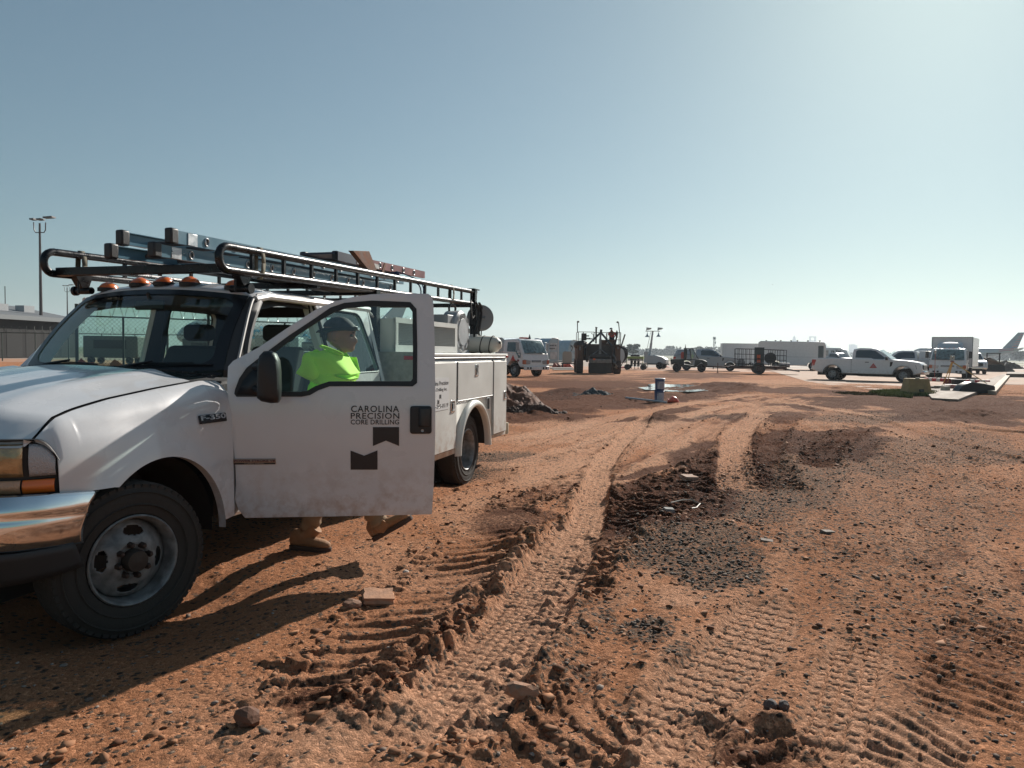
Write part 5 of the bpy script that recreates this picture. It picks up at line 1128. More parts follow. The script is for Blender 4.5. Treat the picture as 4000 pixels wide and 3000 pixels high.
E_ = [(0, 1), (1, 2), (2, 3), (3, 4), (4, 5), (3, 6), (6, 7), (7, 8), (3, 9), (9, 10), (10, 11), (0, 12), (12, 13), (13, 14), (0, 15), (15, 16), (16, 17)]
Rd = [(.14, .12), (.13, .12), (.145, .12), (.085, .08), .084, .070, .065, .047, .030, .065, .047, .030, .095, .058, .042, .095, .058, .042]
body = skinned([L_(j) for j in J], E_, Rd, 2, 0)
fwd = Vector((.985, .0, -.06)).normalized(); side = Vector((0, 1, 0)); up = Vector((.22, 0, 1)).normalized(); side = up.cross(fwd).normalized(); up = fwd.cross(side).normalized()
HB = W(1343, 1375) - up * 0.0; HB = HB - fwd * .035
bm = bmesh.new(); bm.from_mesh(body)
rings = head_rings(L_(HB), fwd, side, up); vr = [[bm.verts.new(p) for p in r] for r in rings]
for i in range(len(vr) - 1):
    for k in range(32): bm.faces.new((vr[i][k], vr[i][(k + 1) % 32], vr[i + 1][(k + 1) % 32], vr[i + 1][k]))
bm.faces.new(vr[0][::-1]); bm.faces.new(vr[-1])
def add_mb(bm, m_):
    vs = [bm.verts.new(p) for p in m_.v]
    for f in m_.f:
        try: bm.faces.new([vs[i] for i in f])
        except ValueError: pass
m = MB()
for s in (1, -1):
    c = L_(HB) + up * .105 - fwd * .012 + side * s * .070; m.loft([[c + side * s * o_ + (fwd * cos(t) * .018 * f + up * sin(t) * .032 * f) - fwd * o_ * .6 for t in np.linspace(0, 2 * pi, 13)[:-1]] for o_, f in ((-.01, .8), (.004, 1.0), (.014, 1.05), (.016, .6))])
add_mb(bm, m)
def hand(m, wrist, d, palm_n, s=1.0):
    """palm, four bent fingers of unequal length and a thumb"""
    d = d.normalized(); pn = palm_n.normalized(); sd_ = d.cross(pn).normalized()
    m.loft([[wrist + d * a + sd_ * w * c + pn * t * q for c, q in ((-1, -.6), (-1, .6), (-.5, 1), (.5, 1), (1, .6), (1, -.6), (.5, -1), (-.5, -1))] for a, w, t in ((-.02, .024, .020), (.02, .030, .016), (.06, .040, .016), (.095, .041, .014), (.10, .036, .010))])
    for k, (o_, l) in enumerate(((-.030, .062), (-.010, .074), (.010, .070), (.030, .054))):
        b = wrist + d * .092 + sd_ * o_; p = [b]; dd = d.copy()
        for j, f in enumerate((.45, .32, .23)): dd = (dd + pn * .35).normalized(); p.append(p[-1] + dd * l * f)
        m.tube(p, [.0095, .009, .008, .0065], 7)
    b = wrist + d * .03 - sd_ * .028; p = [b, b + (d * .6 - sd_ * .7 + pn * .3).normalized() * .035, b + (d * .6 - sd_ * .7 + pn * .3).normalized() * .035 + (d + pn * .4).normalized() * .03]; m.tube(p, [.012, .011, .008], 7)
m = MB(); hand(m, L_(wR), (wR - eR), Vector((.3, 1, 0))); hand(m, L_(wL), (wL - eL), Vector((.2, -1, -.3))); add_mb(bm, m)
bmesh.ops.recalc_face_normals(bm, faces=bm.faces); bm.to_mesh(body); bm.free(); bo_ = mesh_obj('body', body, SKIN, per); md = bo_.modifiers.new('remesh', 'REMESH'); md.mode = 'VOXEL'; md.voxel_size = .0075; md.use_smooth_shade = True; md = bo_.modifiers.new('cs', 'SMOOTH'); md.iterations = 2; md.factor = .5
# face details
for s in (1, -1):
    m = MB(); m.ell(L_(HB) + up * .118 + fwd * .088 + side * s * .032, (.011, .012, .008), 10, 8); m.build('eye', mat('eye', (.12, .11, .10), .2), per); m = MB(); c = L_(HB) + up * .137 + fwd * .104 + side * s * .032; m.tube([c - side * .018 - fwd * .004, c, c + side * .018 - fwd * .006], .0035, 5); m.build('eyebrow', mat('hair_dark', (.01, .009, .008), .8), per)
# skull cap with headlamp strap
m = MB(); m.loft(head_rings(L_(HB), fwd, side, up, grow=.007, z0=.69)); 
m.loft([[L_(HB) + up * z + fwd * (-.005 + (.112 if cos(t) > 0 else .118) * cos(t) * f - (.012 if cos(t) < 0 else 0)) + side * .084 * f * sin(t) - up * (.060 * max(0, -cos(t))) for t in np.linspace(0, 2 * pi, 25)[:-1]] for z, f in ((.148, 1.0), (.158, 1.02), (.175, 1.0))], cap=False)
cap = m.build('skull_cap', CAPM, per, smooth=60)
m = MB(); m.loft([[L_(HB) + up * z - fwd * (.060 + .055 * abs(cos(t))) * 1 + side * .07 * sin(t) - fwd * .0 for t in np.linspace(-1.3, 1.3, 9)] for z in (.07, .11, .15)], cap=False, closed=False); m.tube([L_(HB) + up * .125 - fwd * .118, L_(HB) + up * .13 - fwd * .15, L_(HB) + up * .12 - fwd * .165], [.016, .01, .004], 6); m.build('cap_back', CAPM, cap, solid=.008)
m = MB(); m.tube([L_(HB) + up * (.148 + .016 * cos(t)) + fwd * (-.004 + .122 * cos(t)) + side * .088 * sin(t) for t in np.linspace(0, 2 * pi, 29)[:-1]], .008, 6, closed=True); m.tube([L_(HB) + up * (.160 + .016 * cos(t)) + fwd * (-.004 + .121 * cos(t)) + side * .088 * sin(t) for t in np.linspace(0, 2 * pi, 29)[:-1]], .008, 6, closed=True); gg = m.build('strap', BLACKP, cap)
m = MB(); m.loft([[L_(HB) + up * (.168 + b) + fwd * (.112 + c) + side * a for a, b, c in ((-.045, -.018, -.012), (.045, -.018, -.012), (.050, .014, -.014), (-.050, .014, -.014))], [L_(HB) + up * (.168 + b) + fwd * (.138 + c) + side * a for a, b, c in ((-.040, -.014, -.008), (.040, -.014, -.008), (.042, .012, -.010), (-.042, .012, -.010))]]); m.build('head_lamp', mat('lamp_gloss', (.015, .016, .018), .12, coat=.8), cap, bevel=.006)
# t-shirt: body plus short sleeves
slR = sR.lerp(eR, .52); slL = sL.lerp(eL, .60)
sv_ = [L_(v) for v in (W(1264, 1640), W(1285, 1545), W(1302, 1462), W(1286, 1405), W(1284, 1364), sR, sR.lerp(eR, .3), slR, sL, sL.lerp(eL, .3), slL)]
sh = skinned(sv_, [(0, 1), (1, 2), (2, 3), (3, 4), (3, 5), (5, 6), (6, 7), (3, 8), (8, 9), (9, 10)], [(.165, .145), (.160, .150), (.160, .155), (.105, .10), (.070, .070), (.078, .078), (.072, .072), (.070, .068), (.085, .085), (.085, .085), (.083, .08)], 3, 1)
for v in sh.vertices:                                    # folds hanging from the shoulder and bunching at the waist
    c = v.co; n = v.normal; f = .007 * sin(c.z * 26 + c.x * 38) * (fbm(np.array([c.x * 5]), np.array([c.z * 5]), 1, 2, 4)[0] * 2) + .010 * (fbm(np.array([c.x * 9 + c.y * 4]), np.array([c.z * 7]), 1, 2, 14)[0] - .5); v.co = c + n * f
bm = bmesh.new(); bm.from_mesh(sh)                        # open hems at the sleeves and neck
for pc, pn_ in ((L_(slR) - (slR - sR).normalized() * .02, (slR - sR)), (L_(slL) - (slL - sL).normalized() * .02, (slL - sL)), (L_(W(1290, 1372)), Vector((.35, 0, 1)))):
    r_ = bmesh.ops.bisect_plane(bm, geom=bm.verts[:] + bm.edges[:] + bm.faces[:], plane_co=pc, plane_no=pn_.normalized()); pn_ = pn_.normalized()
    kill = [f for f in bm.faces if (f.calc_center_median() - pc).dot(pn_) > 1e-4 and (f.calc_center_median() - pc).length < .17]; bmesh.ops.delete(bm, geom=kill, context='FACES')
bm.to_mesh(sh); bm.free(); so_ = mesh_obj('t_shirt', sh, HIVIS, per); md = so_.modifiers.new('sub', 'SUBSURF'); md.levels = 1; md.render_levels = 1; md = so_.modifiers.new('solid', 'SOLIDIFY'); md.thickness = .004
m = MB(); nb = L_(W(1296, 1368)); m.tube([nb + Vector((.076 * cos(t), .070 * sin(t), -.03 * cos(t))) for t in np.linspace(0, 2 * pi, 25)[:-1]], .008, 6, closed=True); m.build('collar', HIVIS, per)
pv_ = [L_(v) for v in (W(1262, 1625), hipc, hR, kR, kR.lerp(aR, .5), kR.lerp(aR, .97), hL, kL, kL.lerp(aL, .5), kL.lerp(aL, .97))]
pt = skinned(pv_, [(0, 1), (1, 2), (2, 3), (3, 4), (4, 5), (1, 6), (6, 7), (7, 8), (8, 9)], [(.15, .13), (.155, .135), (.11, .11), .080, .072, .070, (.11, .11), .080, .072, .070], 2, 1)
for v in pt.vertices: c = v.co; v.co = c + v.normal * .008 * sin(c.z * 55 + 6 * sin(c.x * 9))
mesh_obj('trousers', pt, PANTS, per)
def boot(ankle, heel, toe, name='boot'):
    a, h, t = L_(ankle), L_(heel), L_(toe); d = (t - h).normalized(); L = (t - h).length; sd_ = Vector((0, 1, 0)); u = sd_.cross(d).normalized(); u = u if u.z > 0 else -u
    m = MB(); rings = []
    for x, w, hh, z0 in ((-.01, .030, .085, .03), (.02, .040, .125, .02), (.06, .042, .13, .02), (.11, .043, .105, .02), (.16, .048, .075, .02), (.21, .053, .068, .02), (.26, .048, .060, .02), (.295, .030, .045, .022), (.305, .012, .034, .026)):
        k = x / .305 * L; rings.append([h + d * k + sd_ * w * cos(q) + u * (z0 + hh * .5 + hh * .5 * sin(q)) for q in np.linspace(0, 2 * pi, 17)[:-1]])
    m.loft(rings); m.tube([h + d * .055 + u * .09, h.lerp(a, .6) + d * .04 + u * .02, a + (a - h) * .45 + d * .03], [.052, .055, .058], 14); b = m.build(name, BOOT, per, smooth=70)
    m = MB(); rings = []
    for x, w in ((-.015, .025), (.0, .040), (.04, .045), (.10, .040), (.14, .042), (.21, .055), (.27, .048), (.305, .025), (.315, .01)): k = x / .305 * L; rings.append([h + d * k + sd_ * w * c + u * q for c, q in ((-1, .0), (1, .0), (1, .032), (-1, .032))])
    m.loft(rings); m.build('sole', SOLE, b, bevel=.004); m = MB(); m.tube([h + d * .14 + u * .125 + sd_ * s for s in (-.03, 0, .03)], .005, 5); m.tube([h + d * .115 + u * .150 + sd_ * s for s in (-.03, 0, .03)], .005, 5); m.build('lace', mat('lace', (.12, .08, .05), .9), b)
_hl = W(1128, 2140, .07); _tl = W(1246, 2152, .05); _zg = float(base_z(_hl.x, _hl.y)) - .0
_hl.z = -.015; _tl.z = -.020
boot(aL, _hl, Vector((_hl.x + .285, _tl.y - .03, -.020)))
boot(aR, W(1478, 2098, -.09), W(1478, 2098, -.09) + (W(1618, 2016, -.10) - W(1478, 2098, -.09)).normalized() * .29)
# machine operator, small in the distance
p0 = bpy.data.objects.get('paving_machine')
# ================================================================== vehicles and plant across the yard
FG = mat('vehicle_glass', (.030, .040, .045), .08, spec=.8, coat=.5)
FW = FARWHITE; DK = mat('underbody', (.022, .020, .019), .85)
HUBC = mat('hub_steel', (.28, .28, .28), .45, .6)
def at_px(px, py): p = gnd(px, py); return (float(p[0]), float(p[1]), float(base_z(p[0], p[1])))
def heading(dx, dy): return atan2(dy, dx)
def fwheel(par, x, y, r=.39, w=.26, name='wheel', hub=HUBC):
    s = 1 if y > 0 else -1
    m = MB(); m.lathe([(r * .58, -w / 2), (r * .9, -w / 2), (r, -w * .36), (r, w * .36), (r * .9, w / 2), (r * .58, w / 2), (r * .55, -w * .1), (r * .55, w * .1)], (x, y, r), axis='y', n=22); t = m.build(name, TYRE, par)
    m = MB(); m.lathe([(0, s * w * .30), (r * .18, s * w * .32), (r * .22, s * w * .22), (r * .48, s * w * .16), (r * .58, s * w * .46)], (x, y, r), axis='y', n=18); m.build('rim', hub, t)
    for k in range(5): a = k * 1.2566; m = MB(); m.box((x + r * .36 * cos(a), y + s * w * .20, r + r * .36 * sin(a)), (r * .12, .01, r * .12)); m.build('rim_hole', DK, t)
    return t
def arch_pts(cx, r, z0, zc, n=9):                       # from right to left along the bottom (x decreasing)
    return [(cx + r * cos(t), max(z0, zc + r * sin(t))) for t in np.linspace(-.0, pi, n)]
def vehicle_body(t, low, w, green=None, wt=.78, colour=FW, bevel=.05):
    m = MB(); f = lambda a, b: w - .06 * max(0, .7 - b) - .05 * max(0, b - 1.05)
    m.prism(low, f); b = m.build('body', colour, t, smooth=45, bevel=bevel, seg=2)
    if green:
        z0 = min(p[1] for p in green); z1 = max(p[1] for p in green); g = lambda a, b_: w - .05 - (w - .05 - wt) * (b_ - z0) / (z1 - z0)
        m = MB(); m.prism(green, g); m.build('cab_roof', colour, t, smooth=45, bevel=bevel, seg=2); return g
def sideglass(t, polys, g, off=.006, m_=FG):
    for P in polys:
        for s in (1, -1):
            m = MB(); m.add([(a, s * (g(a, b) + off), b) for a, b in P], [tuple(range(len(P)))]); m.build('side_window', m_, t, smooth=0)
def pickup(label, pos, rot, colour=FW, topper=False, cat='pickup truck', crew=False, tri=False, group=None):
    t = thing('pickup_truck', label, cat, pos, rot, group)
    low = [(-2.95, .62), (-2.95, .9), (-2.90, 1.30), (-.78, 1.32), (.9, 1.28), (1.35, 1.27), (2.1, 1.22), (2.72, 1.12), (2.86, 1.0), (2.90, .75), (2.88, .55), (2.55, .45)] + arch_pts(1.95, .50, .42, .40) + arch_pts(-1.78, .50, .42, .40) + [(-2.6, .5)]
    gr_ = [(-.74 if not crew else -1.0, 1.24), (-.70 if not crew else -.98, 1.84), (-.35, 1.92), (.25, 1.91), (.55, 1.86), (1.35, 1.25)]
    g = vehicle_body(t, low, .99, gr_, .76, colour)
    sideglass(t, [[(-.56, 1.36), (-.54, 1.74), (-.44, 1.80), (.18, 1.80), (.48, 1.76), (1.02, 1.36), (.9, 1.27), (.45, 1.27), (.3, 1.34)]], g)
    q = lambda z: g(0, z)
    m = MB(); m.add([(1.30 + .02, -q(1.3) + .10, 1.30), (1.32, q(1.3) - .10, 1.30), (.64, q(1.82) - .08, 1.84), (.64, -q(1.82) + .08, 1.84)], [(0, 1, 2, 3)]); m.build('windscreen', FG, t, smooth=0)
    m = MB(); x = -.74 if not crew else -1.0; m.add([(x - .012, -.6, 1.38), (x - .012, .6, 1.38), (x + .02, .55, 1.76), (x + .02, -.55, 1.76)], [(0, 1, 2, 3)]); m.build('rear_window', FG, t, smooth=0)
    for s in (1, -1):
        fwheel(t, 1.95, s * .86); fwheel(t, -1.78, s * .86)
        m = MB(); m.loft([[(2.55, s * .985, .98), (2.60, s * .985, .76), (2.90, s * .82, .76), (2.89, s * .80, 1.0)], [(2.55, s * .995, .98), (2.60, s * .995, .76), (2.925, s * .83, .76), (2.91, s * .81, 1.0)]]); m.build('headlight', mat('far_lamp', (.12, .12, .13), .15, coat=.6), t)
        m = MB(); m.loft([[(-2.93, s * .99, 1.22), (-2.70, s * .992, 1.20), (-2.80, s * .992, .86), (-2.96, s * .985, .84)], [(-2.96, s * .88, 1.22), (-2.95, s * .88, 1.20), (-2.965, s * .88, .86), (-2.965, s * .88, .84)]]); m.build('tail_light', REDL, t)
        m = MB(); m.box((1.12, s * 1.13, 1.33), (.12, .22, .17)); m.build('wing_mirror', BLACKP, t, bevel=.02)
        m = MB(); m.box((.08, s * 1.0, 1.10), (.2, .02, .04)); m.build('door_handle', BLACKP, t)
        m = MB(); m.bx(-.76, -.75, s * .985, s * .996, .5, 1.3); m.build('bed_gap', DK, t)
        m = MB(); m.prism([(1.28, 1.14), (1.42, 1.14), (1.36, .92), (1.27, .86)], s * .985, s * 1.0); m.build('fender_vent', DK, t)
    m = MB(); m.bx(2.87, 2.925, -.62, .62, .72, 1.0); m.build('grille', mat('far_grille', (.03, .03, .03), .4, .3), t); m = MB(); m.bx(2.78, 3.02, -.93, .93, .46, .66); m.build('front_bumper', CHROME if not topper else DK, t, bevel=.04)
    m = MB(); m.bx(-3.08, -2.9, -.9, .9, .50, .66); m.build('rear_bumper', mat('far_bumper', (.10, .10, .10), .4, .6), t, bevel=.03); m = MB(); m.bx(-2.7, 2.6, -.6, .6, .30, .55); m.build('chassis', DK, t)
    m = MB(); 
    for s in (1, -1): m.lathe([(.50, -.3), (.50, .0)], (1.95, s * .80, .42), axis='y', n=20, a0=-pi / 2, a1=pi / 2); m.lathe([(.50, -.3), (.50, 0)], (-1.78, s * .8, .42), axis='y', n=20, a0=-pi / 2, a1=pi / 2)
    m.build('wheel_well', DK, t)
    if topper:
        tp = [(-2.88, 1.31), (-2.62, 1.84), (-.86 if not crew else -1.1, 1.90), (-.80 if not crew else -1.04, 1.31)]; gg = lambda a, b: .94 - (b - 1.3) * .22
        m = MB(); m.prism(tp, gg); m.build('topper', colour, t, bevel=.04, smooth=45)
        P = [(-2.62, 1.42), (-2.50, 1.72), (-1.3, 1.75), (-1.22, 1.42)] if not crew else [(-2.60, 1.42), (-2.48, 1.72), (-1.5, 1.75), (-1.35, 1.42)]
        for s in (1, -1):
            m = MB(); m.add([(a, s * (gg(a, b) + .006), b) for a, b in P], [tuple(range(4))]); m.build('topper_window', mat('topper_glass', (.30, .33, .37), .12, coat=.6) , t, smooth=0); m = MB(); m.tube([(a, s * (gg(a, b) + .006), b) for a, b in P], .016, 5, closed=True); m.build('window_frame', DK, t)
    if tri:
        for s in (1, -1):
            m = MB(); m.add([(.62, s * .992, .78), (.22, s * .992, .78), (.42, s * .993, 1.06)], [(0, 1, 2)]); d = m.build('triangle_decal', mat('decal_red', (.50, .06, .05), .5), t, smooth=0)
            for k in range(3): m = MB(); w_ = .04 + .045 * k; m.bx(.42 - w_, .42 + w_, s * .9935, s * .995, .94 - k * .05, .955 - k * .05); m.build('decal_line', mat('decal_pale', (.5, .4, .4), .5), d)
    return t
# white pickup, side on, nose to the right
p = at_px(3392, 1488); pickup('white pickup truck parked side on with red triangle decal on its door', p, heading(.80, -.60), FW, tri=True)
p = at_px(2762, 1451); p = (p[0] * 1.06, p[1] * 1.06, 0); pickup('silver pickup truck with matching bed topper behind the dark utility vehicle', p, heading(.965, -.26), SILVER, topper=True, crew=True)
p = at_px(3530, 1478); p = (p[0] * 1.10, p[1] * 1.10, 0); pickup('white pickup truck with windowed topper, its tail lights beside the box truck', p, heading(-.93, .36), FW, topper=True)
p = at_px(3828, 1463); pickup('white pickup truck facing the camera just right of the box truck', (p[0] + 1.1, p[1] + 3.2, 0), heading(-.42, -.90), FW)
p = at_px(3268, 1436); p2 = pickup('pale grey pickup seen over the bed of the nearer white pickup', (p[0] * 1.1, p[1] * 1.1, 0), heading(.45, -.89), SILVER)

# ---- cab-over truck on the left -----------------------------------
def cabover(label, pos, rot, box=None, beacon=True, tri=False, S_=1.0):
    t = thing('cabover_truck', label, 'truck', pos, rot); t.scale = (S_,) * 3
    # local: front face at x=+1.0, cab back at -.75, axle x=.25
    low = [(-.78, .80), (-.78, 1.35), (.98, 1.35), (1.06, 1.05), (1.06, .60), (.80, .55)] + arch_pts(.18, .50, .62, .48) 
    m = MB(); m.prism(low, lambda a, b: .98); m.build('cab_body', FW, t, bevel=.04, smooth=45)
    g = lambda a, b: .98 - .10 * (b - 1.35) / .8
    m = MB(); m.prism([(-.78, 1.33), (-.76, 2.14), (.42, 2.18), (.56, 2.12), (1.0, 1.33)], g); m.build('cab_roof', FW, t, bevel=.06, seg=3, smooth=45)
    sideglass(t, [[(-.42, 1.45), (-.40, 1.98), (.42, 1.98), (.80, 1.30), (.78, 1.08), (.62, 1.08), (.38, 1.42)]], lambda a, b: max(g(a, b), 0) if b > 1.35 else .985)
    m = MB(); m.grid(lambda u, v: (1.025 - .46 * v + .045 * sin(pi * u), (u - .5) * (1.76 - .16 * v), 1.34 + .76 * v), 8, 1); m.build('windscreen', glass('far_screen', (.5, .6, .6), body=.5, bodycol=(.26, .36, .37)), t)
    m = MB(); m.grid(lambda u, v: (1.02 - .46 * v - .01 + .03 * sin(pi * u), (u - .5) * 1.7, 1.36 + .72 * v), 4, 1); m.build('screen_dark', mat('cab_dark', (.05, .065, .07), .7), t)
    m = MB(); m.tube([(1.07, -.7, 1.36), (1.06, -.1, 1.44)], .012, 5); m.tube([(1.08, .05, 1.36), (1.06, .7, 1.44)], .012, 5); m.bx(1.05, 1.075, -.80, .80, 1.14, 1.32) if False else None; m.build('wipers', BLACKP, t)
    m = MB(); m.bx(1.055, 1.075, -.36, .36, .84, .96); m.build('grille', BLACKP, t)
    for k in range(3): m = MB(); m.bx(1.06, 1.09, -.36, .36, .850 + k * .037, .862 + k * .037); m.build('grille_bar', FW, t)
    m = MB(); m.bx(1.06, 1.14, -.98, .98, .40, .62); bm_ = m.build('front_bumper', FW, t, bevel=.03)
    for y in (-.72, -.50, .50, .72): m = MB(); m.bx(1.13, 1.146, y - .06, y + .06, .45, .57); m.build('bumper_slot', DK, bm_)
    for s in (1, -1):
        m = MB(); m.loft([[(1.065, s * y, z) for y, z in ((.95, .72), (.95, 1.0), (.46, .93), (.50, .74))], [(1.09, s * y, z) for y, z in ((.95, .72), (.95, 1.0), (.46, .93), (.50, .74))]]); h = m.build('headlight', mat('far_lamp2', (.25, .25, .26), .15, coat=.6), t)
        m = MB(); m.bx(.95, 1.095, s * .80, s * .992, .74, .98); m.build('turn_signal', mat('far_amber', (.45, .10, .03), .3), h, bevel=.02)
        m = MB(); m.box((.72, s * 1.16, 1.72), (.06, .18, .46)); m.tube([(.75, s * .95, 1.98), (.72, s * 1.14, 1.98), (.72, s * 1.14, 1.45), (.80, s * .97, 1.35)], .015, 5); m.build('wing_mirror', BLACKP if box else mat('mirror_grey', (.32, .33, .34), .4), t, bevel=.02)
        fwheel(t, .18, s * .84, .39, .24); fwheel(t, -2.6, s * .84, .39, .3); m = MB(); m.box((-.35, s * .992, 1.12), (.16, .02, .09)); m.build('door_handle', BLACKP, t)
        if tri:
            m = MB(); m.add([(.36, s * .988, .92), (-.06, s * .988, .92), (.15, s * .988, 1.26)], [(0, 1, 2)]); m.build('triangle_decal', mat('decal_red', (.50, .06, .05), .5), t, smooth=0); m = MB(); m.bx(.50, .68, s * .985, s * .992, .88, .99); m.build('side_badge', mat('badge_maroon', (.18, .03, .04), .5), t)
    m = MB(); m.bx(-4.2, .9, -.42, .42, .42, .64); m.build('chassis', DK, t)
    if beacon: m = MB(); m.bx(-.10, .22, -.32, .32, 2.17, 2.28); m.build('light_bar', mat('bar_red', (.55, .09, .05), .4), t, bevel=.02); m = MB(); m.loft([[(.35 + a * f, .1 + b * f, z) for a, b in ((-.05, -.04), (.05, -.04), (.05, .04), (-.05, .04))] for z, f in ((2.18, 1.3), (2.46, .15))]); m.build('antenna_fin', BLACKP, t)
    return t
p = at_px(2046, 1471); ct = cabover('white cab-over truck with orange light bar and red triangle decal on the door', (p[0], p[1] + .3, 0), heading(.66, -.75), beacon=True, tri=True)
m = MB(); m.bx(-.9, -1.5, -.9, .9, .6, 1.25); m.bx(-1.5, -4.3, -1.0, 1.0, .66, .78); m.build('rear_deck', DK, ct)
# box truck facing us on the right
p = at_px(3724, 1480); bt = cabover('white box truck facing the camera behind the surveying tripod', (p[0] + .3, p[1] + 1.0, 0), heading(-.60, -.80), box=True, beacon=False, S_=1.1); bt.scale = (1.1, 1.1, .95)
m = MB(); m.bx(-.95, -5.4, -1.12, 1.12, .85, 3.02); m.build('cargo_box', FW, bt, bevel=.02)
m = MB(); m.grid(lambda u, v: (.30 - .75 * v + .0 * u, (u - .5) * 1.5 * (1 - .12 * v), 2.16 + .50 * sin(v * pi / 2) - .10 * abs(2 * u - 1) ** 4), 10, 8); m.build('air_deflector', mat('deflector_white', (.50, .51, .52), .4), bt, solid=.02)
m = MB()
for y in (-1.12, 1.12): m.bx(-.93, -.98, y - .02, y + .02, .85, 3.03)
m.bx(-.93, -.97, -1.12, 1.12, 2.98, 3.04); m.build('box_frame', mat('frame_grey', (.25, .25, .26), .4, .5), bt)
for k in range(5): m = MB(); m.ell((.40, -.5 + .25 * k, 2.20), (.03, .05, .025), 8, 6); m.build('roof_lamp', AMBER, bt)

# ---- step van, box trailer, small bus ------------------------------
p = at_px(3095, 1448); t = thing('step_van', 'long white step van with rounded roof front and small roof vents', 'van', (p[0] * 1.07, p[1] * 1.07, 0), heading(.93, -.36))
W_ = 1.12
low = [(-3.3, .5), (-3.32, 2.75), (-3.1, 2.90), (2.75, 2.84), (2.95, 2.75), (3.05, 2.5), (3.05, .55), (2.9, .45)] + arch_pts(1.9, .52, .45, .42) + arch_pts(-1.6 + 0, .52, .45, .42)
m = MB(); m.prism(low, W_); m.build('body', FW, t, bevel=.06, seg=3, smooth=45)
for s in (1, -1):
    fwheel(t, 1.9, s * .95, .40); fwheel(t, -1.6, s * .95, .40); m = MB(); m.bx(-3.3, 3.0, s * (W_ + .001), s * (W_ + .014), 1.30, 1.33); m.build('rub_rail', GREYPL, t)
    m = MB(); m.bx(2.35, 2.85, s * (W_ + .001), s * (W_ + .01), .95, 2.45); m.build('sliding_door', mat('door_dark', (.06, .08, .09), .3), t); m = MB(); m.bx(2.1, 2.28, s * (W_ + .001), s * (W_ + .012), .55, .78); m.build('step_box', DK, t)
m = MB(); m.bx(3.04, 3.06, -.95, .95, 1.35, 2.35); m.build('windscreen', FG, t)
for x in (-2.6, -1.7, -1.2, -.2, .4, 1.4, 2.5): m = MB(); m.cyl((x, .2, 2.85), (x, .2, 2.96), .07, 10); m.ell((x, .2, 2.98), (.1, .1, .04), 10, 5); m.build('roof_vent', DK, t)
p = at_px(2915, 1440); t = thing('box_trailer', 'plain white enclosed box trailer behind the cage trailer', 'trailer', (p[0] * 1.06, p[1] * 1.06, 0), heading(.985, -.17))
m = MB(); m.bx(-2.75, 2.75, -1.0, 1.0, .5, 2.72); m.build('box', mat('trailer_white', (.66, .67, .68), .5, var=.05), t, bevel=.02)
for s in (1, -1):
    for k in range(7): x = -2.4 + k * .8; m = MB(); m.bx(x - .004, x + .004, s * 1.0, s * 1.008, .55, 2.7); m.build('panel_seam', GREYPL, t)
    for x in (-.5, .35): fwheel(t, x, s * .9, .34, .2)
    m = MB(); m.bx(-2.75, 2.75, s * 1.0, s * 1.015, 2.66, 2.72); m.bx(2.66, 2.75, s * 1.0, s * 1.015, .5, 2.7); m.bx(-2.75, -2.68, s * 1.0, s * 1.015, .5, 2.7); m.build('corner_trim', GALV, t)
text_obj('lettering', 'Jet Wrap', mat('letter_grey', (.07, .075, .08), .5), t, .28, (1.45, -1.012, 2.38), (pi / 2, .12, 0))
p = at_px(3238, 1440); t = thing('minibus', 'white minibus with dark side window behind the grey pickup', 'minibus', (p[0] * 1.25, p[1] * 1.25, 0), heading(.85, -.52))
m = MB(); m.prism([(-3.2, .5), (-3.2, 2.5), (-2.9, 2.68), (1.6, 2.62), (2.3, 2.35), (2.75, 1.5), (2.9, .6), (2.6, .45)] + arch_pts(1.8, .46, .45, .4) + arch_pts(-1.7, .46, .45, .4), 1.02); m.build('body', FW, t, bevel=.06, smooth=45)
for s in (1, -1): m = MB(); m.bx(-1.9, .0, s * 1.022, s * 1.03, 1.5, 2.3); m.build('side_window', FG, t); fwheel(t, 1.8, s * .9, .36); fwheel(t, -1.7, s * .9, .36)
text_obj('lettering', 're Tac', mat('letter_grey', (.07, .075, .08), .5), t, .5, (.35, -1.034, 2.0), (pi / 2, 0, 0), bold=.02)

# ---- dark utility vehicle -------------------------------------------
p = at_px(2692, 1452); t = thing('utility_vehicle', 'dark green utility vehicle with enclosed cab and shield decal on its door', 'utility vehicle', p, heading(.965, -.26))
UG = mat('utv_green', (.018, .028, .024), .5, dirt=.5)
m = MB(); m.prism([(-1.45, .55), (-1.5, .98), (-.45, 1.0), (-.40, .62), (.40, .5), (.45, .9), (.5, 1.05), (1.05, 1.0), (1.40, .86), (1.45, .6), (1.3, .5), (.95, .8), (.6, .5), (.5, .36), (-.45, .36), (-.6, .60), (-1.2, .66)], .70); m.build('body', UG, t, bevel=.03)
m = MB()
for s in (1, -1):
    for a, b in (((-.42, .95), (-.40, 1.90)), ((-.40, 1.90), (.25, 1.86)), ((.25, 1.86), (.72, 1.05)), ((.15, 1.0), (.02, 1.86)), ((-.42, 1.0), (.6, 1.0))): m.tube([(a[0], s * .68, a[1]), (b[0], s * .66, b[1])], .035, 6)
m.bx(-.48, .30, -.70, .70, 1.87, 1.93); m.build('cab_frame', UG, t)
for s in (1, -1): m = MB(); m.add([(a, s * .672, b) for a, b in ((.05, 1.05), (.08, 1.78), (.22, 1.80), (.60, 1.08))], [(0, 1, 2, 3)]); m.build('side_window', glass('plastic_window', (.75, .8, .8), body=.15, bodycol=(.5, .5, .5)), t, smooth=0); m = MB(); m.prism([(-.42, 1.0), (-.40, 1.85), (-.22, 1.86), (-.20, 1.0)], s * .68, s * .66); m.build('side_panel', UG, t)
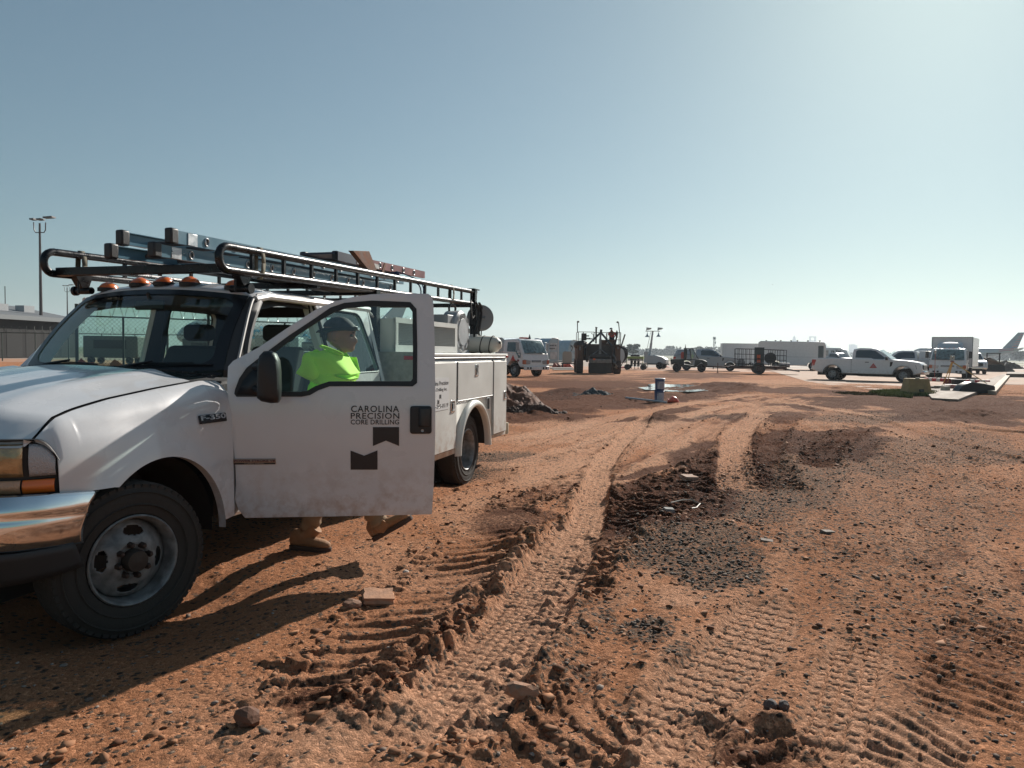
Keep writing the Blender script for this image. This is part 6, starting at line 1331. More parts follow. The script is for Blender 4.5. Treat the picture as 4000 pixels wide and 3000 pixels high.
m = MB(); m.add([(.74, -.6, 1.08), (.74, .6, 1.08), (.30, .58, 1.82), (.30, -.58, 1.82)], [(0, 1, 2, 3)]); m.build('windscreen', glass('plastic_window', (.75, .8, .8), body=.15, bodycol=(.5, .5, .5)), t, smooth=0)
m = MB(); m.prism([(-.36, 1.0), (-.36, 1.5), (-.25, 1.5), (-.2, 1.0)], .5); m.build('seat', DK, t)
for s in (1, -1):
    m = MB(); m.prism([(.12, .92), (.30, .92), (.31, .74), (.21, .58), (.11, .74)], s * .702, s * .710); m.build('shield_decal', mat('shield_tan', (.36, .33, .27), .5, var=.5, vscale=12), t)
    for x in (-.98, .98): fwheel(t, x, s * .62, .34, .26, hub=DK); m = MB(); m.grid(lambda u, v, x=x, s=s: (x + .43 * cos(pi * u), s * (.55 + .25 * v), .40 + .40 * sin(pi * u)), 10, 1); m.build('mudguard', BLACKP, t)
m = MB(); m.bx(-1.48, -.46, -.68, .68, 1.0, 1.03); m.bx(-1.48, -1.44, -.68, .68, 1.0, 1.10); m.build('cargo_bed', UG, t); m = MB(); m.loft([[(-.36 + a * f, .45 + b * f, z) for a, b in ((-.05, -.05), (.05, -.05), (.05, .05), (-.05, .05))] for z, f in ((1.9, 1), (2.25, .2))]); m.build('marker_flag', mat('flag_dark', (.06, .03, .03), .7), t)
m = MB(); m.loft([[(-.55 + a * f, -.4 + b * f, z) for a, b in ((-.13, -.1), (.13, -.1), (.13, .1), (-.13, .1))] for z, f in ((1.05, .9), (1.5, 1), (1.62, .5))]); m.build('red_pack', mat('pack_red', (.5, .08, .05), .6), t, bevel=.02)

# ---- cage trailer ----------------------------------------------------
p = at_px(2958, 1461); t = thing('cage_trailer', 'rusty flat trailer with black welded cage, hose reel and orange vests', 'trailer', p, heading(.97, -.24))
BK = mat('cage_black', (.025, .022, .022), .55, .4); RB = mat('rust_brown', (.09, .038, .026), .8, .2, var=.5)
m = MB(); m.bx(-2.0, 1.9, -.85, .85, .52, .62); m.bx(-2.0, 2.0, -.86, -.80, .40, .62); m.bx(-2.0, 2.0, .80, .86, .40, .62); m.loft([[(-2.0, y, z) for y, z in ((-.6, .45), (.6, .45), (.6, .55), (-.6, .55))], [(-3.25, y, z) for y, z in ((-.05, .45), (.05, .45), (.05, .55), (-.05, .55))]]); m.build('deck', RB, t)
for s in (1, -1):
    m = MB()
    for zz in (.75, 1.12, 1.48, 1.88): m.tube([(-1.65, s * .82, zz + .02), (.0, s * .82, zz - .0), (1.95, s * .82, zz - .06)], .022, 5)
    m.build('cage_rail', BK, t)
    for x in (-1.65, -1.40, -1.12, -.85, -.55, .85, 1.15, 1.50, 1.95): m = MB(); m.bx(x - .018, x + .018, s * .84, s * .80, .55, 1.89 - (x > 0) * .05); m.build('cage_post', BK, t)
    for x in (.05,): fwheel(t, x, s * .98, .44, .24, hub=RB)
    m = MB(); m.grid(lambda u, v, s=s: (.05 + .52 * cos(pi * u * .8 + .3), s * (.84 + .30 * v), .46 + .50 * sin(pi * u * .8 + .3)), 10, 1); m.build('mudguard', GALV, t, solid=.01)
m = MB(); m.bx(-.25, .45, -.10, .10, .62, 2.02); m.build('locker', mat('locker_dark', (.035, .045, .045), .5), t); m = MB(); m.lathe([(0, -.15), (.42, -.15), (.42, .15), (0, .15)], (.85, -.55, 1.22), axis='y', n=28); m.build('hose_reel', mat('hose_black', (.02, .024, .03), .7, bump=.5, bscale=60), t)
for k, (x, z) in enumerate(((.05, 1.35), (.06, .95))): m = MB(); m.grid(lambda u, v: (x - .12 + .26 * u, -.13 - .05 * sin(pi * u), z - .16 + .30 * v), 4, 4); m.build('orange_vest', ORANGE, t, solid=.03)
m = MB(); m.cyl((1.55, 0, .72), (2.3, 0, .70), .17, 16); m.build('cylinder', mat('cyl_pale', (.35, .28, .26), .5), t); m = MB(); m.bx(-1.5, -.9, -.5, .5, .62, 1.0); m.bx(-1.4, -1.0, -.4, .4, 1.0, 1.12); m.build('engine_unit', mat('engine_grey', (.25, .25, .26), .5, var=.5, vscale=8), t)
m = MB(); m.cyl((-2.9, 0, 0.02), (-2.9, 0, .8), .03, 8); m.box((-2.9, 0, .04), (.2, .2, .03)); m.tube([(-3.2, 0, .5), (-3.25, 0, .3)], .04, 6); m.build('jockey_stand', RB, t); m = MB(); m.loft([[(1.9, y, .35), (1.9, y, .5), (2.9, y, .30), (2.95, y, .22)] for y in (-.7, .7)]); m.build('ramp', mat('ramp_grey', (.18, .17, .17), .5, .5), t)

# ---- light tower -----------------------------------------------------
p = at_px(2558, 1441); t = thing('light_tower', 'white mobile light tower with four lamps on a raised mast', 'light tower', p, heading(.9, -.43)); t.scale = (1.12, 1.12, 1.12)
LW = mat('tower_white', (.42, .46, .48), .45)
m = MB(); m.prism([(-.55, .45), (-.55, 1.15), (.1, 1.15), (.75, 1.0), (1.05, .8), (1.05, .45)], .48); m.build('canopy', LW, t, bevel=.04); m = MB(); m.bx(-.85, -.50, -.45, .45, .5, 1.45); m.build('control_box', LW, t, bevel=.02); m = MB(); m.bx(-1.3, 1.1, -.5, .5, .36, .46); m.bx(-1.9, -1.2, -.05, .05, .38, .46); m.build('frame', DK, t)
for s in (1, -1): fwheel(t, .55, s * .62, .30, .18, hub=DK); m = MB(); m.tube([(-.9, s * .5, .42), (-.9, s * 1.0, .42), (-.9, s * 1.0, .03)], .03, 6); m.build('outrigger', LW, t)
m = MB(); m.loft([[(-.50 + a, b, .9) for a, b in ((-.1, -.1), (.1, -.1), (.1, .1), (-.1, .1))], [(-.36 + a, b, 2.2) for a, b in ((-.085, -.085), (.085, -.085), (.085, .085), (-.085, .085))], [(-.36 + a, b, 2.2) for a, b in ((-.07, -.07), (.07, -.07), (.07, .07), (-.07, .07))], [(-.25 + a, b, 3.18) for a, b in ((-.06, -.06), (.06, -.06), (.06, .06), (-.06, .06))]]); m.build('mast', LW, t)
m = MB(); m.tube([(-.85, -.1, 3.20), (.35, .1, 3.20)], .03, 6); m.build('lamp_bar', DK, t)
for x, z, dn in ((-.72, 3.38, 0), (.25, 3.38, 0), (-.72, 2.72, 1), (.25, 2.74, 1)):
    m = MB()
    if dn: m.lathe([(.03, .32), (.05, .22), (.10, .12), (.19, .0), (.19, -.02), (.0, -.02)], (x, 0, z), n=16); m.tube([(x, 0, z + .3), (x, 0, z + .48)], .02, 5)
    else: m.loft([[(x + .06 + a, b, z + c) for a, b, c in ((-.12, -.16, -.10), (.22, -.16, -.02), (.28, -.16, .10), (-.10, -.16, .14))], [(x + .06 + a, -b, z + c) for a, b, c in ((-.12, -.16, -.10), (.22, -.16, -.02), (.28, -.16, .10), (-.10, -.16, .14))]]); m.tube([(x - .06, 0, z - .18), (x - .06, 0, z)], .03, 5)
    m.build('lamp_head', mat('lamp_alu', (.40, .44, .46), .3, .5), t)
m = MB(); m.tube(catmull([(-.4, -.15, 3.1), (-.55, -.2, 2.2), (-.7, -.3, 1.5), (-.9, -.4, .9), (-.8, -.45, .6)], 4), .018, 5); m.build('cable', BLACKP, t)

# ---- wheeled concrete drill -----------------------------------------
p = at_px(2478, 1444); t = thing('drill_rig', 'small wheeled concrete drilling rig with lime green frame', 'drilling rig', p, heading(.96, -.28))
m = MB(); m.bx(-.55, .75, -.45, .45, .80, 1.0); m.build('tank', mat('drill_white', (.40, .42, .42), .5), t); m = MB(); m.bx(-.65, .80, -.5, .5, .98, 1.16); m.bx(-.65, -.60, -.5, -.45, .3, 1.2); m.bx(.75, .8, -.5, -.45, .3, 1.2); m.build('frame', mat('lime', (.22, .30, .08), .5), t)
m = MB(); m.bx(-.3, .5, -.52, -.49, 1.17, 1.32); m.build('hood', DK, t); m = MB()
for x in (-.25, .05, .35): m.bx(x - .07, x + .07, -.4, .4, .3, .8); m.cyl((x, -.2, .06), (x, -.2, .35), .03, 6)
m.build('drill_head', DK, t)
for x in (-.6, .8):
    for s in (1, -1): fwheel(t, x, s * .5, .24, .12, hub=DK)
text_obj('lettering', 'MINNICH', DECAL, t, .19, (-.36, -.455, .83), (pi / 2, 0, 0), bold=.01)

# ---- big mud-caked paving machine -----------------------------------
p = at_px(2345, 1461); t = thing('paving_machine', 'large mud caked paving machine with railed deck and raised A frame', 'machine', (p[0], p[1] + .9, 0), heading(-.02, -1.0))
# local: +x towards the camera, +y to the right of the picture
MC = mat('machine_mud', (.12, .062, .036), .75, .2, var=.55, vscale=3, bump=.3, bscale=12, dirt=.6, dirtcol=(.14, .065, .04)); MD = mat('machine_dark', (.05, .038, .032), .6, .3, var=.4, vscale=5); MS = mat('machine_steel', (.20, .20, .20), .4, .7, var=.4)
m = MB(); m.bx(-2.2, -.2, -1.55, 1.45, .9, 2.0); m.build('engine_body', MC, t, bevel=.06)
m = MB(); m.bx(-2.0, -.3, -1.5, -.9, 1.6, 2.15); m.ell((-.6, -1.2, 1.95), (.7, .55, .35)); m.build('left_pod', MD, t, bevel=.05); m = MB(); m.bx(-2.2, -.3, -1.5, 1.5, 1.98, 2.05); m.build('deck', MC, t); m = MB(); m.bx(-1.0, -.25, .1, 1.15, 1.9, 2.35); m.build('hood', MC, t, bevel=.05)
for y0, y1 in ((-1.55, -1.12), (1.02, 1.48)):
    m = MB(); m.bx(-.35, .35, y0 + .05, y1 - .05, .8, 1.95); m.build('leg_casing', MC, t, bevel=.03)
    m = MB(); n = 22; r = .52; yc = (y0 + y1) / 2
    m.lathe([(.2, y0), (r * .92, y0), (r, y0 + .05), (r, y1 - .05), (r * .92, y1), (.2, y1)], (0, 0, r), axis='y', n=30)
    for k in range(n): a = 2 * pi * k / n; m.box((r * sin(a), yc, r + r * cos(a)), (.06, (y1 - y0) * .9, .05), Matrix.Rotation(a, 3, 'Y'))
    m.build('wheel', mat('muddy_tyre', (.055, .030, .022), .9, var=.4), t)
    m = MB(); m.lathe([(.2, y0), (r * .92, y0), (r, y0 + .05), (r, y1 - .05), (r * .92, y1), (.2, y1)], (-2.4, 0, r), axis='y', n=30); m.build('wheel', mat('muddy_tyre', (.055, .030, .022), .9, var=.4), t)
m = MB(); m.bx(.2, .9, -.75, .80, .05, .75); m.build('hopper', MD, t, bevel=.05); m = MB(); m.bx(.3, .95, -.72, .76, .74, 1.02); m.bx(.9, .98, -.55, .35, .82, 1.0); m.build('hopper_cover', mat('cover_grey', (.22, .20, .18), .6, var=.5, vscale=6), t, bevel=.03); m = MB(); m.box((.97, -.42, 1.0), (.1, .16, .12)); m.build('orange_lamp', ORANGE, t, bevel=.02)
m = MB(); m.bx(-.2, .35, -.9, -.78, .8, 1.95); m.bx(-.2, .35, .82, .94, .8, 1.95); m.bx(-.2, .3, -.9, .94, 1.25, 1.40); m.bx(-.2, .0, -.8, .85, 1.4, 1.95); m.build('front_frame', MD, t)
def bar(m, a, b, w=.11): m.tube([a, b], w / 2, 4)
m = MB(); bar(m, (.2, -1.0, 1.75), (.15, .0, 2.78), .14); bar(m, (.2, 1.0, 1.75), (.15, .12, 2.80), .14); bar(m, (.2, .05, 2.7), (.2, .10, 3.05), .16); bar(m, (.2, -1.0, 1.75), (.2, -1.0, 1.3), .12); bar(m, (.2, 1.0, 1.75), (.2, 1.0, 1.3), .12); m.build('a_frame', mat('aframe', (.06, .065, .07), .5, .4, var=.3), t)
m = MB(); m.cyl((.3, .03, 2.0), (.25, .05, 2.75), .07, 10); m.cyl((.33, .03, 1.40), (.3, .03, 2.0), .045, 10); m.bx(.25, .35, -.05, .12, 1.35, 2.4); m.build('lift_cylinder', mat('cylinder_grey', (.20, .20, .20), .4, .5), t); m = MB(); bar(m, (.45, -.72, 1.15), (.4, 0, 1.68), .08); bar(m, (.45, .76, 1.15), (.4, .05, 1.68), .08); bar(m, (.45, -.72, 1.15), (.45, -.72, .8), .08); bar(m, (.45, .76, 1.15), (.45, .76, .8), .08); bar(m, (.45, -.72, 1.15), (.45, .76, 1.15), .05); m.build('lift_yoke', MS, t)
m = MB(); m.cyl((.45, -.65, 1.18), (.45, .70, 1.18), .17, 14); m.build('roller', MD, t)
m = MB()
for a, b in (((-1.45, 2.05), (-1.45, 2.88)), ((-1.1, 2.05), (-1.1, 2.88)), ((-.35, 2.2), (-.35, 2.85)), ((.55, 2.3), (.55, 2.85)), ((1.40, 2.05), (1.40, 2.88)), ((1.5, 1.7), (1.5, 2.88))): m.tube([(-.3, a[0], a[1]), (-.3, b[0], b[1])], .028, 6)
for y0, y1, z in ((-1.45, -.35, 2.88), (-1.45, -.35, 2.38), (-.35, .55, 2.86), (.45, 1.5, 2.86), (.45, 1.5, 2.36)): m.tube([(-.3, y0, z), (-.3, y1, z)], .022, 6)
for y in (-1.45, 1.4): m.tube([(-.3, y, 2.87), (-2.1, y, 2.87), (-2.1, y, 2.05)], .022, 6)
m.tube([(-.28, .5, 2.8), (-.28, .5, 2.45), (-.28, .85, 2.40), (-.28, .95, 2.5), (-.28, .95, 2.8)], .02, 5); m.tube([(-.28, -.55, 2.8), (-.28, -.40, 2.7), (-.28, -.40, 2.45), (-.28, -.7, 2.40)], .02, 5); m.build('railing', MD, t)
for y, dy_ in ((-1.5, -.02), (1.42, -.10)): m = MB(); m.tube([(-.3, y, 2.85), (-.3, y + dy_ * .8, 3.55)], .032, 6); m.ell((-.25, y + dy_ + (.05 if y < 0 else -.05), 3.58), (.09, .09, .07), 8, 6); m.build('work_light', MD, t)
m = MB(); m.cyl((-1.2, -.12, 2.1), (-1.2, -.12, 3.22), .06, 10); m.cyl((-1.2, -.12, 3.20), (-1.2, -.10, 3.26), .08, 10); m.build('exhaust', MD, t); m = MB(); m.box((-.9, -1.0, 2.55), (.3, .35, .5)); m.box((-.8, -.85, 2.62), (.3, .4, .08)); m.box((-.8, -.8, 2.45), (.3, .5, .06)); m.build('operator_seat', DK, t, bevel=.03)
m = MB(); m.loft([[(-.2 + a * f, 1.22 + b * f, z) for a, b in ((-.08, -.07), (.08, -.07), (.08, .07), (-.08, .07))] for z, f in ((2.5, .8), (2.85, 1.1), (3.02, .2))]); m.tube([(-.2, 1.1, 2.0), (-.2, 1.22, 2.6)], .06, 6); m.build('control_post', MD, t)
m = MB(); m.tube([(-.3, 1.55, 1.9), (-.3, 1.80, 2.75)], .05, 6); m.build('mast_post', MS, t); m = MB(); m.tube(catmull([(.3, .9, 1.35), (.5, 1.05, 1.15), (.4, 1.12, .9), (.5, 1.0, .7), (.4, .95, 1.0)], 3), .05, 6); m.build('hydraulic_arm', MS, t)
m = MB()
for k in range(6): m.tube(catmull([(.1, 1.2 + .05 * k, 1.9), (.35, 1.62 + .05 * k, 1.7), (.3, 1.75 + .03 * k, 1.2), (.2, 1.60, .75), (0, 1.55, .55)], 4), .022, 5)
m.build('hydraulic_hose', BLACKP, t); m = MB(); m.add([(-.18, .50, 2.10), (-.18, .80, 2.10), (-.18, .62, 2.28)], [(0, 1, 2)]); m.build('warning_triangle', mat('tri_pale', (.5, .5, .48), .5), t, smooth=0)
m = MB(); m.bx(.355, .36, -1.42, -1.28, 1.60, 1.85); m.bx(.355, .36, 1.2, 1.32, 1.72, 1.85); m.build('data_plate', mat('plate', (.14, .14, .13), .5, var=.5, vscale=20), t)
# mud flap cloth
m = MB(); m.grid(lambda u, v: (.55 + .05 * sin(5 * u), .95 + .25 * u + .1 * sin(4 * v), .45 + .35 * v - .1 * u), 5, 5); m.build('torn_cover', mat('torn', (.22, .16, .11), .8), t, solid=.01)
# grey tank on the left of the machine, beige hose drum behind it on the right
p = at_px(2222, 1440); t = thing('beige_tank', 'beige plastic tank with rounded top just left of the paving machine', 'tank', (p[0], p[1] + 2, 0), 0)
m = MB(); m.prism([(-.42, .55), (-.36, .48), (.36, .48), (.42, .55), (.42, 1.35), (.32, 1.55), (-.32, 1.55), (-.42, 1.35)], 0, .8); m.build('shell', mat('beige', (.30, .28, .24), .6), t, bevel=.03); m = MB(); m.bx(-.5, 1.0, .0, .8, .38, .48); m.build('stand', DK, t); m = MB()
for x in (-.4, .9):
    for y in (.05, .75): m.cyl((x, y, 0), (x, y, .4), .04, 6)
m.build('leg', DK, t); m = MB(); m.tube([(.3, .1, 1.5), (.5, .1, 1.9), (.4, .1, 2.1), (.2, .1, 2.15)], .03, 6); m.build('pipe', DK, t)
p = at_px(2452, 1438); t = thing('air_starter', 'white rounded container end beyond the paving machine', 'container', (p[0] + .0, p[1] + 3, 0), 0)
m = MB(); m.prism([(-.5, .4), (-.5, 1.6), (-.25, 2.15), (.1, 2.2), (.38, 1.9), (.42, 1.2), (.36, .5)], 0, 1.3); m.build('shell', mat('far_pale', (.40, .44, .46), .5), t, bevel=.04); m = MB(); m.tube([(-.5, -.02, .5), (-.5, -.02, 1.6), (-.25, -.02, 2.15), (.1, -.02, 2.2)], .03, 5); m.build('rim', GALV, t)

# ---- air cargo containers -------------------------------------------
UA = mat('container_alu', (.34, .42, .47), .4, .5, var=.2, vscale=2); UD = mat('shaded_inside', (.035, .048, .06), .7)
def uld(label, px, py, k, rot, side='shut', w=2.6, d=1.5, h=2.3, txt=None):
    p = at_px(px, py); t = thing('cargo_container', label, 'cargo container', (p[0] * k, p[1] * k, 0), rot, 'air cargo containers on dollies'); z0 = .55
    prof = [(-d / 2, z0), (-d / 2, z0 + h * .95), (-d / 2 + .1, z0 + h), (d * .05, z0 + h), (d * .30, z0 + h * .90), (d * .46, z0 + h * .66), (d / 2, z0 + h * .35), (d / 2, z0)]
    m = MB(); m.add([(w / 2, -a, b) for a, b in prof] + [(-w / 2, -a, b) for a, b in prof], [tuple(range(8))] + [tuple(range(8, 16))] + [(i, (i + 1) % 8, 8 + (i + 1) % 8, 8 + i) for i in range(1, 7)]); m.build('shell', UA, t, smooth=30)
    for sx_ in (1, -1): m = MB(); m.tube([(sx_ * w / 2, -a, b) for a, b in prof], .045, 5, closed=True); m.build('edge_frame', GALV, t)
    m = MB(); y = d / 2; m.bx(-w / 2 + .04, w / 2 - .04, y + .0, y + .02, z0 + .05, z0 + h * .90); m.build('dark_opening', UD, t);  # dark sheet stands in for the shaded inside of an open container
    for sx_ in (1, -1):
        x = sx_ * (w / 2 + .012)
        for (b0_, b1) in ((z0 + h * .10, z0 + h * .42), (z0 + h * .48, z0 + h * .80)): m = MB(); m.box((x, .12, (b0_ + b1) / 2), (.012, d * .62, b1 - b0_)); m.build('end_panel', mat('panel_pale', (.45, .47, .48), .5, .2, var=.35, vscale=3), t)
    if txt:
        for k_, (tt, s_) in enumerate(txt): text_obj('lettering', tt, mat('uld_text', (.03, .04, .05), .5), t, s_, (w / 2 + .022, -d * .30 if True else 0, z0 + h * (.66 - .13 * k_)), (pi / 2, 0, pi / 2), sx=.9, bold=.01)
    m = MB(); m.bx(-w / 2 - .1, w / 2 + .1, -d / 2, d / 2, .34, .50); m.build('dolly_deck', mat('dolly', (.40, .41, .40), .5, .3), t); m = MB(); m.tube([(w / 2, 0, .4), (w / 2 + .9, 0, .3)], .04, 5); m.build('tow_bar', DK, t)
    for x in (-w * .36, w * .36):
        for s in (1, -1): fwheel(t, x, s * d * .4, .18, .12, hub=DK)
    return t
r0 = heading(.80, -.60)
uld('blue grey container behind the cab-over truck, left of the container row', 1992, 1432, 1.06, heading(.70, .71), txt=None)
uld('pale container with open dark side and dented end panel right of the cab-over truck', 2125, 1434, 1.05, heading(.62, -.78), txt=[('AKE 8021 AM', .17), ('amazon', .26)])
uld('container partly hidden between the pale container and the paving machine', 2208, 1432, 1.12, heading(.62, -.78), txt=[('AMJ', .2)])
for o in [o for o in COL.objects if o.name.startswith('cargo_container')][:1]:
    m = MB(); m.bx(-.2, 1.2, -.93, -.90, 1.75, 2.35); 
    text_obj('lettering', 'amazon', mat('uld_text', (.03, .04, .05), .5), o, .34, (-.62, -.772, 1.95), (pi / 2, 0, 0), bold=.01)
# lumps of orange sheeting and sand bags by the machine, barriers
for k, (px, py, c, lab) in enumerate(((2168, 1437, (.42, .10, .06), 'red brown sand bag with pale stripe beside the containers'), (2180, 1437, (.30, .10, .07), 'darker red sand bag touching the striped one'), (2213, 1437, (.60, .09, .05), 'crumpled orange plastic sheeting between containers and machine'), (2437, 1438, (.5, .08, .05), 'flattened orange netting just right of the paving machine'), (2590, 1434, (.55, .09, .04), 'strip of orange netting behind the light tower'))):
    p = at_px(px, py); m = MB(); r_ = random.Random(k); W2 = (.30, .30, .65, .35, .8)[k]; H2 = (.42, .42, .40, .16, .15)[k]
    m.grid(lambda u, v: (W2 * (u - .5) * 2, .35 * (v - .5) * 2, H2 * sin(pi * u) ** .6 * sin(pi * v) ** .6 * (1 + (.35 * sin(13 * u + k) * cos(9 * v) if k > 1 else 0))), 14, 8); o = m.build('sand_bag' if k < 2 else 'orange_sheeting', mat('bag_%d' % k, c, .7), None, loc=p); tag(o, lab, 'bag' if k < 2 else 'sheeting')
# long pale kerb timbers lying by the machine
for k, (a, b) in enumerate((((2150, 1441), (2235, 1440)), ((2160, 1447), (2250, 1446)))):
    p, q = Vector(at_px(*a)), Vector(at_px(*b)); m = MB(); m.tube([p + Vector((0, 0, .06)), q + Vector((0, 0, .06))], .07, 4); tag(m.build('timber', mat('pale_timber', (.42, .40, .36), .8), None), ('farther', 'nearer')[k] + ' of two long pale timbers lying left of the paving machine', 'timber')
pm = bpy.data.objects['paving_machine']; ml_ = pm.matrix_basis if False else Matrix.Translation(pm.location) @ Matrix.Rotation(pm.rotation_euler[2], 4, 'Z')
def P_(x, y, z): return ml_ @ Vector((x, y, z))
op = thing('person', 'worker in an orange red shirt bending over on the deck of the paving machine', 'person', tuple(P_(-.8, .95, 2.05)), pm.rotation_euler[2])
v_ = [(0, 0, .45), (.05, 0, .65), (.18, 0, .85), (.24, -.05, .92), (.30, -.10, 1.02), (.16, .20, .80), (.30, .25, .60), (.45, .10, .55), (.16, -.22, .80), (.32, -.25, .62), (.48, -.15, .58), (0, .1, .42), (.05, .12, .20), (0, .12, 0), (0, -.1, .42), (.05, -.12, .2), (0, -.12, 0)]
me_ = skinned(v_, [(0, 1), (1, 2), (2, 3), (3, 4), (2, 5), (5, 6), (6, 7), (2, 8), (8, 9), (9, 10), (0, 11), (11, 12), (12, 13), (0, 14), (14, 15), (15, 16)], [.15, .15, .15, .06, .10, .06, .045, .035, .06, .045, .035, .09, .07, .05, .09, .07, .05], 2, 0); mesh_obj('body', me_, SKIN, op)
me_ = skinned(v_[:3] + [v_[5], v_[6], v_[8], v_[9]], [(0, 1), (1, 2), (2, 3), (3, 4), (2, 5), (5, 6)], [.17, .17, .17, .08, .065, .08, .065], 2, 0); mesh_obj('shirt', me_, mat('orange_shirt', (.70, .07, .04), .8), op)
m = MB(); m.lathe([(.13, 0), (.115, .02), (.105, .06), (.07, .10), (0, .12)], (.30, -.10, 1.04), n=14); m.build('cap', mat('cap_dark', (.03, .03, .04), .7), op)
me_ = skinned([v_[0], v_[11], v_[12], v_[13], v_[14], v_[15], v_[16]], [(0, 1), (1, 2), (2, 3), (0, 4), (4, 5), (5, 6)], [.16, .10, .08, .07, .10, .08, .07], 1, 0); mesh_obj('trousers', me_, mat('dark_trousers', (.04, .045, .06), .9), op)
# ================================================================== near site things
def on(px, py): p = gnd(px, py); z, _, _, _ = relief(np.array([p[0]]), np.array([p[1]])); return Vector((float(p[0]), float(p[1]), float(z[0])))
# stacked pails
b0_ = on(2577, 1572)
PBL = mat('pail_blue', (.015, .06, .16), .4, coat=.2)
for k in range(2):
    t = thing('pail', ('lower blue plastic pail with hazard label, under the other pail', 'upper blue plastic pail with grey lid and printed label')[k], 'pail', (b0_.x + .012 * k, b0_.y + .1, b0_.z + .325 * k), radians(4), 'two stacked blue pails')
    m = MB(); m.lathe([(.0, 0), (.125, 0), (.132, .02), (.140, .27), (.150, .275), (.150, .29), (.143, .295), (.143, .325), (.147, .33)], n=32); m.build('bucket', PBL, t)
    m = MB(); m.grid(lambda u, v: (.142 * sin(-.75 + 1.6 * u), -.142 * cos(-.75 + 1.6 * u), .035 + .215 * v), 12, 1); lb = m.build('paper_label', mat('label_white', (.42, .42, .45), .6), t)
    if k == 1: m = MB(); m.lathe([(.152, .318), (.155, .335), (.14, .345), (0, .342)], n=32); m.build('lid', mat('lid_grey', (.30, .34, .40), .5), t)
    rr_ = .1435
    def lp(a, z): return (rr_ * sin(a), -rr_ * cos(a), z)
    def lrect(name, a0, a1, z0, z1, m_): m = MB(); m.grid(lambda u, v: lp(a0 + (a1 - a0) * u, z0 + (z1 - z0) * v), 4, 1); m.build(name, m_, lb)
    PR = mat('label_print', (.10, .11, .16), .6); lrect('label_logo', -.68, -.40, .215, .24, PR); lrect('label_mark', -.62, -.46, .17, .195, mat('label_red', (.25, .05, .06), .6))
    if k == 1:
        for q in range(8): lrect('print_line', -.2, .72 - .1 * (q % 3), .215 - q * .022, .222 - q * .022, PR)
    else:
        m = MB(); m.add([lp(-.1, .13), lp(.28, .165), lp(.66, .13), lp(.28, .075)], [(0, 1, 2, 3)]); m.build('hazard_diamond', mat('diamond_black', (.02, .02, .03), .6), lb, smooth=0)
# plastic pipe, orange bag
p, q = on(2445, 1563), on(2604, 1577); m = MB(); m.cyl(p + Vector((0, 0, .03)), q + Vector((0, 0, .03)), .028, 10); tag(m.build('pipe', mat('pvc', (.40, .41, .43), .4), None), 'pale grey plastic pipe lying on the mud in front of the blue pails', 'pipe')
p = on(2630, 1574); m = MB(); rr2 = random.Random(4)
rings = []
for i in range(9):
    t_ = i / 8; r_ = .005 + .115 * sin(pi * min(1, t_ * 1.0) ** .9) ** .7; x = -.16 + .34 * t_
    if i == 1: r_ = .05
    if i == 0: r_ = .085
    rings.append([(x, .8 * r_ * cos(a) * (1 + rr2.uniform(-.12, .12)), max(0.0, r_ * .75 + r_ * .85 * sin(a) * (1 + rr2.uniform(-.15, .15)))) for a in np.linspace(0, 2 * pi, 13)[:-1]])
m.loft(rings); o = m.build('plastic_bag', mat('bag_orange', (.72, .13, .08), .35, coat=.3, var=.3, vscale=12, bump=.5, bscale=30), None, loc=p, rotz=-.2, smooth=60); tag(o, 'knotted translucent orange plastic bag on the mud beside the blue pails', 'bag')
# puddle of muddy water
cx, cy = g2(1440, 842)
PUD = []
for k in range(40):
    a = 2 * pi * k / 40; rx = 92 * (1 + .16 * sin(3 * a + 1) + .10 * sin(7 * a) + .07 * sin(13 * a)); ry = 9 * (1 + .12 * sin(5 * a) + .12 * sin(2 * a + 2) + .08 * sin(11 * a)); px, py = (1475 + rx * cos(a)) * S, (840 + 1.8 * cos(a) + ry * sin(a)) * S; p = gnd(px, py); PUD.append((p[0], p[1], .05))
m = MB(); m.add(PUD, [tuple(range(40))]); wm = mat('muddy_water', (.30, .22, .18), .10, spec=1.0, coat=1.0)
o = m.build('puddle', wm, None, smooth=0); tag(o, kind='structure')
# loose rocks one can point at
def rock(px, py, sx_, sy_, sz_, col, label, seed, rot=0, flat=False, yaw=0):
    p = on(px, py); r = random.Random(seed); bm = bmesh.new()
    if flat: bmesh.ops.create_cube(bm, size=2)
    else: bmesh.ops.create_icosphere(bm, subdivisions=2, radius=1)
    if flat:
        bmesh.ops.subdivide_edges(bm, edges=bm.edges[:], cuts=2, use_grid_fill=True)
    for v in bm.verts:
        v.co *= 1 + r.uniform(-.16, .16) if not flat else 1 + r.uniform(-.10, .10)
        v.co.x *= sx_; v.co.y *= sy_; v.co.z *= sz_
    me = bpy.data.meshes.new('rock'); bm.to_mesh(me); bm.free(); o = bpy.data.objects.new('rock', me); COL.objects.link(o); me.materials.append(mat('rock_%d' % seed, col, .9, var=.3, vscale=18, bump=.4, bscale=60))
    o.location = p + Vector((0, 0, sz_ * .6)); o.rotation_euler = (rot, .1, yaw); tag(o, label, 'rock'); return o
rock(1478, 2345, .085, .07, .022, (.42, .22, .13), 'flat orange brown slab of rock at the corner of the door shadow', 1, .12, True, .3)
rock(1585, 2243, .022, .02, .018, (.55, .45, .38), 'small pale rounded stone above the flat rock slab', 2)
rock(1375, 2375, .05, .045, .03, (.25, .13, .08), 'rough brown lump of clay just left below the flat slab', 3)
rock(2035, 2740, .07, .04, .035, (.34, .18, .11), 'brown clay lump at the lower middle of the track field', 5)
rock(2690, 1872, .10, .05, .025, (.40, .26, .19), 'pale flat slab lying in the dark lug marks', 6, .2, True, .6)
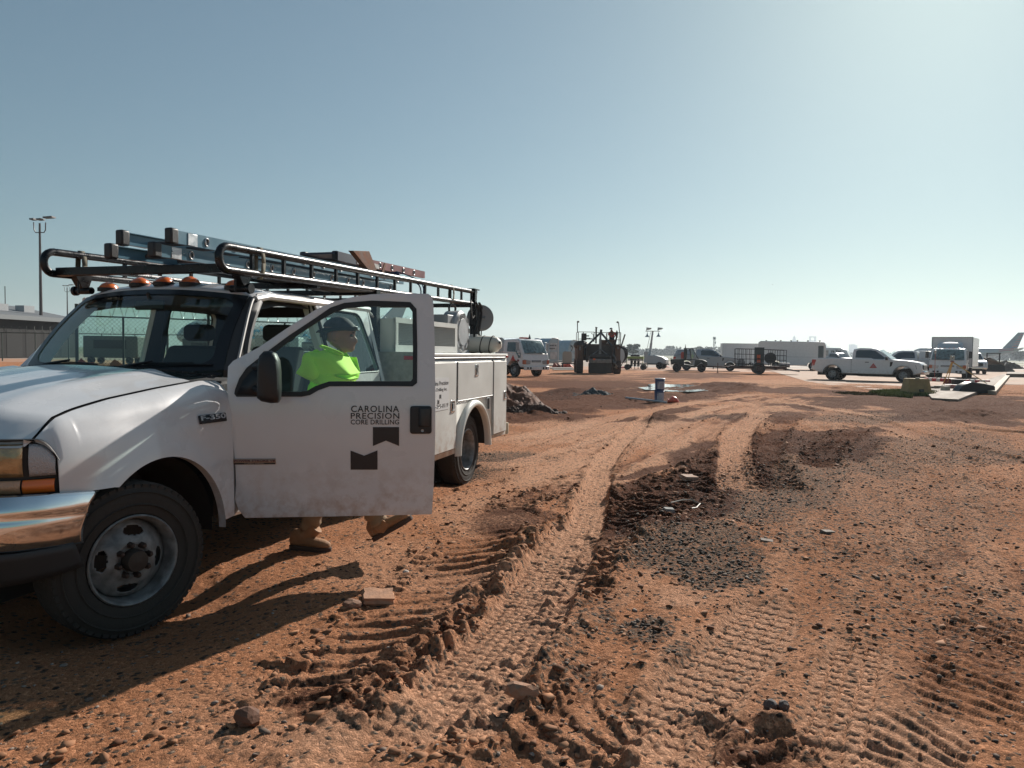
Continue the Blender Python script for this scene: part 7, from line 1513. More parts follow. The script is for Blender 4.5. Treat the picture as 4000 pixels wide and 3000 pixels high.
rock(2612, 2005, .045, .03, .02, (.30, .29, .27), 'small grey flat stone below the pale slab', 7, .1, True, .2)
rock(3010, 2765, .028, .024, .026, (.10, .085, .08), 'left of two dark stones on the smooth pale clay', 8)
rock(3062, 2772, .024, .02, .022, (.10, .085, .08), 'right of two dark stones on the smooth pale clay', 9)
rock(3232, 2082, .05, .03, .012, (.20, .16, .13), 'grey flat stone in the gravel right of the middle', 10, .1, True, .4)
rock(2995, 2125, .045, .025, .010, (.26, .20, .16), 'light grey flat stone among dark gravel in the middle', 11, .1, True, -.3)
rock(965, 2840, .05, .045, .04, (.16, .075, .045), 'large dark clay clod near the bottom left', 12)
# dirt pile behind the truck body
def heap(name, label, cx, cy, rx, ry, h, m_, seed, cat='dirt pile', z=None):
    m = MB(); n = 90; z0 = base_z(cx, cy) if z is None else z
    xs = np.linspace(-1.25, 1.25, n); X, Y = np.meshgrid(xs, xs, indexing='ij'); d = np.sqrt(X ** 2 + Y ** 2) + (fbm(X * 2 + seed, Y * 2, 1.3, 3, seed) - .5) * .35
    Z = h * np.clip(1 - d, 0, 1) ** .9 * (.75 + .5 * fbm(X * rx + seed, Y * ry, 2.2, 4, seed + 3, .6)) + (fbm(X * rx, Y * ry, 5, 4, seed + 9, .65) - .5) * .34 * (np.clip(1.15 - d, 0, 1) > 0) - .04 * (d > 1)
    vs = np.stack([cx + X * rx, cy + Y * ry, z0 + Z - .02], -1).reshape(-1, 3); idx = np.arange(n * n).reshape(n, n); f = np.stack([idx[:-1, :-1], idx[1:, :-1], idx[1:, 1:], idx[:-1, 1:]], -1).reshape(-1, 4)
    m.add(vs.tolist(), f.tolist()); o = m.build(name, m_, None, smooth=50); tag(o, label, cat); return o
DIRT = mat('spoil_dirt', (.085, .040, .024), .9, var=.6, vscale=1.6, bump=.8, bscale=25); DIRT2 = mat('spoil_dark', (.15, .062, .034), .9, var=.6, vscale=2.5, bump=.8, bscale=25)
p = gnd(1935, 1600); heap('dirt_pile', 'tall pile of dark clods and gravel behind the rear of the truck', p[0] - .15, p[1] - .2, 1.45, 1.3, 1.10, DIRT2, 4)
p = gnd(2060, 1622); heap('dirt_pile', 'lower reddish brown spoil heap in front of the tall pile', p[0], p[1], .9, .6, .30, DIRT, 8)
GP = mat('gravel_pile', (.08, .085, .085), .85, var=.6, vscale=12, bump=.9, bscale=40)
p = gnd(2315, 1548); heap('gravel_heap', 'low heap of dark grey gravel in the middle of the muddy yard', p[0], p[1], .75, .5, .24, GP, 12, 'gravel heap')
p = gnd(3935, 1440); heap('dirt_pile', 'low brown dirt pile beside the tracked loader', p[0] - .5, p[1], 3.0, 1.5, 1.3, mat('far_dirt', (.12, .085, .06), .9), 17)

# ---- concrete block, grass, forms, slab edge -------------------------
CONC = mat('old_concrete', (.20, .155, .12), .85, var=.25, vscale=3, bump=.4, bscale=30, dirt=.5)
p = on(3577, 1545); t = thing('concrete_block', 'yellow painted tapered concrete block standing in the grass', 'concrete block', tuple(p), radians(-8))
K_ = (1545 - 1478) / FPX * p.y; w_ = .34 * K_ / .62
m = MB(); m.loft([[(a * .40 * f, b * .34 * f, z) for a, b in ((-1, -1), (1, -1), (1, 1), (-1, 1))] for z, f in ((-.05, 1.12), (0, 1.10), (K_ - .03, .86), (K_, .84))]); m.build('block', mat('block_yellow', (.36, .25, .11), .8, var=.3, vscale=5, bump=.4, dirt=.5), t, bevel=.02)
m = MB(); m.box((.06, -.355, K_ * .32), (.16, .02, .10)); m.build('lifting_pocket', mat('pocket_dark', (.06, .055, .05), .9), t)
m = MB(); m.box((-.04, -.20, K_ + .015), (.12, .08, .03)); m.build('lifting_loop', mat('loop_green', (.03, .06, .05), .6), t)
def grass_patch(name, poly_px, n, h, seed, col0=(.05, .085, .018), col1=(.20, .22, .06)):
    r = np.random.default_rng(seed); P = np.array([gnd(*q)[:2] for q in poly_px]); lo, hi = P.min(0), P.max(0); pts = []
    while len(pts) < n:
        c = r.uniform(lo, hi, (4000, 2)); ins = np.zeros(len(c), bool); j = len(P) - 1
        for i in range(len(P)):
            xi, yi = P[i]; xj, yj = P[j]; ins ^= ((yi > c[:, 1]) != (yj > c[:, 1])) & (c[:, 0] < (xj - xi) * (c[:, 1] - yi) / (yj - yi + 1e-12) + xi); j = i
        k = fbm(c[:, 0], c[:, 1], 1.5, 3, seed) > .40; pts += c[ins & k].tolist()
    c = np.array(pts[:n]); z, _, _, _ = relief(c[:, 0], c[:, 1]); a = r.uniform(0, 2 * pi, n); hh = h * r.uniform(.4, 1.3, n); w = hh * .10 + .004; ln = r.uniform(.1, .7, n) * hh; b = r.uniform(0, 2 * pi, n)
    V = np.zeros((n, 3, 3)); V[:, 0] = np.stack([c[:, 0] - w * np.cos(a), c[:, 1] - w * np.sin(a), z - .01], -1); V[:, 1] = np.stack([c[:, 0] + w * np.cos(a), c[:, 1] + w * np.sin(a), z - .01], -1); V[:, 2] = np.stack([c[:, 0] + ln * np.cos(b), c[:, 1] + ln * np.sin(b), z + hh], -1)
    me = bpy.data.meshes.new(name); me.from_pydata(V.reshape(-1, 3).tolist(), [], np.arange(3 * n).reshape(-1, 3).tolist()); at = me.attributes.new('rnd', 'FLOAT', 'POINT'); at.data.foreach_set('value', np.repeat(r.uniform(0, 1, n), 3).astype(np.float32)); me.materials.append(rnd_mat(name + '_blades', col0, col1, .7)); o = bpy.data.objects.new(name, me); COL.objects.link(o); tag(o, kind='stuff')
grass_patch('grass', [(3390, 1540), (3450, 1531), (3560, 1530), (3660, 1536), (3650, 1548), (3560, 1557), (3450, 1550)], 15000, .13, 5, (.10, .12, .035), (.36, .36, .13))
grass_patch('grass', [(3250, 1532), (3400, 1536), (3450, 1548), (3300, 1542)], 1800, .07, 6, (.06, .07, .03), (.20, .17, .09))
def slab(name, label, pxs, z0, z1, m_, cat='slab'):
    P = [gnd(*q) for q in pxs]; m = MB(); m.prism([(p[0], p[1]) for p in P], z0, z1, plane='xy'); o = m.build(name, m_, None, smooth=0, bevel=.01); tag(o, label, cat); return o
slab('concrete_slab', 'broken edge slab of old concrete below the red barricades', [(3640, 1566), (3742, 1572), (3880, 1512), (3760, 1500), (3600, 1520)], -.30, .10, CONC)
slab('form_board', 'pale timber formwork board running diagonally at the right', [(3858, 1540), (3890, 1544), (3945, 1474), (3930, 1472)], 0, .16, mat('form_timber', (.40, .33, .24), .8, var=.25, vscale=8), 'board')
slab('concrete_kerb', 'concrete slab edge with shaded face at the far right', [(3930, 1474), (4080, 1476), (4120, 1466), (3935, 1465)], 0, .28, CONC)
slab('concrete_kerb', 'long low concrete edge beside the diagonal formwork board', [(3775, 1516), (3865, 1526), (3936, 1470), (3925, 1466)], 0, .12, CONC)
p = on(3800, 1538); m = MB(); m.prism([(-.75, 0), (.75, 0), (.72, .30), (.35, .38), (-.2, .45), (-.55, .30)], -.25, .25); o = m.build('plastic_sheet', mat('black_sheet', (.015, .017, .02), .5, bump=.5, bscale=10), None, loc=p, bevel=.04); tag(o, 'heap of black plastic sheeting in the gap between the slabs', 'sheeting')
# low red and white barricades
for k, (a, b, lab) in enumerate((((3612, 1489), (3690, 1492), 'low red and white barricade left of the tripod'), ((3768, 1497), (3868, 1500), 'low red and white barricade right of the black tub'))):
    p, q = on(*a), on(*b); L = (q - p).length; t = thing('barricade', lab, 'barricade', tuple(p), atan2(q.y - p.y, q.x - p.x), 'low airport barricades'); n = 5
    for i in range(n): m = MB(); m.bx(L * i / n + .005, L * (i + 1) / n - .005, -.10, .10, .02, .22); m.build('segment', mat(('bar_red2', 'bar_white')[i % 2], ((.50, .035, .04), (.60, .55, .52))[i % 2], .5), t, bevel=.03)
p = on(3712, 1500); m = MB(); m.bx(-.28, .28, -.2, .2, 0, .32); o = m.build('red_case', mat('case_red', (.20, .02, .025), .5), None, loc=p, bevel=.04); tag(o, 'dark red plastic case standing against the black tub', 'case')
p = on(3742, 1514); t = thing('tub', 'black plastic tub with pale rim below the box truck', 'tub', tuple(p), 0); m = MB(); m.lathe([(0, 0), (.26, 0), (.30, .38), (.32, .39), (.29, .39), (.25, .05), (0, .04)], n=28); m.build('bucket', mat('tub_black', (.02, .022, .025), .5), t); m = MB(); m.lathe([(.30, .375), (.33, .385), (.33, .40), (.30, .405)], n=28); m.build('rim', mat('tub_rim', (.45, .42, .40), .6), t)
p = on(3725, 1526); t = thing('tool_case', 'long orange red level case lying on the slab', 'case', tuple(p + Vector((0, 0, .12))), radians(-14)); m = MB(); m.bx(-.36, .36, -.09, .09, 0, .14); m.build('case_body', mat('level_red', (.52, .06, .04), .5), t, bevel=.015); m = MB(); m.bx(-.36, .36, -.085, .085, .141, .155); m.build('case_lid', mat('level_lid', (.55, .42, .38), .5), t); m = MB(); m.bx(-.2, .2, -.094, -.090, .04, .09); m.build('case_print', mat('level_print', (.45, .25, .22), .5), t)
p = on(3665, 1528)
for k in range(4): m = MB(); m.box((0, 0, .03), (.75 - .1 * k, .12, .05), Matrix.Rotation(.25 * k - .3, 3, 'Z')); o = m.build('plank', mat('plank_%d' % (k % 3), ((.22, .16, .11), (.14, .11, .09), (.30, .24, .18))[k % 3], .85, var=.3), None, loc=p + Vector((-.25 + .16 * k, .2 - .12 * k, .12 + .03 * k)), bevel=.004); tag(o, ('long dark plank at the back of the timber pile by the yellow block', 'second plank from the back of the timber pile', 'short pale plank in the timber pile', 'shortest plank at the front of the timber pile')[k], 'plank')
p = on(3692, 1534); m = MB(); m.bx(-.13, .13, -.12, .12, 0, .20); o = m.build('cut_block', mat('cut_timber', (.58, .50, .38), .7), None, loc=p + Vector((0, 0, .1)), bevel=.01, rotz=.4); tag(o, 'pale sawn timber block on the slab edge', 'timber block')
# surveying tripod with total station
p = on(3706, 1505); hz_ = 1.35; t = thing('survey_tripod', 'yellow wooden surveying tripod in front of the box truck', 'tripod', tuple(p), 0)
kk = p.y / FPX; top = Vector(((3716 - 3706) * kk, 0, (1505 - 1412) * kk * .98)); TY = mat('tripod_yellow', (.45, .30, .07), .6)
for k, (fx_, fy_) in enumerate(((3683, 1502), (3700, 1500), (3870, 1508))):
    q = on(fx_, fy_) - p; m = MB(); mid = top.lerp(q, .5)
    for d in (-.03, .03): m.tube([top + Vector((d, 0, 0)), mid + Vector((d * .7, 0, 0))], .018, 4)
    m.tube([mid - (q - top) * .05, q], .020, 4); m.build('leg', TY if k != 2 else mat('tripod_rope', (.50, .34, .10), .6), t); m = MB(); m.cyl(q, q + (top - q) * .08, .012, 6, .02); m.build('leg_shoe', DK, t)
m = MB(); m.lathe([(0, 0), (.10, 0), (.10, .03), (0, .03)], tuple(top), n=14); m.build('tripod_head', mat('head_red', (.28, .03, .03), .5), t)
ts = thing('total_station', 'pale surveying instrument mounted on top of the tripod', 'surveying instrument', tuple(p + top + Vector((0, 0, .03))), 0)
m = MB(); m.lathe([(0, 0), (.08, 0), (.08, .05), (.06, .08), (0, .08)], n=14); m.build('base', mat('station_grey', (.35, .37, .34), .5), ts); m = MB(); m.bx(-.10, -.06, -.05, .05, .08, .30); m.bx(.06, .10, -.05, .05, .08, .30); m.bx(-.08, .08, -.05, .05, .08, .14); m.build('yoke', mat('station_pale', (.45, .46, .42), .5), ts, bevel=.01); m = MB(); m.cyl((0, -.09, .22), (0, .09, .22), .045, 14); m.build('telescope', mat('station_grey', (.35, .37, .34), .5), ts); m = MB(); m.tube([(-.08, 0, .30), (-.06, 0, .36), (.06, 0, .36), (.08, 0, .30)], .013, 6); m.build('handle', DK, ts)
p = on(3650, 1483); m = MB(); m.cyl((0, 0, 0), (0, 0, 1.75), .018, 8); rod = tag(m.build('survey_rod', mat('rod_red', (.30, .06, .05), .5), None, loc=p), 'upright red survey rod standing left of the box truck', 'survey rod'); m = MB(); m.box((0, 0, 1.72), (.10, .08, .14)); m.lathe([(.07, 1.80), (.09, 1.84), (.05, 1.90), (0, 1.91)], n=12); m.build('receiver', GREYPL, rod)
# wire and rope scraps near the dark lug marks
p = on(2640, 1990); m = MB(); m.tube([tuple(on(a, b) + Vector((0, 0, .03))) for a, b in ((2620, 1983), (2660, 1968), (2700, 1962), (2735, 1966), (2720, 1990), (2690, 1995))], .006, 5); tag(m.build('wire', mat('wire_pale', (.40, .36, .30), .6), None), 'bent pale wire lying on the churned mud', 'wire')

# ---- tracked loader, beyond the box truck ---------------------------
p = at_px(3882, 1452); t = thing('tracked_loader', 'mud brown tracked loader with black canopy right of the box truck', 'loader', (p[0] + .5, p[1] + 1, 0), heading(.85, -.5))
LB = mat('loader_brown', (.22, .14, .085), .75, .1, var=.5, vscale=3)
for s in (1, -1): m = MB(); m.prism([(-1.1, .15), (-.8, 0), (1.0, 0), (1.3, .2), (1.2, .55), (.7, .80), (-.6, .70), (-1.1, .45)], s * .55, s * .90); m.build('track', DK, t, bevel=.04)
m = MB(); m.prism([(-1.0, .45), (-1.0, 1.35), (-.3, 1.55), (.5, 1.1), (1.0, .9), (1.0, .4)], .55); m.build('body', LB, t, bevel=.05); m = MB(); m.bx(-.6, .7, -.6, .6, 1.95, 2.03)
for x in (-.55, .6):
    for s in (1, -1): m.bx(x - .03, x + .03, s * .52, s * .58, 1.0, 1.95)
m.build('canopy', DK, t); m = MB(); m.prism([(1.1, 0), (1.9, .0), (2.0, .1), (1.5, .55), (1.2, 1.0), (1.05, .6)], .95); m.build('bucket', mat('bucket_grey', (.14, .13, .12), .6, .4, var=.4), t, bevel=.03); m = MB()
for s in (1, -1): m.tube([(-.9, s * .62, 1.4), (.3, s * .66, 1.1), (1.15, s * .62, .5)], .10, 6)
m.build('lift_arm', LB, t)
# ================================================================== land, airfield, trees, skyline
GRASSM = mat('airfield_grass', (.13, .15, .055), .95, var=.35, vscale=.05); TAXI = mat('concrete_apron', (.31, .235, .185), .85, var=.18, vscale=.12, bump=.1); RUN = mat('runway_surface', (.28, .265, .25), .85, var=.1, vscale=.02); 
def strip_(name, y0, y1, x0, x1, z, m_, kind='structure'):
    m = MB(); m.grid(lambda u, v: (x0 + (x1 - x0) * u, y0 + (y1 - y0) * v, z), 12, 4); o = m.build(name, m_, None, smooth=0); tag(o, kind=kind); return o
CLF = mat('yard_clay', (.42, .22, .13), .95, var=.25, vscale=.4, bump=.2)
# yard surface on from where the detailed ground ends, then the airfield in bands running off to the horizon
strip_('yard', 61.0, 78, -160, 160, -.012, CLF); strip_('yard', 78, 150, -300, 300, -.012, TAXI)
YB = [150]; bands = [('grass', 30, GRASSM), ('taxiway', 22, TAXI), ('grass', 70, GRASSM), ('runway', 50, RUN), ('grass', 200, GRASSM), ('runway', 60, RUN), ('grass', 300, GRASSM)]
y = 150.
for nm, w_, m_ in bands: strip_(nm, y, y + w_, -1500, 1500, -.012, m_); y += w_
strip_('terrain', y, 9000, -9000, 9000, -.012, GRASSM)
for s in (1, -1):   # ground beside and behind the camera
    m = MB(); m.add([(s * 0 + s * -.0, -60, -.12), (s * 300, -60, -.12), (s * 300, 61, -.02), (s * 54, 61, -.02), (s * 1.6, 1.56, -.13), (0, 1.56, -.13)], [(0, 1, 2, 3, 4, 5)]); o = m.build('yard', CLF, None, smooth=0); tag(o, kind='structure'); o.location.z = -.05
# pale taxi lane the vehicles stand on
m = MB(); P = [gnd(*q) for q in ((2980, 1470), (3640, 1500), (4100, 1520), (4100, 1470), (3500, 1452), (2900, 1448))]
P = [gnd(*q) for q in ((3150, 1490), (3260, 1508), (3330, 1512), (3420, 1524), (3560, 1520), (3640, 1512), (3760, 1500), (4300, 1508), (4300, 1452), (3700, 1440), (3000, 1446))]
m.add([(p[0], p[1], .012) for p in P], [tuple(range(len(P)))]); o = m.build('pavement', mat('dusty_pavement', (.42, .27, .185), .95, var=.3, vscale=.5, bump=.2), None, smooth=0); tag(o, kind='structure')

# ---- trees -----------------------------------------------------------
def leaf_mesh(name, centres, radii, per, leaf, m_, seed, parent=None):
    r = np.random.default_rng(seed); C_ = np.repeat(np.array(centres), per, 0); Rr = np.repeat(np.array(radii), per, 0); n = len(C_)
    d = r.normal(size=(n, 3)); d /= np.linalg.norm(d, axis=1)[:, None]; p = C_ + d * Rr * (r.uniform(.35, 1.0, (n, 1)) ** .5)
    u = r.normal(size=(n, 3)); u /= np.linalg.norm(u, axis=1)[:, None]; v = np.cross(u, r.normal(size=(n, 3))); v /= np.linalg.norm(v, axis=1)[:, None]; s = leaf * r.uniform(.5, 1.5, (n, 1))
    V = np.stack([p - u * s, p + u * s * .4 + v * s, p + u * s * .9 - v * s * .7], 1)
    me = bpy.data.meshes.new(name); me.vertices.add(3 * n); me.vertices.foreach_set('co', V.astype(np.float32).ravel()); me.loops.add(3 * n); me.loops.foreach_set('vertex_index', np.arange(3 * n, dtype=np.int32)); me.polygons.add(n); me.polygons.foreach_set('loop_start', np.arange(0, 3 * n, 3, dtype=np.int32)); me.update(calc_edges=True)
    at = me.attributes.new('rnd', 'FLOAT', 'POINT'); at.data.foreach_set('value', np.repeat(r.uniform(0, 1, n), 3).astype(np.float32)); me.materials.append(m_); o = bpy.data.objects.new(name, me); COL.objects.link(o)
    if parent: o.parent = parent
    return o
LEAF = rnd_mat('tree_leaves', (.025, .040, .016), (.075, .095, .035), .8); BARK = mat('bark', (.08, .06, .045), .9)
def treeline(x0, x1, Y, h0, h1, seed, n):
    r = random.Random(seed); cs = []; rs = []
    for k in range(n):
        u = (k + r.random()) / n; x = x0 + (x1 - x0) * u; h = h0 + (h1 - h0) * (.5 + .5 * sin(u * 17 + seed)) * r.uniform(.5, 1) ; yy = Y + r.uniform(-25, 25)
        for z in np.arange(1.5, h, 3.0): cs.append((x + r.uniform(-2, 2), yy, z)); w = 3.2 + 2.5 * (1 - z / h); rs.append((w, w, 2.6))
    o = leaf_mesh('tree_line', cs, rs, 26, 1.1, LEAF, seed); tag(o, kind='stuff'); return o
def worldx(px, Y): return float(apt(px, 1390, Y)[0])
treeline(worldx(2440, 760), worldx(2880, 760), 760, 5, 9, 1, 90); treeline(worldx(2800, 900), worldx(3700, 900), 900, 4, 7, 2, 90); treeline(worldx(3640, 600), worldx(4400, 600), 600, 5, 9, 3, 110); treeline(worldx(900, 900), worldx(2440, 900), 900, 4, 8, 5, 110)
def far_tree(px, ytop, Y, w, label, seed, base=1386):
    top = apt(px, ytop, Y); h = top[2]; t = thing('tree', label, 'tree', (top[0], Y, 0), 0); r = random.Random(seed)
    m = MB(); m.tube([(0, 0, 0), (.2, 0, h * .35), (0, .1, h * .75)], [h * .035, h * .025, h * .008], 7)
    cs = []; rs = []
    for k in range(14):
        a = r.uniform(0, 2 * pi); q = r.uniform(0, .75); z = h * r.uniform(.35, .88); cx = w * q * cos(a) * (1.2 - z / h * .6); cy = w * q * sin(a) * .8; cs.append((cx, cy, z)); rs.append((w * .32, w * .32, h * .10)); m.tube([(0, 0, h * .3), (cx * .5, cy * .5, z * .8), (cx, cy, z)], [h * .012, h * .008, h * .003], 5)
    m.build('trunk', BARK, t); leaf_mesh('crown', cs, rs, 130, w * .075, LEAF, seed, t); return t
far_tree(2470, 1341, 330, 4.2, 'dark leafy tree rising behind the paving machine', 11); far_tree(2722, 1352, 520, 6.5, 'tall spreading tree on the skyline left of the radio mast', 12); far_tree(2760, 1356, 520, 8, 'broad low tree just left of the radio mast', 13); far_tree(2848, 1348, 420, 4, 'small tree top showing over the white box trailer', 14)
far_tree(3985, 1372, 430, 9, 'rounded tree at the right edge beneath the aircraft tail', 15); far_tree(3636, 1366, 500, 7, 'dark tree clump left of the box truck', 16)
# ---- lattice mast ----------------------------------------------------
b = apt(2789, 1384, 480); tp = apt(2789, 1315, 480); t = thing('radio_mast', 'thin lattice radio mast on the horizon behind the silver pickup', 'mast', (b[0], 480, 0), 0); h = tp[2]
m = MB(); w = .55
for a, c in ((-w, -w), (w, -w), (w, w), (-w, w)): m.tube([(a, c, 0), (a * .8, c * .8, h)], .09, 4)
m.build('mast_leg', GREYPL, t); m = MB()
for k in range(9):
    z = h * k / 9; z2 = h * (k + 1) / 9
    for a, c, a2, c2 in ((-w, -w, w, -w), (w, w, -w, w), (w, -w, w, w), (-w, w, -w, -w)): m.tube([(a * .9, c * .9, z), (a2 * .9, c2 * .9, z2)], .06, 4); m.tube([(a * .9, c * .9, z), (a2 * .9, c2 * .9, z)], .05, 4)
m.build('mast_bracing', GREYPL, t); m = MB(); m.box((0, 0, h * .92), (1.8, .4, 1.6)); m.box((.6, 0, h * .7), (.8, .4, 1.4)); m.build('antenna', GREYPL, t)
# ---- skyline ---------------------------------------------------------
SKY_Y = 2600; TWM = mat('tower_stone', (.26, .27, .28), .7); TWG = mat('tower_glass', (.14, .17, .19), .4)
def tower(label, x0, x1, ytop, prof=None, crown=False, steps=None, cat='tower'):
    a = apt(x0, 1395, SKY_Y); c = apt(x1, 1395, SKY_Y); h = apt((x0 + x1) / 2, ytop, SKY_Y)[2]; w = c[0] - a[0]; t = thing('skyscraper', label, cat, ((a[0] + c[0]) / 2, SKY_Y, 0), 0); m = MB()
    if prof: m.loft([[(f * w / 2 * cos(q), f * w / 2 * sin(q), z * h) for q in np.linspace(0, 2 * pi, 17)[:-1]] for z, f in prof])
    elif crown: m.bx(-w / 2, w / 2, -w / 4, w / 4, 0, h * .80); m.bx(-w / 2, -w * .36, -w / 4, w / 4, h * .80, h); m.bx(w * .36, w / 2, -w / 4, w / 4, h * .80, h); m.bx(-w * .36, w * .36, -w / 4, w / 4, h * .95, h)
    elif steps: 
        for (f0, f1, hf) in steps: m.bx(-w / 2 + f0 * w, -w / 2 + f1 * w, -w / 4 - hf, w / 4 + hf, 0, h * hf)
    else: m.bx(-w / 2, w / 2, -w / 3, w / 3, 0, h)
    b = m.build('tower_body', TWM, t)
    m = MB(); n = max(3, int(h / 8))
    for k in range(n): z = h * .1 + h * .66 * k / n; f = 1 if not prof else float(np.interp(z / h, [q[0] for q in prof], [q[1] for q in prof])); m.bx(-w * .46 * f, w * .46 * f, -w / 2 - .3 if (prof is None and not crown) else -w / 2 * f - .2 if prof else -w / 4 - .2, -w * .1, z, z + h * .3 / n)
    m.build('window_band', TWG, t); return t
tower('bullet shaped skyscraper with pointed top on the horizon', 3091, 3110, 1310, prof=[(0, 1), (.55, 1), (.72, .86), (.85, .62), (.94, .34), (1, .03)]); tower('skyscraper with a rectangular opening in its crown', 3160, 3183.5, 1314, crown=True); tower('stepped office tower right of the open crowned skyscraper', 3187, 3232, 1336, steps=[(0, .35, .97), (.35, .6, 1.0), (.6, .78, .85), (.78, 1, .62)])
tower('broad tall slab block between minibus and white pickup', 3318, 3344, 1345, steps=[(0, .75, 1.0), (.75, 1, .93)]); tower('small pale block showing above the box trailer', 2931, 2944.5, 1343); tower('low pale block left of the box truck', 3636, 3658, 1362, steps=[(0, .5, .95), (.5, 1, 1.0)]); tower('row of low city blocks beside the slab block', 3290, 3316, 1375, steps=[(0, .3, .8), (.3, .6, 1.0), (.6, 1, .7)])
# ---- airliners -------------------------------------------------------
def airliner(label, pos, rot, L=39, R_=2.0, tail_h=12.3, livery='plain', zc=3.2):
    t = thing('airliner', label, 'airliner', pos, rot); m = MB(); rings = []
    for x, f, dz in ((0, .02, -.45), (.25, .22, -.40), (.8, .45, -.32), (1.8, .70, -.20), (3.2, .90, -.06), (5, 1, 0), (L * .62, 1, 0), (L * .75, .88, .22), (L * .87, .58, .70), (L * .96, .26, 1.15), (L, .06, 1.35)): rings.append([(-x, R_ * f * cos(a), zc + dz * R_ * .6 + R_ * f * sin(a)) for a in np.linspace(0, 2 * pi, 33)[:-1]])
    m.loft(rings); m.build('fuselage', mat('air_white' if livery == 'prime' else 'air_silver', (.62, .64, .64) if livery == 'prime' else (.36, .38, .40), .3, .0 if livery == 'prime' else .4, coat=.4), t, smooth=60)
    m = MB(); m.prism([(-L * .78, zc + R_ * .9), (-L * .83, zc + R_ * 1.05), (-L * .955, tail_h), (-L * 1.01, tail_h), (-L * .955, zc + R_ * .95)], -.16, .16); fin = m.build('tail_fin', mat('fin_white' if livery == 'prime' else 'fin_grey', (.5, .5, .5), .4), t, bevel=.05)
    if livery == 'flag':
        z0, z1 = zc + R_ * 1.02, tail_h - .05; nst = 13
        for k in range(nst):
            za = z0 + (z1 - z0) * k / nst; zb = za + (z1 - z0) / nst * .62; le = lambda z: -L * .83 - (L * .125) * (z - (zc + R_ * 1.05)) / (tail_h - zc - R_ * 1.05); tr_ = lambda z: -L * .955 - L * .055 * (z - zc - R_ * .95) / (tail_h - zc - R_ * .95)
            for s in (1, -1):
                q = .55
                for (f0, f1, cc) in ((.02, q, 0), (q, .98, 1 if k % 2 else 0)): m = MB(); m.add([(le(za) * (1 - f0) + tr_(za) * f0, s * .17, za), (le(za) * (1 - f1) + tr_(za) * f1, s * .17, za), (le(zb) * (1 - f1) + tr_(zb) * f1, s * .17, zb), (le(zb) * (1 - f0) + tr_(zb) * f0, s * .17, zb)], [(0, 1, 2, 3)]); m.build('fin_stripe', mat(('fin_blue', 'fin_red')[cc], ((.05, .12, .22), (.40, .06, .08))[cc], .4), fin, smooth=0)
        for s in (1, -1): 
            for k, z in enumerate((.45, .18)): m = MB(); m.grid(lambda u, v, z=z: (-L * (.79 + .13 * u), s * (R_ * (1.0 - .32 * u) * cos(.1 + z) + .02), zc + .25 + R_ * z + .6 * u + v * .22), 6, 1); m.build('tail_stripe', mat('fin_red', (.40, .06, .08), .4), t)
    for s in (1, -1):
        m = MB(); m.loft([[(-L * a, s * R_ * .8, zc - .9 + b) for a, b in ((.34, 0), (.40, .28), (.54, .0), (.40, -.2))], [(-L * a, s * 17, zc + .6 + b) for a, b in ((.53, 0), (.545, .06), (.575, 0), (.545, -.05))]]); m.build('wing', mat('wing_grey', (.36, .37, .38), .4, .3), t)
        m = MB(); m.loft([[(-L * a, s * .4, zc + R_ * .75 + b) for a, b in ((.88, 0), (.91, .1), (.98, 0), (.91, -.1))], [(-L * a, s * 6.5, zc + R_ * 1.05 + b) for a, b in ((.97, 0), (.975, .04), (1.0, 0), (.975, -.04))]]); m.build('tailplane', mat('wing_grey', (.36, .37, .38), .4, .3), t)
        m = MB(); m.lathe([(.6, -4.0), (.95, -3.5), (1.05, -2.4), (1.0, -.8), (.92, 0), (.80, .02), (.75, -.4), (.0, -.5)], (-L * .36, s * 5, zc - 1.55), axis='x', n=24); m.build('engine', mat('engine_white', (.5, .5, .5), .3, coat=.4), t)
        m = MB(); m.cyl((-L * .5, s * 2.7, 0.4), (-L * .5, s * 2.7, zc - 1), .12); m.lathe([(0, -.2), (.5, -.2), (.55, 0), (.5, .2), (0, .2)], (-L * .5, s * 2.7, .55), axis='y', n=16); m.build('main_gear', DK, t)
        m = MB(); m.add([(-1.05, s * .25, zc + .62), (-1.75, s * 1.02, zc + .58), (-2.35, s * 1.30, zc + .75), (-2.2, s * .95, zc + 1.18), (-1.75, s * .25, zc + 1.12)], [(0, 1, 2, 3, 4)])
        m.grid(lambda u, v, s=s: (-1.25 - 1.0 * u, s * (.15 + 1.12 * u), zc + .45 + .14 * u + (.42 + .06 * u) * v), 5, 1); m.build('cockpit_window', FG, t)
    m = MB(); m.cyl((-4.5, 0, .4), (-4.5, 0, zc - 1), .1); m.lathe([(0, -.3), (.35, -.3), (.38, 0), (.35, .3), (0, .3)], (-4.5, 0, .4), axis='y', n=14); m.build('nose_gear', DK, t)
    return t
n0 = apt(690, 1290, 88); ar = airliner('white cargo airliner with blue lettering seen through the cab windows', (n0[0], 88, 0), heading(-.59, -.81), livery='prime', tail_h=9.2, zc=3.3)
PT = mat('prime_blue', (.03, .30, .48), .5)
for s_ in (-1, 1):
    tt = text_obj('lettering', 'prime Air', PT, ar, 2.6, (0, 0, 0), (0, 0, 0), bold=.06, extr=0); xs_ = [v.co.x for v in tt.data.vertices]; mx_ = max(xs_)
    for v in tt.data.vertices:
        z = 2.75 + v.co.y * .95; xx = -(7.0 + (v.co.x if s_ > 0 else mx_ - v.co.x) * 1.35); c_ = max(-.98, min(.98, (z - 3.3) / 2.0)); v.co = (xx, s_ * (2.03 * sqrt(1 - c_ * c_)), z)
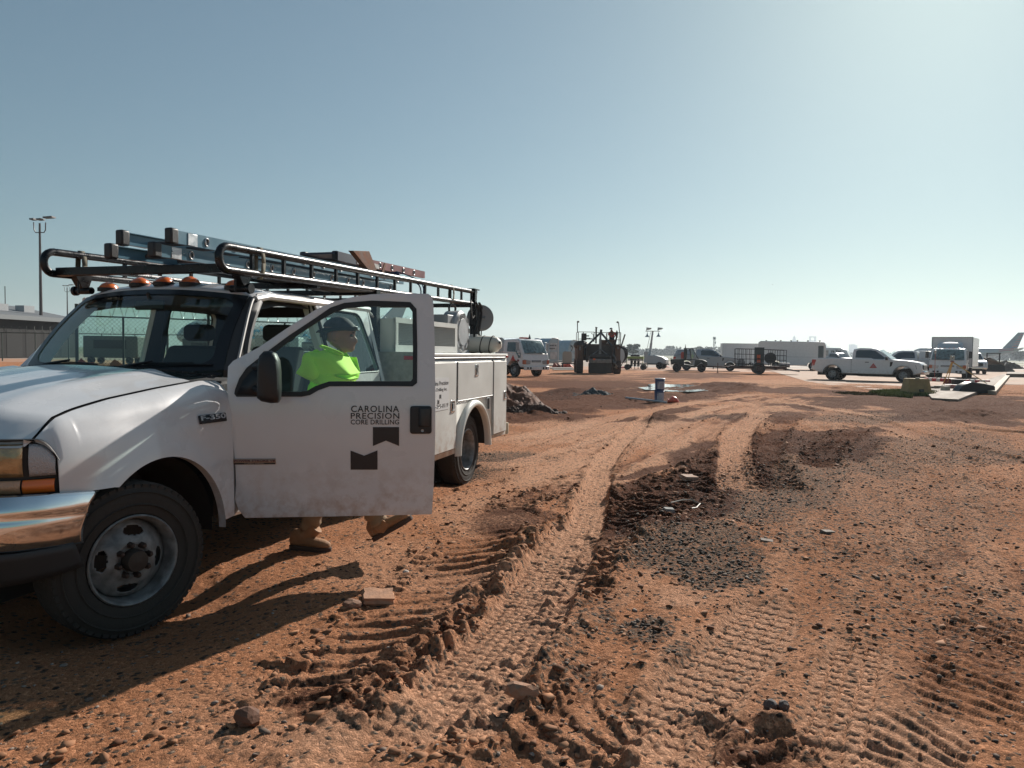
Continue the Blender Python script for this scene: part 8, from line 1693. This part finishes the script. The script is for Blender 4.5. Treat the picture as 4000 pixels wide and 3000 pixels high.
n1 = apt(3985, 1384, 280); TLn = 37.6; hd_ = heading(-.90, .43); airliner('silver airliner with striped blue and red tail beyond the box truck', (n1[0] + cos(hd_) * TLn * .98, 280 + sin(hd_) * TLn * .98, 0), hd_, L=TLn, livery='flag', tail_h=11.6, zc=3.6)
q = apt(3010, 1112, 1500); o = airliner('tiny distant aircraft flying in the middle of the sky', (q[0], q[1], q[2] - 3), heading(-1, .2), L=5.5, R_=.35, tail_h=4.6, livery='prime', zc=3.2); o.scale = (1, .4, 1)
for c in list(o.children):
    if not c.name.startswith(('fuselage', 'tail_fin', 'wing')): bpy.data.objects.remove(c)
    else:
        for mm2 in c.data.materials: pass
# ---- left: hangar, lamp posts, security fence -----------------------
hA = apt(-700, 1300, 62); hB = apt(300, 1300, 92); ang = atan2(hB[1] - hA[1], hB[0] - hA[0]); Lh = math.hypot(hB[0] - hA[0], hB[1] - hA[1]); zt_ = apt(295, 1246, 92)[2]
t = thing('hangar', 'long dark walled airfield building with pale metal roof at the far left', 'building', (hA[0], hA[1], 0), ang)
m = MB(); m.bx(0, Lh, 0, 18, 0, zt_ - .5); m.build('wall', mat('hangar_wall', (.018, .017, .017), .9), t); m = MB(); m.prism([(-.6, zt_ - .5), (-.6, zt_ - .1), (9, zt_ + 1.6), (18.6, zt_ - .1), (18.6, zt_ - .5)], -.5, Lh + .5, plane='yz'); m.build('roof', mat('hangar_roof', (.13, .14, .15), .8), t)
m = MB(); m.bx(-.5, Lh + .5, -.75, -.6, zt_ - .55, zt_ - .05); m.build('fascia', mat('hangar_fascia', (.20, .22, .23), .6), t)
for k in range(3): m = MB(); m.box((Lh * (.62 + .13 * k), 4, zt_ + 1.0), (1.6, 1.2, .8)); m.build('roof_unit', GREYPL, t)
for k in range(2): m = MB(); m.cyl((Lh * (.66 + .16 * k), 5, zt_), (Lh * (.66 + .16 * k), 5, zt_ + 3.6), .05, 5); m.build('aerial', DK, t)
for k in range(5): m = MB(); m.bx(Lh * (.55 + .09 * k), Lh * (.55 + .09 * k) + 2.2, -.02, -.001, .1, 3.2); m.build('door', mat('hangar_door', (.03, .03, .03), .9), t)
def lamp_post(px, ytop, Y, label):
    tp = apt(px, ytop, Y); t = thing('lamp_post', label, 'lamp post', (tp[0], Y, 0), 0, 'tall airfield lamp posts'); h = tp[2]; PM = mat('post_brown', (.05, .035, .035), .5)
    m = MB(); m.tube([(0, 0, 0), (0, 0, h)], [.22, .11], 8); m.build('pole', PM, t); m = MB()
    for s in (1, -1): m.tube([(0, 0, h - 1.1), (s * .5, 0, h - 1.1), (s * .68, 0, h - .8), (s * .72, 0, h + .1)], .06, 6)
    m.build('bracket_arm', PM, t)
    for x, d in ((-.75, .5), (0.1, .6), (1.15, 1.1)): m = MB(); m.box((x, 0, h + .35 + (.35 if x > 1 else .1)), (d, .8, .16), Matrix.Rotation(-.08, 3, 'Y')); m.build('lamp_head', PM, t)
    return t
lamp_post(155, 872, 88, 'nearer tall lamp post rising at the left beside the truck'); lamp_post(262, 1123, 190, 'smaller distant lamp post showing under the ladder rack')
# security fence seen through the cab
FM = mat('fence_green', (.035, .05, .045), .6, .3); fa = apt(300, 1300, 27.5); fb_ = apt(1750, 1300, 36); fl_ = math.hypot(fb_[0] - fa[0], fb_[1] - fa[1]); fang = atan2(fb_[1] - fa[1], fb_[0] - fa[0]); HF = 2.55
t = thing('security_fence', 'chain link fence with coiled razor wire seen through the cab', 'fence', (fa[0], fa[1], 0), fang); x = 0; k = 0
while x < fl_:
    m = MB(); m.cyl((x, 0, 0), (x, 0, HF + (.45 if k % 3 == 0 else 0)), .06 if k % 3 == 0 else .04, 8); m.build('fence_post', FM, t); x += 1.55; k += 1
m = MB(); m.cyl((0, 0, HF), (fl_, 0, HF), .03, 6); m.build('top_rail', FM, t); m = MB(); m.cyl((0, 0, .1), (fl_, 0, .1), .02, 6); m.build('bottom_wire', FM, t)
m = MB(); m.tube([(fl_ * u, .24 * cos(2 * pi * u * fl_ / .42), HF + .24 + .24 * sin(2 * pi * u * fl_ / .42)) for u in np.linspace(0, 1, int(fl_ / .42 * 12))], .010, 3, cap=False); m.build('razor_wire', GALV, t)
m = MB(); expanded_mesh(m, lambda a, b: (a, .05, b), 0, fl_, .1, HF, .16, .004); o = m.build('chain_link', FM, t); o['kind'] = 'stuff'
fa2 = apt(-900, 1300, 66); t2 = thing('security_fence', 'far chain link fence with razor wire in front of the dark hangar', 'fence', (fa2[0], fa2[1], 0), 0); fl2 = 45
for k in range(16): m = MB(); m.cyl((k * 3, 0, 0), (k * 3, 0, 2.6), .05, 6); m.build('fence_post', FM, t2)
m = MB(); m.cyl((0, 0, 2.55), (fl2, 0, 2.55), .04, 5); m.build('top_rail', FM, t2); m = MB(); m.tube([(fl2 * u, .3 * cos(2 * pi * u * fl2 / .7), 2.85 + .3 * sin(2 * pi * u * fl2 / .7)) for u in np.linspace(0, 1, 1000)], .012, 3, cap=False); m.build('razor_wire', FM, t2)
# parked tugs and carts beyond the fence, as seen through the glass
for k, (px, Y, w_, h_, c, lab) in enumerate(((430, 60, 4.5, 2.3, (.10, .12, .11), 'dark green baggage trailer beyond the fence, left of the airliner nose'), (800, 64, 4.0, 2.2, (.09, .10, .10), 'dark ground equipment cart below the airliner nose'), (1080, 60, 3.6, 2.4, (.30, .35, .35), 'pale ground power unit below the blue lettering'), (1250, 58, 3.0, 2.0, (.12, .13, .13), 'dark tractor parked right of the pale power unit'))):
    b = apt(px, 1400, Y); t = thing('ground_cart', lab, 'cart', (b[0], Y, 0), 0); m = MB(); m.bx(-w_ / 2, w_ / 2, 0, 1.6, .5, h_); m.build('cart_body', mat('cart_%d' % k, c, .6), t, bevel=.1); m = MB(); m.bx(-w_ * .3, w_ * .3, -.02, 0, h_ * .55, h_ * .85); m.build('cart_panel', DK, t)
    for x in (-w_ * .35, w_ * .35): fwheel(t, x, .05, .3, .2, hub=DK); fwheel(t, x, 1.5, .3, .2, hub=DK)
# ---- hazy air --------------------------------------------------------
m = MB(); m.bx(-2400, 2400, -80, 3100, -2.0, 110); hz = m.build('haze', bpy.data.materials.new('haze_air'), None, smooth=0); tag(hz, kind='stuff'); hm = hz.data.materials[0]; hm.use_nodes = True; hn = hm.node_tree
for x in list(hn.nodes):
    if x.type == 'BSDF_PRINCIPLED': hn.nodes.remove(x)
pv = hn.nodes.new('ShaderNodeVolumePrincipled'); pv.inputs['Color'].default_value = (.80, .90, 1.0, 1); pv.inputs['Density'].default_value = .00032; pv.inputs['Anisotropy'].default_value = .35
hn.links.new(pv.outputs[0], hn.nodes['Material Output'].inputs['Volume'])
